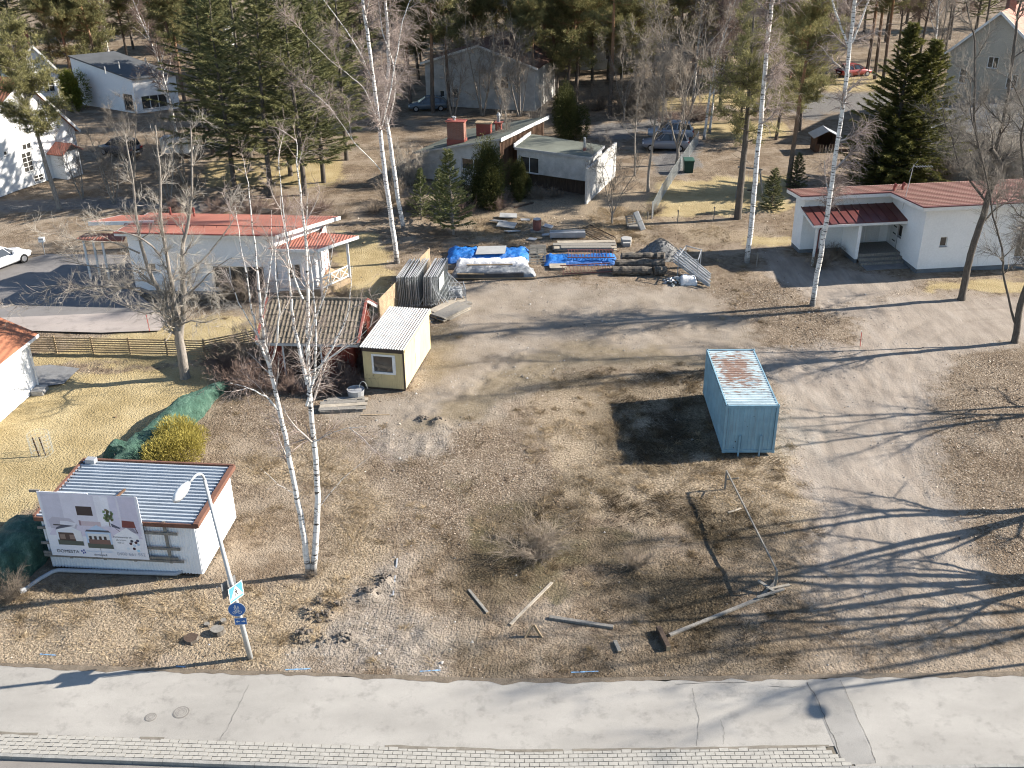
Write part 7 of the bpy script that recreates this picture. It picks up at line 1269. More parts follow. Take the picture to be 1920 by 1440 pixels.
car('silver grey car parked nearest, behind the wire fence', at(1255, 283) + Vector((-.3, .6, 0)), R(172), carpaint('grey_car', (.24, .25, .28)), True); car('silver car parked behind the grey car by the road', at(1262, 262) + Vector((-.2, .6, 0)), R(172), carpaint('silver_car', (.42, .44, .47)), True); car('small red car parked far off between trees on the right', at(1600, 142), R(20), carpaint('red_car', (.32, .07, .065))); car('dark car parked beside the plain white house', at(803, 208) + Vector((0, .5, 0)), R(185), carpaint('dark_car', (.12, .15, .18))); car('dark pickup-like car half hidden by bare branches near the gabled house', at(228, 290), R(150), carpaint('black_car', (.08, .085, .1)), True)
t = thing('utility_trailer', 'white covered trailer half hidden behind bare branches on the left', 'trailer', at(335, 294)); m = MB(); m.box(-1.3, 1.3, -.8, .8, .5, 1.9); m.build('box', M['white'], t, bevel=.06)
for s in (-1, 1): m = MB(); m.tube([(0, s * .7, .3), (0, s * .85, .3)], .3, 14); m.build('wheel', M['tyre'], t)
# ---------------------------------------------------------------- surveyed bare trees
def surveyed(seed, base_px, stems, first=.3, limbs=22, limb_len=.3, limb_ang=.7, trop1=.05, n2=7, n3=1200, n4=3600, droop=0.0, rmin=.007, l3=1.1, l4=.6, wig=.07, low=.3, ext=0.0, dy=.0):
    """stems: [(pixel polyline, r0, r1)] traced in the vertical plane of the trunk, then given depth"""
    rs = np.random.RandomState(seed); B = at(*base_px); tr = []
    for si, (pl, r0, r1) in enumerate(stems):
        pts = []
        off = (rs.uniform(-1, 1) * dy) if si else 0
        for i, (x, y) in enumerate(pl): z = hgt(B, x, y); d = CM.T @ np.array([(x - 960) / FPX, -(y - 720) / FPX, 1.0]); k = B.y / d[1]; f = i / max(1, len(pl) - 1); pts.append(np.array([d[0] * k - B.x, off * f * 3.0, z]))
        if ext: d = pts[-1] - pts[-2]; d = d / np.linalg.norm(d); pts += [pts[-1] + d * ext * .5 + rs.normal(0, .1, 3), pts[-1] + d * ext + rs.normal(0, .25, 3)]
        P = np.array(pts); P[0, 2] = -.15 if si == 0 else P[0, 2]; tot = len(P); u = np.linspace(0, tot - 1, 3 * tot); i = np.minimum(u.astype(int), tot - 2); f = (u - i)[:, None]
        p0, p1, p2, p3 = P[np.maximum(i - 1, 0)], P[i], P[i + 1], P[np.minimum(i + 2, tot - 1)]; Q = .5 * ((2 * p1) + (p2 - p0) * f + (2 * p0 - 5 * p1 + 4 * p2 - p3) * f ** 2 + (3 * p1 - p0 - 3 * p2 + p3) * f ** 3); Q[1:-1] += rs.normal(0, .015, Q[1:-1].shape); rr = np.linspace(r0, r1, len(Q)); rr[0] *= 1.25 if si == 0 else 1; tr.append((Q, rr))
    L1, L2 = [], []; Htop = max(t_[0][-1, 2] for t_ in tr); lens = [np.linalg.norm(t_[0][-1] - t_[0][0]) for t_ in tr]
    for (Q, rr), ln in zip(tr, lens):
        n = len(Q) - 1; m = max(2, int(limbs * ln / sum(lens)))
        for j in range(m):
            t_ = (j + rs.uniform(0, .95)) / m
            if Q[int(t_ * n)][2] < low * Htop: continue
            x = min(t_ * n, n - .01); i = int(x); p = Q[i] + (Q[i + 1] - Q[i]) * (x - i); d = _norm(Q[i + 1] - Q[i]); q = np.cross(d, rs.normal(0, 1, 3)); q /= np.linalg.norm(q); a = limb_ang * rs.uniform(.7, 1.25); L1.append(poly_segs(rs, p, d * math.cos(a) + q * math.sin(a), Htop * limb_len * rs.uniform(.45, 1.1) * (1.05 - .6 * p[2] / Htop), max(.02, min(rr[i] * .5, .09)), 6, wig * 1.6, trop1, .18))
    for pts, rr in L1:
        n = len(pts) - 1; ln = np.linalg.norm(pts[-1] - pts[0])
        for j in range(n2):
            x = rs.uniform(.15, .98) * n; i = int(x); p = pts[i] + (pts[i + 1] - pts[i]) * (x - i); d = _norm(pts[i + 1] - pts[i]); q = np.cross(d, rs.normal(0, 1, 3)); q /= np.linalg.norm(q); a = rs.uniform(.45, .95); L2.append(poly_segs(rs, p, d * math.cos(a) + q * math.sin(a), ln * rs.uniform(.2, .55), max(rr[i] * .55, rmin * 1.4), 3, .17, trop1 * .5 - droop * .3, .35))
    big = []
    for Q, rr in tr: m = MB(); m.tube(Q, rr, 12); big.append((np.array(m.v), np.array([f for f in m.f if len(f) == 4])))
    def segs(L): return (np.concatenate([x[0][:-1] for x in L]), np.concatenate([x[0][1:] for x in L]), np.concatenate([x[1][:-1] for x in L]), np.concatenate([x[1][1:] for x in L]))
    s1, s2 = segs(L1), segs(L2); tw = [tubes(*s2, n=4)]
    base = tuple(np.concatenate([s1[i], s2[i]]) for i in range(4)); c3 = children(rs, base, n3, 0, .75, l3, .1 - droop * .5, .7); s3 = twig_segs(rs, c3[0], c3[1], c3[2], np.maximum(c3[3], rmin), 3, -droop * .45 + .04, .2); tw.append(tubes(*s3)); c4 = children(rs, s3, n4, 0, .65, l4, .06 - droop, .8); s4 = twig_segs(rs, c4[0], c4[1], c4[2], np.maximum(c4[3], rmin * .8), 2, -droop * .5, .2); tw.append(tubes(*s4))
    return B, join(big), L1, join(tw)
def put_surveyed(name, label, cat, res, mats, group=None):
    B, big, lim, tw = res; t = thing(name, label, cat, B, 0, group); link(npmesh('trunk', big[0], big[1], mats[0], True), 'trunk', t); [MB().tube(p_, r_, 6, cap=False).build('limb', mats[1], t, smooth=True) for p_, r_ in lim]; link(npmesh('crown', tw[0], tw[1], mats[2], False), 'crown', t); return t
BM = (M['birch'], M['birch_limb'], M['birch_twig']); GM = (M['bark_grey'], M['bark_grey'], M['twig_grey']); DM = (M['bark_dark'], M['bark_dark'], M['twig_dark'])
put_surveyed('birch_tree', 'twin-stemmed white birch standing in the foreground of the lot', 'birch', surveyed(3, (583, 1078), [
    ([(578, 1078), (571, 1010), (556, 930), (541, 850), (527, 780), (514, 720), (500, 660), (490, 600), (484, 530), (478, 460), (470, 390), (462, 330)], .125, .008), ([(588, 1078), (591, 1010), (594, 930), (588, 850), (579, 770), (575, 700), (572, 630), (572, 560), (566, 470), (556, 380), (548, 320), (545, 275)], .135, .008),
    ([(510, 705), (495, 670), (482, 640), (468, 590), (455, 520), (440, 450), (432, 400)], .055, .006), ([(576, 720), (560, 660), (548, 610), (540, 550), (532, 470), (520, 380), (512, 310)], .07, .006), ([(577, 740), (600, 690), (628, 640), (648, 600), (656, 560), (660, 500)], .05, .006), ([(575, 760), (590, 700), (596, 620), (590, 540), (580, 420), (585, 350)], .055, .006), ([(505, 690), (520, 640), (526, 580), (520, 500), (522, 430)], .045, .006), ([(527, 780), (505, 740), (470, 715), (440, 700)], .04, .006), ([(573, 660), (590, 605), (612, 545), (625, 480), (632, 430)], .04, .005), ([(500, 655), (474, 612), (446, 560), (425, 500)], .036, .005), ([(568, 560), (548, 500), (536, 430), (530, 360)], .036, .005), ([(576, 705), (618, 668), (660, 640), (700, 600)], .032, .005), ([(488, 600), (500, 540), (508, 470), (505, 400)], .034, .005), ([(590, 960), (640, 910), (690, 880)], .016, .004), ([(556, 930), (520, 915), (480, 890)], .014, .004), ([(585, 830), (640, 800), (690, 790)], .016, .004)],
    limbs=70, limb_len=.15, limb_ang=.6, n2=5, n3=800, n4=1900, droop=.14, rmin=.0052, low=.26, l3=.8, l4=.5, dy=.35), BM)
put_surveyed('maple_tree', 'wide bare maple with lichen grey branches on the lawn', 'bare tree', surveyed(5, (347, 708), [
    ([(347, 708), (343, 675), (337, 640), (334, 618)], .27, .22), ([(335, 632), (322, 600), (306, 565), (284, 530), (264, 480), (250, 420), (240, 340), (225, 260)], .17, .03), ([(334, 620), (325, 580), (316, 540), (302, 480), (290, 420), (284, 340), (272, 250)], .15, .03), ([(338, 630), (343, 580), (341, 530), (340, 470), (350, 420), (356, 340), (352, 240)], .17, .03),
    ([(306, 565), (270, 540), (230, 535), (180, 530), (130, 540), (100, 545)], .08, .015), ([(284, 530), (255, 505), (215, 500), (170, 490), (120, 480)], .07, .015), ([(318, 595), (290, 590), (250, 585), (210, 590), (170, 575)], .05, .012), ([(341, 560), (375, 530), (410, 490), (450, 460)], .06, .014), ([(342, 520), (380, 490), (420, 440), (440, 400)], .06, .014), ([(338, 610), (365, 590), (400, 580), (430, 560)], .05, .012), ([(302, 480), (270, 440), (220, 420), (165, 415)], .06, .014), ([(262, 475), (220, 450), (170, 440), (120, 420)], .05, .012)],
    limbs=80, limb_len=.19, limb_ang=.75, n2=6, n3=1900, n4=4200, droop=0, rmin=.0075, low=.16, l3=.8, l4=.5, wig=.11, dy=.9), GM)
put_surveyed('birch_tree', 'tall white birch rising behind the stacked fence panels', 'birch', surveyed(7, (745, 493), [([(745, 493), (738, 440), (728, 370), (720, 310), (712, 240), (700, 150), (690, 70), (680, 0)], .18, .075), ([(716, 270), (702, 215), (680, 170), (655, 150)], .035, .01), ([(724, 335), (700, 300), (668, 265), (650, 235)], .035, .01), ([(702, 165), (680, 110), (650, 60), (612, 10)], .035, .01), ([(713, 250), (730, 180), (745, 100), (755, 40), (770, 0)], .045, .02)], limbs=30, limb_len=.2, limb_ang=.75, n2=7, n3=1500, n4=3800, droop=.25, rmin=.0085, low=.4, ext=4, dy=.5), BM)
put_surveyed('birch_tree', 'second white birch standing just behind the tall birch by the panels', 'birch', surveyed(8, (757, 432), [([(757, 432), (746, 370), (738, 310), (727, 240), (722, 195), (728, 140), (727, 60), (722, 0)], .17, .07), ([(725, 240), (740, 180), (737, 120), (718, 60), (710, 0)], .05, .025)], limbs=26, limb_len=.2, limb_ang=.75, n2=7, n3=1300, n4=3600, droop=.3, rmin=.009, low=.35, ext=5, dy=.5), BM)
put_surveyed('birch_tree', 'slim straight white birch left of the right-hand house', 'birch', surveyed(9, (1400, 492), [([(1400, 492), (1408, 430), (1414, 360), (1420, 290), (1428, 210), (1436, 120), (1445, 20), (1448, 0)], .18, .1)], limbs=26, limb_len=.16, limb_ang=.85, n2=7, n3=1000, n4=2800, droop=.45, rmin=.008, low=.4, ext=5), BM)
put_surveyed('birch_tree', 'slim white birch standing before the dark red entrance canopy', 'birch', surveyed(10, (1523, 572), [([(1523, 572), (1533, 510), (1545, 440), (1556, 370), (1567, 290), (1580, 200), (1592, 100), (1603, 0)], .16, .085), ([(1592, 90), (1575, 45), (1560, 0)], .06, .035), ([(1597, 80), (1612, 45), (1628, 0)], .06, .035)], limbs=30, limb_len=.15, limb_ang=.9, n2=7, n3=1100, n4=3200, droop=.45, rmin=.007, low=.2, ext=4), BM)
put_surveyed('maple_tree', 'dark leaning bare tree on the grass before the right house', 'bare tree', surveyed(11, (1803, 560), [([(1803, 560), (1812, 515), (1822, 470), (1835, 430), (1848, 390), (1862, 340)], .22, .17), ([(1860, 345), (1870, 290), (1890, 220), (1905, 150), (1920, 60)], .13, .05), ([(1857, 355), (1845, 300), (1838, 230), (1845, 150), (1850, 80)], .1, .03), ([(1850, 380), (1820, 340), (1800, 310), (1790, 260)], .07, .02), ([(1840, 420), (1880, 390), (1920, 380)], .06, .02)], limbs=46, limb_len=.2, limb_ang=.8, n2=7, n3=1800, n4=4600, rmin=.0075, low=.3, ext=2, wig=.1, dy=.7, l3=.9), DM)
put_surveyed('maple_tree', 'bare tree with crooked pale side stem at right edge', 'bare tree', surveyed(12, (1903, 642), [([(1903, 642), (1908, 600), (1920, 550), (1940, 500), (1955, 430), (1960, 350)], .2, .12), ([(1905, 610), (1897, 570), (1890, 520), (1893, 480), (1880, 420), (1872, 350), (1860, 280)], .07, .025), ([(1940, 500), (1920, 430), (1915, 350), (1900, 250)], .09, .03)], limbs=44, limb_len=.22, limb_ang=.8, n2=7, n3=1700, n4=4400, rmin=.007, low=.22, ext=3, wig=.1, dy=.7), DM)
# trees just outside the frame on the right: they throw the branch shadows over the drive
mt = mesh_pair('roadside_tree', bare_tree(31, 16, .33, fork=(.2, 4, .26), limbs=26, limb_len=.32, n2=5, n3=500, n4=700, rmin=.011), (M['bark_dark'], M['twig_dark'])); put('roadside_tree', 'spreading bare tree beside the drive outside the right edge', 'bare tree', (27.2, 38.2, 0), mt, None, 1.0); put('roadside_tree', 'bare tree near the footpath outside the right edge', 'bare tree', (25.6, 33.2, 0), mt, None, 3.6, .95)
mt2 = mesh_pair('roadside_tree', bare_tree(33, 15, .24, fork=(.25, 3, .22), limbs=24, limb_len=.3, n2=5, n3=500, n4=700, rmin=.01), (M['bark_dark'], M['twig_dark'])); put('roadside_tree', 'bare tree behind the leaf-strewn bank outside the right edge', 'bare tree', (33.5, 47.5, 0), mt2, None, 2.2); put('roadside_tree', 'bare tree on the verge near the street lamp outside the right edge', 'bare tree', (31.5, 31.6, 0), mt2, None, 4.2, 1.15)

# ---------------------------------------------------------------- prototypes for the wood
PB = M['pine_bark']
PINES = [conifer('pine%d' % i, pine_tree(50 + i, *a), (PB, M['pine'])) for i, a in enumerate(((18, .66, 3.1, .24, 74, 1500, 18), (20, .58, 2.8, .25, 66, 1350, 18), (16, .74, 3.2, .2, 78, 1600, 18), (24, .4, 2.7, .27, 50, 1100, 16), (14, .8, 2.7, .17, 70, 1300, 18)))]
FIRS = [conifer('fir%d' % i, spruce_tree(70 + i, *a), (M['bark_dark'], M['spruce'])) for i, a in enumerate(((18, 4.0, .23, .16, 150, 230, .1, 1, .42, .06, .75), (21, 4.3, .25, .2, 160, 230, .1, 1, .44, .06, .8), (15, 3.6, .2, .12, 140, 220, .12, 1, .4, .06, .7)))]
BARES = [mesh_pair('bare%d' % i, bare_tree(90 + i, H, r, **k), mt_) for i, (H, r, k, mt_) in enumerate(((16, .15, dict(limbs=26, limb_len=.26, limb_ang=.6, n2=6, n3=700, n4=1500, rmin=.009), (M['bark_grey'], M['twig_bg'])), (18, .17, dict(limbs=28, limb_len=.24, limb_ang=.55, n2=6, n3=900, n4=2200, rmin=.012, droop=.3), (M['birch'], M['twig_red'])), (13, .12, dict(fork=(.2, 4, .35), limbs=26, limb_len=.3, n2=6, n3=1000, n4=2200, rmin=.011), (M['bark_grey'], M['twig_bg'])), (11, .1, dict(stems=4, spread=.25, limbs=26, limb_len=.3, n2=6, n3=700, n4=1500, rmin=.009, first=.15), (M['bark_grey'], M['twig_bg'])), (17, .16, dict(limbs=30, limb_len=.22, limb_ang=.8, n2=6, n3=1100, n4=2600, rmin=.012, droop=.55), (M['bark_dark'], M['twig_red']))))]
BUSH = [tuple(npmesh('bush%d_%d' % (i, j), g[0], g[1], m_, False) for j, (g, m_) in enumerate(zip(twig_bush(110 + i, *a), (mm, mm)))) for i, (a, mm) in enumerate((((1.8, 2.4, 46, 600, 2000, .016, .08, .7, .45, .009), M['twig_tan']), ((1.5, 1.5, 40, 500, 1600, .014, .12, .55, .35, .009), M['twig_red']), ((2.4, 3.6, 46, 700, 2400, .02, .05, .9, .55, .01), M['twig_grey']), ((.9, .8, 34, 300, 900, .009, .1, .35, .25, .006), M['twig_tan'])))]
rw = random.Random(77)
# near conifers
SPR = conifer('spruce_near', spruce_tree(120, 12.8, 3.9, .22, .02, 300, 210, .2, 1.0, .34, .075, .4), (M['bark_dark'], M['spruce_yellowish'])); SPR2 = conifer('spruce_near_b', spruce_tree(121, 11.6, 3.5, .2, .03, 260, 200, .2, 1.0, .34, .075, .45), (M['bark_dark'], M['spruce_yellowish']))
p = at(1668, 345); put('spruce_tree', 'tall dark spruce behind the brownish red roof, left of its twin', 'spruce', p, SPR, None, .3, (1.12, 1.12, 1.02)); p = at(1712, 343); put('spruce_tree', 'second sunlit spruce behind the brownish red roof, right of its twin', 'spruce', p, SPR2, None, 2.3, (1.15, 1.15, 1.02)); put('spruce_tree', 'lower bushy spruce at the foot of the two tall spruces', 'spruce', at(1640, 348), SPR2, None, 4.1, (.85, .85, .55))
YP = conifer('young_pine', spruce_tree(122, 6.6, 1.75, .1, .1, 120, 110, -.1, 1, .26, .06, .3), (M['bark_grey'], M['youngpine'])); p = at(850, 440); put('young_pine', 'young green pine standing before the grey felt roofed house', 'pine', p, YP, None, .5); put('young_pine', 'smaller young pine beside the dark yew and the felt roofed house', 'pine', at(826, 425), YP, None, 2.0, .7); put('young_pine', 'slender young pine in shade between birch and young green pine', 'pine', at(790, 412), YP, None, 4.0, .62)
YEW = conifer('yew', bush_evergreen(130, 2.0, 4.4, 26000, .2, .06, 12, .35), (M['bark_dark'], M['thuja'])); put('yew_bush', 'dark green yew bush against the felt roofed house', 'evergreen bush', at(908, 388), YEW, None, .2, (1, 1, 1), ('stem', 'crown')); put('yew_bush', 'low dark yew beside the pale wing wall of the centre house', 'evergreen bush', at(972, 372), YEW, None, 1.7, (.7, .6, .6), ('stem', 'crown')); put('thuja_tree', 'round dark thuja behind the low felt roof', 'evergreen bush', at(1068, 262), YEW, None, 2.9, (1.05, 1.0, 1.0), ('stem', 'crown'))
GY = conifer('golden_thuja', bush_evergreen(134, 2.1, 1.6, 22000, .17, .035, 8, .9), (M['bark_dark'], M['yewgold'])); put('golden_thuja', 'golden yellow thuja shrub in front of the netted hedge', 'shrub', at(330, 858), GY, None, .4, (.95, .8, .95), ('stem', 'crown')); GB = conifer('bright_thuja', bush_evergreen(132, 2.2, 3.4, 9000, .26, .1, 9, .3), (M['bark_dark'], M['greenbush'])); put('bright_evergreen', 'bright green round evergreen beside the pine at upper left', 'evergreen bush', at(140, 205), GB, None, 0, 1, ('stem', 'crown'))
SJ = conifer('little_spruce', spruce_tree(133, 3.4, 1.0, .06, .05, 90, 60, .1, 1, .2, .07, .2), (M['bark_dark'], M['spruce'])); put('little_spruce', 'small staked conifer with leggy stems left of the right house', 'spruce', at(1446, 392), SJ, None, 0, (1, 1, 1)); put('little_spruce', 'little dark conifer behind the left end of the right house', 'spruce', at(1492, 352), SJ, None, 1.0, .9)
# young spruce and pine thicket behind the left house
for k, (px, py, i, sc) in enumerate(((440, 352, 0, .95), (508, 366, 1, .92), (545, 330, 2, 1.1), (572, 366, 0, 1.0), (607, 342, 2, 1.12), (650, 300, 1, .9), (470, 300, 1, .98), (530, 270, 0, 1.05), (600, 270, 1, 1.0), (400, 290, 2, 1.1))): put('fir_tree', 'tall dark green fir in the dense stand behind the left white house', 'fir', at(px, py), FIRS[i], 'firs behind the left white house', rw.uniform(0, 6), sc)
# single pines that can be told apart
put('pine_tree', 'leaning pine with pale trunk in front of the tall white gabled house', 'pine', at(112, 392), conifer('pine_lean', pine_tree(140, 14.5, .62, 2.7, .2, 54, 950, 20, (-.07, 0)), (M['bark_grey'], M['pine'])), None, 0, 1); put('pine_tree', 'thick dark pine trunk on the lawn left of the slim birch', 'pine', at(1383, 410), conifer('pine_dark', pine_tree(141, 17, .68, 3.0, .3, 60, 900, 15, (.03, 0)), (M['bark_dark'], M['pine'])), None, 1.0, 1); put('pine_tree', 'orange barked pine leaning beside the slim birches at right', 'pine', at(1478, 350), PINES[1], None, 2.0, .9); put('pine_tree', 'pine with orange upper trunk behind the bare maple', 'pine', at(352, 225), PINES[1], None, .5, .9)
forest = [  # (px, py, kind, idx, scale)
 (140, 172, 'p', 2, 1.05), (195, 168, 'p', 0, 1.0), (240, 118, 'p', 2, .95), (212, 150, 'b', 1, .9), (300, 118, 'p', 2, 1.0), (330, 130, 'p', 0, .95), (100, 130, 'p', 2, 1.0), (165, 120, 'p', 4, 1.2), (40, 120, 'f', 1, .8), (180, 95, 'f', 2, .9), (250, 92, 'f', 0, .9), (330, 95, 'f', 1, .9), (378, 130, 'p', 0, .9), (410, 200, 'p', 2, 1.0), (30, 90, 'p', 2, 1.), (110, 80, 'p', 0, 1.), (200, 70, 'p', 2, 1.), (300, 70, 'p', 0, 1.), (370, 60, 'f', 0, 1.), (450, 90, 'f', 1, 1.), (520, 110, 'f', 2, 1.1), (590, 120, 'f', 0, 1.), (660, 130, 'p', 2, 1.), (620, 200, 'p', 2, .95), (425, 150, 'f', 0, 1.), (335, 270, 'b', 1, .85),
 (690, 200, 'b', 4, 1.0), (740, 190, 'b', 4, .95), (770, 205, 'p', 1, .9), (785, 150, 'p', 0, 1.0), (812, 212, 'p', 1, .95), (790, 120, 'p', 2, 1.1), (855, 175, 'p', 0, .95), (890, 165, 'p', 1, 1.0), (980, 120, 'p', 2, 1.1), (1085, 140, 'p', 2, 1.1), (838, 150, 'p', 1, .95), (870, 140, 'p', 0, 1.0), (905, 120, 'p', 2, 1.1), (935, 135, 'p', 2, 1.05), (965, 150, 'p', 0, 1.0), (1000, 160, 'p', 2, 1.05), (1018, 188, 'p', 1, .95), (1045, 180, 'p', 0, 1.), (1062, 195, 'p', 0, .95), (1080, 190, 'p', 1, .95), (1110, 165, 'p', 2, 1.), (1143, 218, 'p', 1, 1.0), (1165, 150, 'p', 2, 1.1), (1205, 160, 'p', 2, 1.0), (1270, 150, 'p', 2, 1.1), (1140, 150, 'p', 0, 1.), (1190, 180, 'p', 4, 1.0), (1190, 130, 'p', 2, 1.), (1225, 150, 'p', 0, 1.), (1260, 120, 'p', 2, 1.), (1300, 130, 'p', 0, 1.), (700, 130, 'f', 1, .9), (760, 120, 'f', 2, 1.1), (1010, 70, 'p', 2, 1.1), (900, 60, 'p', 0, 1.1), (950, 85, 'f', 1, 1.), (1060, 95, 'f', 0, 1.), (1160, 65, 'p', 2, 1.1), (1240, 70, 'f', 2, 1.1), (820, 80, 'f', 1, 1.), (1120, 85, 'f', 2, 1.), (740, 80, 'f', 0, 1.), (1290, 75, 'f', 1, 1.),
 (1215, 360, 'b', 0, .82), (1268, 308, 'b', 2, 1.15), (1190, 330, 'b', 0, .6), (1240, 250, 'b', 0, .95), (1320, 262, 'b', 1, .8), (1330, 250, 'b', 1, .75), (1300, 190, 'b', 1, .95), (1170, 225, 'b', 2, .8), (1290, 215, 'b', 3, 1.0),
 (1350, 210, 'b', 4, 1.1), (1390, 230, 'b', 4, 1.05), (1360, 150, 'p', 2, 1.05), (1410, 190, 'p', 0, 1.0), (1445, 205, 'p', 2, .95), (1500, 245, 'p', 4, 1.05), (1455, 262, 'p', 4, 1.0), (1470, 150, 'p', 0, 1.05), (1465, 170, 'b', 4, 1.1), (1510, 150, 'b', 1, .95), (1530, 190, 'b', 4, 1.0), (1550, 130, 'b', 1, 1.), (1625, 142, 'p', 3, .95), (1640, 148, 'p', 3, .9), (1655, 155, 'p', 1, .95), (1680, 130, 'b', 4, 1.05), (1720, 130, 'b', 4, 1.1), (1770, 120, 'b', 4, 1.1), (1745, 150, 'b', 1, 1.), (1590, 115, 'b', 4, 1.05), (1380, 110, 'f', 1, 1.), (1430, 100, 'p', 0, 1.1), (1520, 95, 'p', 2, 1.1), (1580, 85, 'f', 0, 1.), (1660, 80, 'f', 1, 1.), (1720, 70, 'p', 0, 1.), (1780, 75, 'b', 4, 1.2), (1840, 105, 'b', 4, 1.1), (1900, 120, 'b', 1, 1.1), (1830, 55, 'f', 2, 1.1), (1900, 50, 'p', 2, 1.), (1740, 205, 'b', 0, .85), (1350, 75, 'f', 0, 1.), (1480, 70, 'f', 2, 1.), (1620, 60, 'p', 0, 1.), (1700, 45, 'f', 1, 1.),
 (1010, 310, 'b', 0, .55), (955, 330, 'b', 0, .5), (1148, 420, 'b', 2, .55), (905, 216, 'b', 3, .95), (975, 218, 'b', 3, 1.0), (850, 222, 'b', 3, .9), (940, 222, 'b', 2, .8), (1000, 205, 'p', 1, .8), (842, 208, 'p', 1, .9)]
GLAB = {'p': ('pine_tree', 'pine'), 'f': ('fir_tree', 'fir'), 'b': ('bare_tree', 'bare tree')}
for n_f, (px, py, kd, i, sc) in enumerate(forest):
    if kd == 'p' and i == 0 and n_f % 3: i, sc = 4, sc * 1.3
    side = 'left' if px < 700 else 'middle' if px < 1330 else 'right'; far = py < 232
    if kd == 'p': lab = {'left': 'pine in the wood among and behind the white houses at upper left', 'middle': 'tall straight pine in the wood behind the felt roofed house', 'right': 'pine in the thin wood at upper right'}[side]
    elif kd == 'f': lab = {'left': 'dark fir filling the wood edge at upper left', 'middle': 'dark fir filling gaps of the wood at top centre', 'right': 'dark fir at the back of the wood at upper right'}[side]
    else: lab = {'left': 'leafless slender tree in the wood at upper left', 'middle': ('many-stemmed leafless tree before the plain white house' if i == 3 else 'leafless tree near the parked cars behind the centre house'), 'right': 'leafless drooping tree in the thin wood at upper right'}[side]
    n_, c_ = GLAB[kd]; put(n_, lab, c_, at(px, py), {'p': PINES, 'f': FIRS, 'b': BARES}[kd][i], lab, rw.uniform(0, 6.28), (sc * rw.uniform(.93, 1.07),) * 2 + (sc * rw.uniform(.93, 1.07),))
for (px, py, i, sc) in ((155, 372, 3, .6), (215, 382, 3, .68), (318, 378, 3, .7), (250, 335, 3, .75), (345, 340, 3, .66)): put('bare_shrub', 'tall leafless shrub in the hedge row between gabled house and left bungalow', 'shrub', at(px, py), BARES[i], 'leafless shrubs near the gabled house', rw.uniform(0, 6), sc, ('stems', 'twigs'))
for (px, py, i, sc) in ((410, 402, 1, .9), (470, 402, 1, 1.0), (530, 400, 1, 1.0), (590, 402, 1, 1.0), (640, 408, 3, 1.2), (330, 398, 1, .8)): put('bare_shrub', 'brown leafless hedge shrub right behind the red roof of the left house', 'shrub', at(px, py), BUSH[i], 'hedge shrubs behind the left red roof', rw.uniform(0, 6), sc, ('stems', 'twigs'))
for (px, py, i, sc) in ((705, 398, 3, 1.3), (735, 380, 0, .8), (775, 390, 3, 1.4), (800, 400, 3, 1.3), (760, 345, 2, .9), (870, 400, 1, .9), (930, 392, 1, 1.0), (1040, 368, 3, 1.0), (1010, 372, 3, 1.2)): put('bare_shrub', 'leafless brush in the thicket left of and below the felt roofed house', 'shrub', at(px, py), BUSH[i], 'brush by the felt roofed house', rw.uniform(0, 6), sc, ('stems', 'twigs'))
for (px, py, i, sc) in ((1790, 340, 2, 1.0), (1830, 335, 2, 1.2), (1870, 335, 2, 1.1), (1910, 330, 2, 1.3), (1760, 345, 0, 1.1), (1890, 300, 2, 1.3), (1840, 280, 2, 1.2), (1775, 300, 2, 1.0), (1930, 345, 2, 1.1), (1945, 290, 2, 1.3)): put('bare_shrub', 'tangled leafless shrub behind the right end of the brownish red roof', 'shrub', at(px, py), BUSH[i], 'shrubs behind the right house', rw.uniform(0, 6), sc, ('stems', 'twigs'))
for (px, py, i, sc) in ((1170, 215, 0, 1.2), (1215, 210, 0, 1.2), (1120, 205, 0, 1.2), (1260, 240, 1, 1.2), (1225, 400, 3, 1.2), (1250, 180, 0, 1.3), (1310, 225, 1, 1.3), (1090, 215, 0, 1.0)): put('bare_shrub', 'leafless undergrowth along the path behind the parked cars', 'shrub', at(px, py), BUSH[i], 'undergrowth by the far path', rw.uniform(0, 6), sc, ('stems', 'twigs'))
for (px, py, i, sc) in ((440, 716, 1, 1.0), (475, 725, 1, 1.1), (510, 726, 1, .9), (545, 737, 1, .6), (590, 740, 1, .5), (625, 738, 1, .65), (655, 720, 1, .95), (665, 695, 1, 1.0), (430, 690, 1, 1.05), (700, 668, 1, 1.0), (690, 640, 1, 1.0), (470, 690, 0, 1.0)): put('bare_shrub', 'dense reddish brown leafless shrub growing round the red shed', 'shrub', at(px, py), BUSH[i], 'shrubs round the red shed', rw.uniform(0, 6), sc, ('stems', 'twigs'))
for k, (px, py, i, sc, lab) in enumerate(((1005, 1035, 0, (1.0, 1.0, .42), 'wiry leafless bush in the middle of the lot'), (1190, 1060, 3, 1.0, 'low wiry bush right of the middle bush on the lot'), (15, 1125, 0, .55, 'leafless twiggy bush at the left edge by the shed'), (583, 1080, 3, .5, 'tuft of suckers at the foot of the foreground birch'), (340, 868, 3, 1.0, 'grey leafless shrub in front of the golden thuja'), (470, 565, 0, .8, 'leafless shrub at the front wall of the left house'), (435, 560, 0, .7, 'small leafless shrub left of its neighbour at the left house wall'), (1535, 500, 3, 1.3, 'twiggy shrub at the foot of the porch wall'), (1565, 482, 3, 1.2, 'twiggy shrub between porch wall and birch'), (645, 560, 3, 1.0, 'low twiggy shrub beside the wooden porch'), (1300, 560, 3, .01, '')) ):
    if lab: put('bare_shrub', lab, 'shrub', at(px, py), BUSH[i], None, rw.uniform(0, 6), sc, ('stems', 'twigs'))

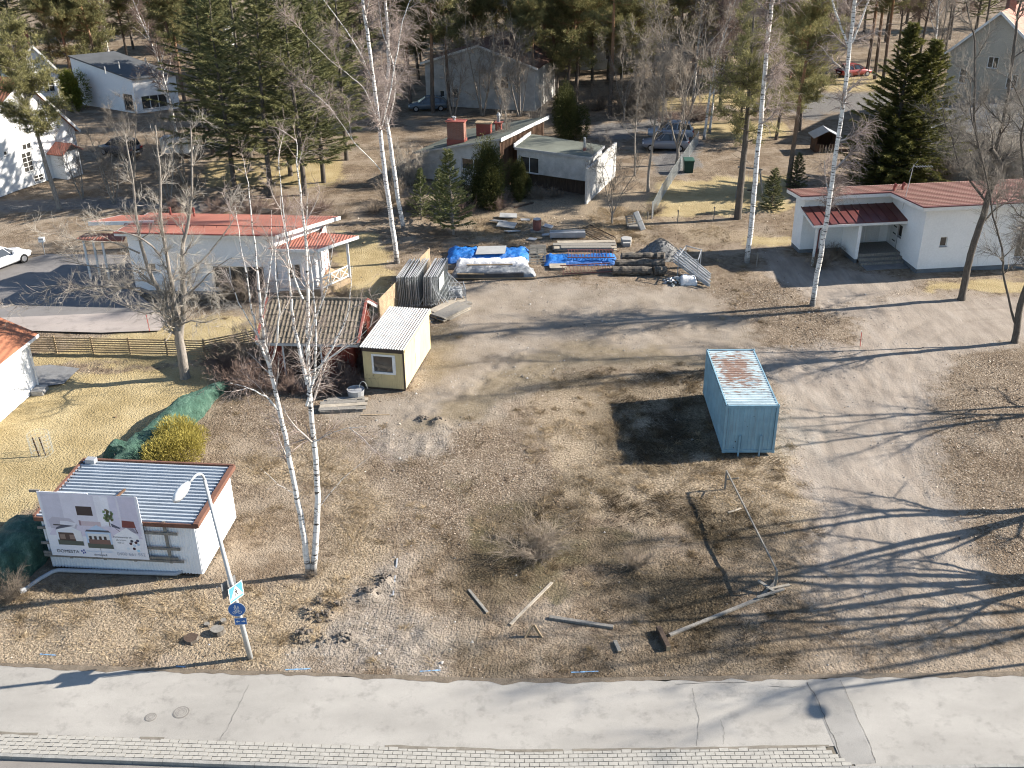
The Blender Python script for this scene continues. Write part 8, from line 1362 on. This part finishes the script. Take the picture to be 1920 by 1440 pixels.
# ---------------------------------------------------------------- loose leaves, dry grass, weeds
def litter():
    rs = np.random.RandomState(9); N = 420000; x = rs.uniform(-27, 33, N); y = rs.uniform(27.0, 78, N); P = np.stack([x, y], 1); q = np.column_stack([x, y, np.zeros(N) - CAMH]) @ CM.T; px = 960 + FPX * q[:, 0] / q[:, 2]; py = 720 - FPX * q[:, 1] / q[:, 2]; ok = (px > -60) & (px < 1980) & (py < 1500); P = P[ok]; d = zl('leaf', P) * .62 + zl('straw', P) * .08 + .2 * (fbm(P, 41, .35, 3) > .52) + .04
    d *= (1 - .96 * np.maximum(zl('yard', P), zl('drive', P))) * (1 - .97 * zl('lawn', P)) * (1 - .6 * zl('clay', P)) * (1 - .7 * zl('mud', P)) * (1 - .4 * zl('dark', P)); d *= np.clip(fbm(P, 43, 1.1, 4) * 2.6 - .75, 0, 1.3); keep = (rs.uniform(0, 1, len(P)) < d) & (P[:, 1] > pave_y(P[:, 0]) + .15); P = P[keep]; n = len(P); z = gzl(P) + .015
    a = rs.uniform(0, 6.28, n); s = (.009 + rs.gamma(2.2, .0065, n)) * (1 + (P[:, 1] - 30) / 70); U = np.stack([np.cos(a), np.sin(a), rs.normal(0, .35, n)], 1) * s[:, None]; W = np.stack([-np.sin(a), np.cos(a), rs.normal(0, .35, n)], 1) * (s * rs.uniform(.5, .85, n))[:, None]; C = np.column_stack([P, z + .012]); V = np.stack([C - U, C - W * .9, C + U, C + W], 1).reshape(-1, 3); F = np.arange(4 * n).reshape(-1, 4)
    t = NT('dead_leaves'); A = t.n('ShaderNodeAttribute'); A.attribute_name = 'tint'; c = t.ramp(A.outputs['Fac'], [(0, (.05, .033, .021)), (.3, (.12, .08, .05)), (.52, (.22, .155, .1)), (.68, (.36, .275, .195)), (.82, (.55, .46, .36)), (1, (.7, .63, .53))]); m = t.finish(c, .8, .2, translucent=.1); o = link(npmesh('fallen_leaves', V, F, m, False, np.clip(rs.beta(1.5, 2.1, n) - .22 * zl('dark', P) + .2 * (fbm(P, 45, .3, 2) - .5), 0, 1)), 'fallen_leaves'); tag(o, 'brown and pale fallen leaves strewn over the vacant lot and banks', 'leaf litter', kind='stuff'); return n
def grass():
    rs = np.random.RandomState(19); N = 1500000; x = rs.uniform(-27, 24, N); y = rs.uniform(27.2, 80, N); P = np.stack([x, y], 1); q = np.column_stack([x, y, np.zeros(N) - CAMH]) @ CM.T; px = 960 + FPX * q[:, 0] / q[:, 2]; ok = (px > -40) & (px < 1960); P = P[ok]; d = zl('straw', P) * .85 + .1 + .22 * zl('dark', P) + .05 * zl('leaf', P); d *= np.clip(fbm(P, 51, .9, 4) * 3.2 - 1.15, .02, 1.4) * np.clip(fbm(P, 53, .22, 3) * 4.0 - 1.3, .06, 1.3); d *= (1 - .985 * np.maximum(zl('yard', P), zl('drive', P))) * (1 - .93 * zl('lawn', P)) * (1 - .8 * zl('clay', P)) * (1 - .85 * zl('mud', P)); keep = (rs.uniform(0, 1, len(P)) < d) & (P[:, 1] > pave_y(P[:, 0]) + .12); P = P[keep]; n = len(P); z = gzl(P)
    fl = fbm(P, 57, .5, 2) * 12.0; a = fl + rs.normal(0, .7, n); el = rs.uniform(.12, .9, n); D = np.stack([np.cos(a) * np.cos(el), np.sin(a) * np.cos(el), np.sin(el)], 1); V, F = blades(rs, np.column_stack([P, z - .01]), D, rs.uniform(.1, .26, n) * (1 + .7 * zl('straw', P)), rs.uniform(.01, .022, n), .12)
    t = NT('dry_grass'); A = t.n('ShaderNodeAttribute'); A.attribute_name = 'tint'; c = t.ramp(A.outputs['Fac'], [(0, (.06, .043, .026)), (.4, (.21, .155, .092)), (.75, (.41, .315, .198)), (1, (.6, .485, .335))]); m = t.finish(c, .85, .1, translucent=.15); o = link(npmesh('dry_grass', V, F, m, False, np.clip(rs.beta(2, 2, n) * .7 + .2 * zl('straw', P) - .55 * zl('dark', P) + .5 * (fbm(P, 59, .45, 3) - .42), 0, 1)), 'dry_grass'); tag(o, 'matted dry grass covering the vacant lot around the container', 'dry grass', kind='stuff'); return n
def tussocks():
    rs = np.random.RandomState(39); N = 5200; P = np.stack([rs.uniform(-20, 16, N), rs.uniform(27.6, 72, N)], 1); d = zl('straw', P) * .55 + zl('dark', P) * .5 + .1; d *= (1 - np.maximum(zl('yard', P), zl('drive', P))) * (1 - zl('lawn', P)) * (1 - .8 * zl('mud', P)) * np.clip(fbm(P, 81, .35, 3) * 3 - 1, 0, 1.2); P = P[(rs.uniform(0, 1, N) < d) & (P[:, 1] > pave_y(P[:, 0]) + .3)]; k = 110; n = len(P); C = np.repeat(P, k, 0) + rs.normal(0, 1, (n * k, 2)) * np.repeat(rs.uniform(.05, .2, n), k)[:, None]; a = np.arctan2(*(C - np.repeat(P, k, 0)).T[::-1]) + rs.normal(0, .6, n * k); wind = np.repeat(rs.uniform(0, 6.28, n), k); a = np.where(rs.uniform(0, 1, n * k) < .5, wind + rs.normal(0, .5, n * k), a); el = rs.uniform(.2, 1.1, n * k); D = np.stack([np.cos(a) * np.cos(el), np.sin(a) * np.cos(el), np.sin(el)], 1)
    V, F = blades(rs, np.column_stack([C, gzl(C) - .01]), D, rs.uniform(.15, .42, n * k), rs.uniform(.008, .02, n * k), .25); tint = np.clip(np.repeat(rs.beta(2, 2, n) * .75 - .3 * zl('dark', P) + .15 * zl('straw', P), k) + rs.uniform(-.05, .35, n * k), 0, 1); o = link(npmesh('grass_tussocks', V, F, bpy.data.materials['dry_grass'], False, tint), 'grass_tussocks'); tag(o, 'tufted clumps of long withered grass on the vacant lot', 'dry grass', kind='stuff'); return n
def gravel_bits():
    rs = np.random.RandomState(49); N = 60000; P = np.stack([rs.uniform(-12, 24, N), rs.uniform(27.4, 70, N)], 1); d = .07 * np.maximum(zl('yard', P), zl('drive', P)) + .35 * zl('clay', P) + .03; d *= np.clip(fbm(P, 83, .6, 3) * 3 - 1, .05, 1.2); P = P[(rs.uniform(0, 1, N) < d) & (P[:, 1] > pave_y(P[:, 0]) + .1)]; n = len(P); s = rs.gamma(2.0, .011, n) + .008; z = gzl(P); O = np.array([[1, 0, 0], [-.5, .87, 0], [-.5, -.87, 0], [0, 0, 1.]]); a = rs.uniform(0, 6.28, n); ca, sa = np.cos(a), np.sin(a); X = O[None, :, 0] * ca[:, None] - O[None, :, 1] * sa[:, None]; Y = O[None, :, 0] * sa[:, None] + O[None, :, 1] * ca[:, None]; V = np.stack([P[:, :1] + X * s[:, None], P[:, 1:] + Y * s[:, None], z[:, None] + .002 + O[None, :, 2] * s[:, None] * .9], -1).reshape(-1, 3); b = (np.arange(n) * 4)[:, None]; F = np.concatenate([b + np.array([[0, 1, 3]]), b + np.array([[1, 2, 3]]), b + np.array([[2, 0, 3]])], 1).reshape(-1, 3)
    t = NT('loose_stone'); A = t.n('ShaderNodeAttribute'); A.attribute_name = 'tint'; m = t.finish(t.ramp(A.outputs['Fac'], [(0, (.1, .088, .075)), (.6, (.27, .245, .215)), (1, (.5, .47, .43))]), .9, .2); o = link(npmesh('loose_stones', V, F, m, False, np.repeat(rs.uniform(0, 1, n), 3)), 'loose_stones'); tag(o, 'loose stones scattered over drive, yard and clay patches', 'stones', kind='stuff'); return n
def clods():
    rs = np.random.RandomState(29); m = MB(); r2 = random.Random(6)
    for c, r in CLODS:
        for k in range(26):
            a = r2.uniform(0, 6.28); q = r2.uniform(0, 1.6) * r; x, y = c.x + q * math.cos(a), c.y + q * math.sin(a); s = r2.uniform(.02, .06) * (1 if k % 6 else 1.7); z = gz((x, y)); n = 6; b = len(m.v); k1 = [(s * r2.uniform(.7, 1.2)) for _ in range(n)]
            for h, f in ((-.02, 1.1), (s * .5, 1.0), (s * .95, .5)):
                for i in range(n): m.v.append((x + k1[i] * f * math.cos(i * 1.047), y + k1[i] * f * math.sin(i * 1.047), z + h * r2.uniform(.85, 1.15)))
            for l in range(2):
                for i in range(n): m.f.append((b + l * n + i, b + l * n + (i + 1) % n, b + (l + 1) * n + (i + 1) % n, b + (l + 1) * n + i)); m.m.append(0)
            m.f.append(tuple(b + 2 * n + i for i in range(n))); m.m.append(0)
    o = m.build('earth_clods', pmat('clod_earth', (.13, .11, .092), .95, .35, 3)); tag(o, 'dug up lumps of grey earth near the footpath and yard', 'earth clods', kind='stuff')
ORD = 'first second third fourth fifth sixth seventh eighth ninth tenth eleventh twelfth thirteenth fourteenth fifteenth sixteenth seventeenth eighteenth nineteenth twentieth twenty-first twenty-second twenty-third twenty-fourth twenty-fifth twenty-sixth twenty-seventh twenty-eighth twenty-ninth thirtieth thirty-first thirty-second thirty-third thirty-fourth'.split()
def single_out():
    by = {}
    for o in COL.objects:
        if o.parent is None and 'label' in o.keys() and 'group' in o.keys(): by.setdefault((o['group'], o['label']), []).append(o)
    def sx(o): q = CM @ (np.array(o.location) - np.array([0, 0, CAMH])); return q[0] / q[2]
    for (g_, l_), os_ in by.items():
        if len(os_) > 1:
            for k, o in enumerate(sorted(os_, key=sx)): o['label'] = ' '.join((ORD[k] + ' from left: ' + l_).split()[:16])
single_out()
print('leaves', litter(), 'grass', grass(), 'tussocks', tussocks(), 'stones', gravel_bits()); clods()
print('objects', len(bpy.data.objects))
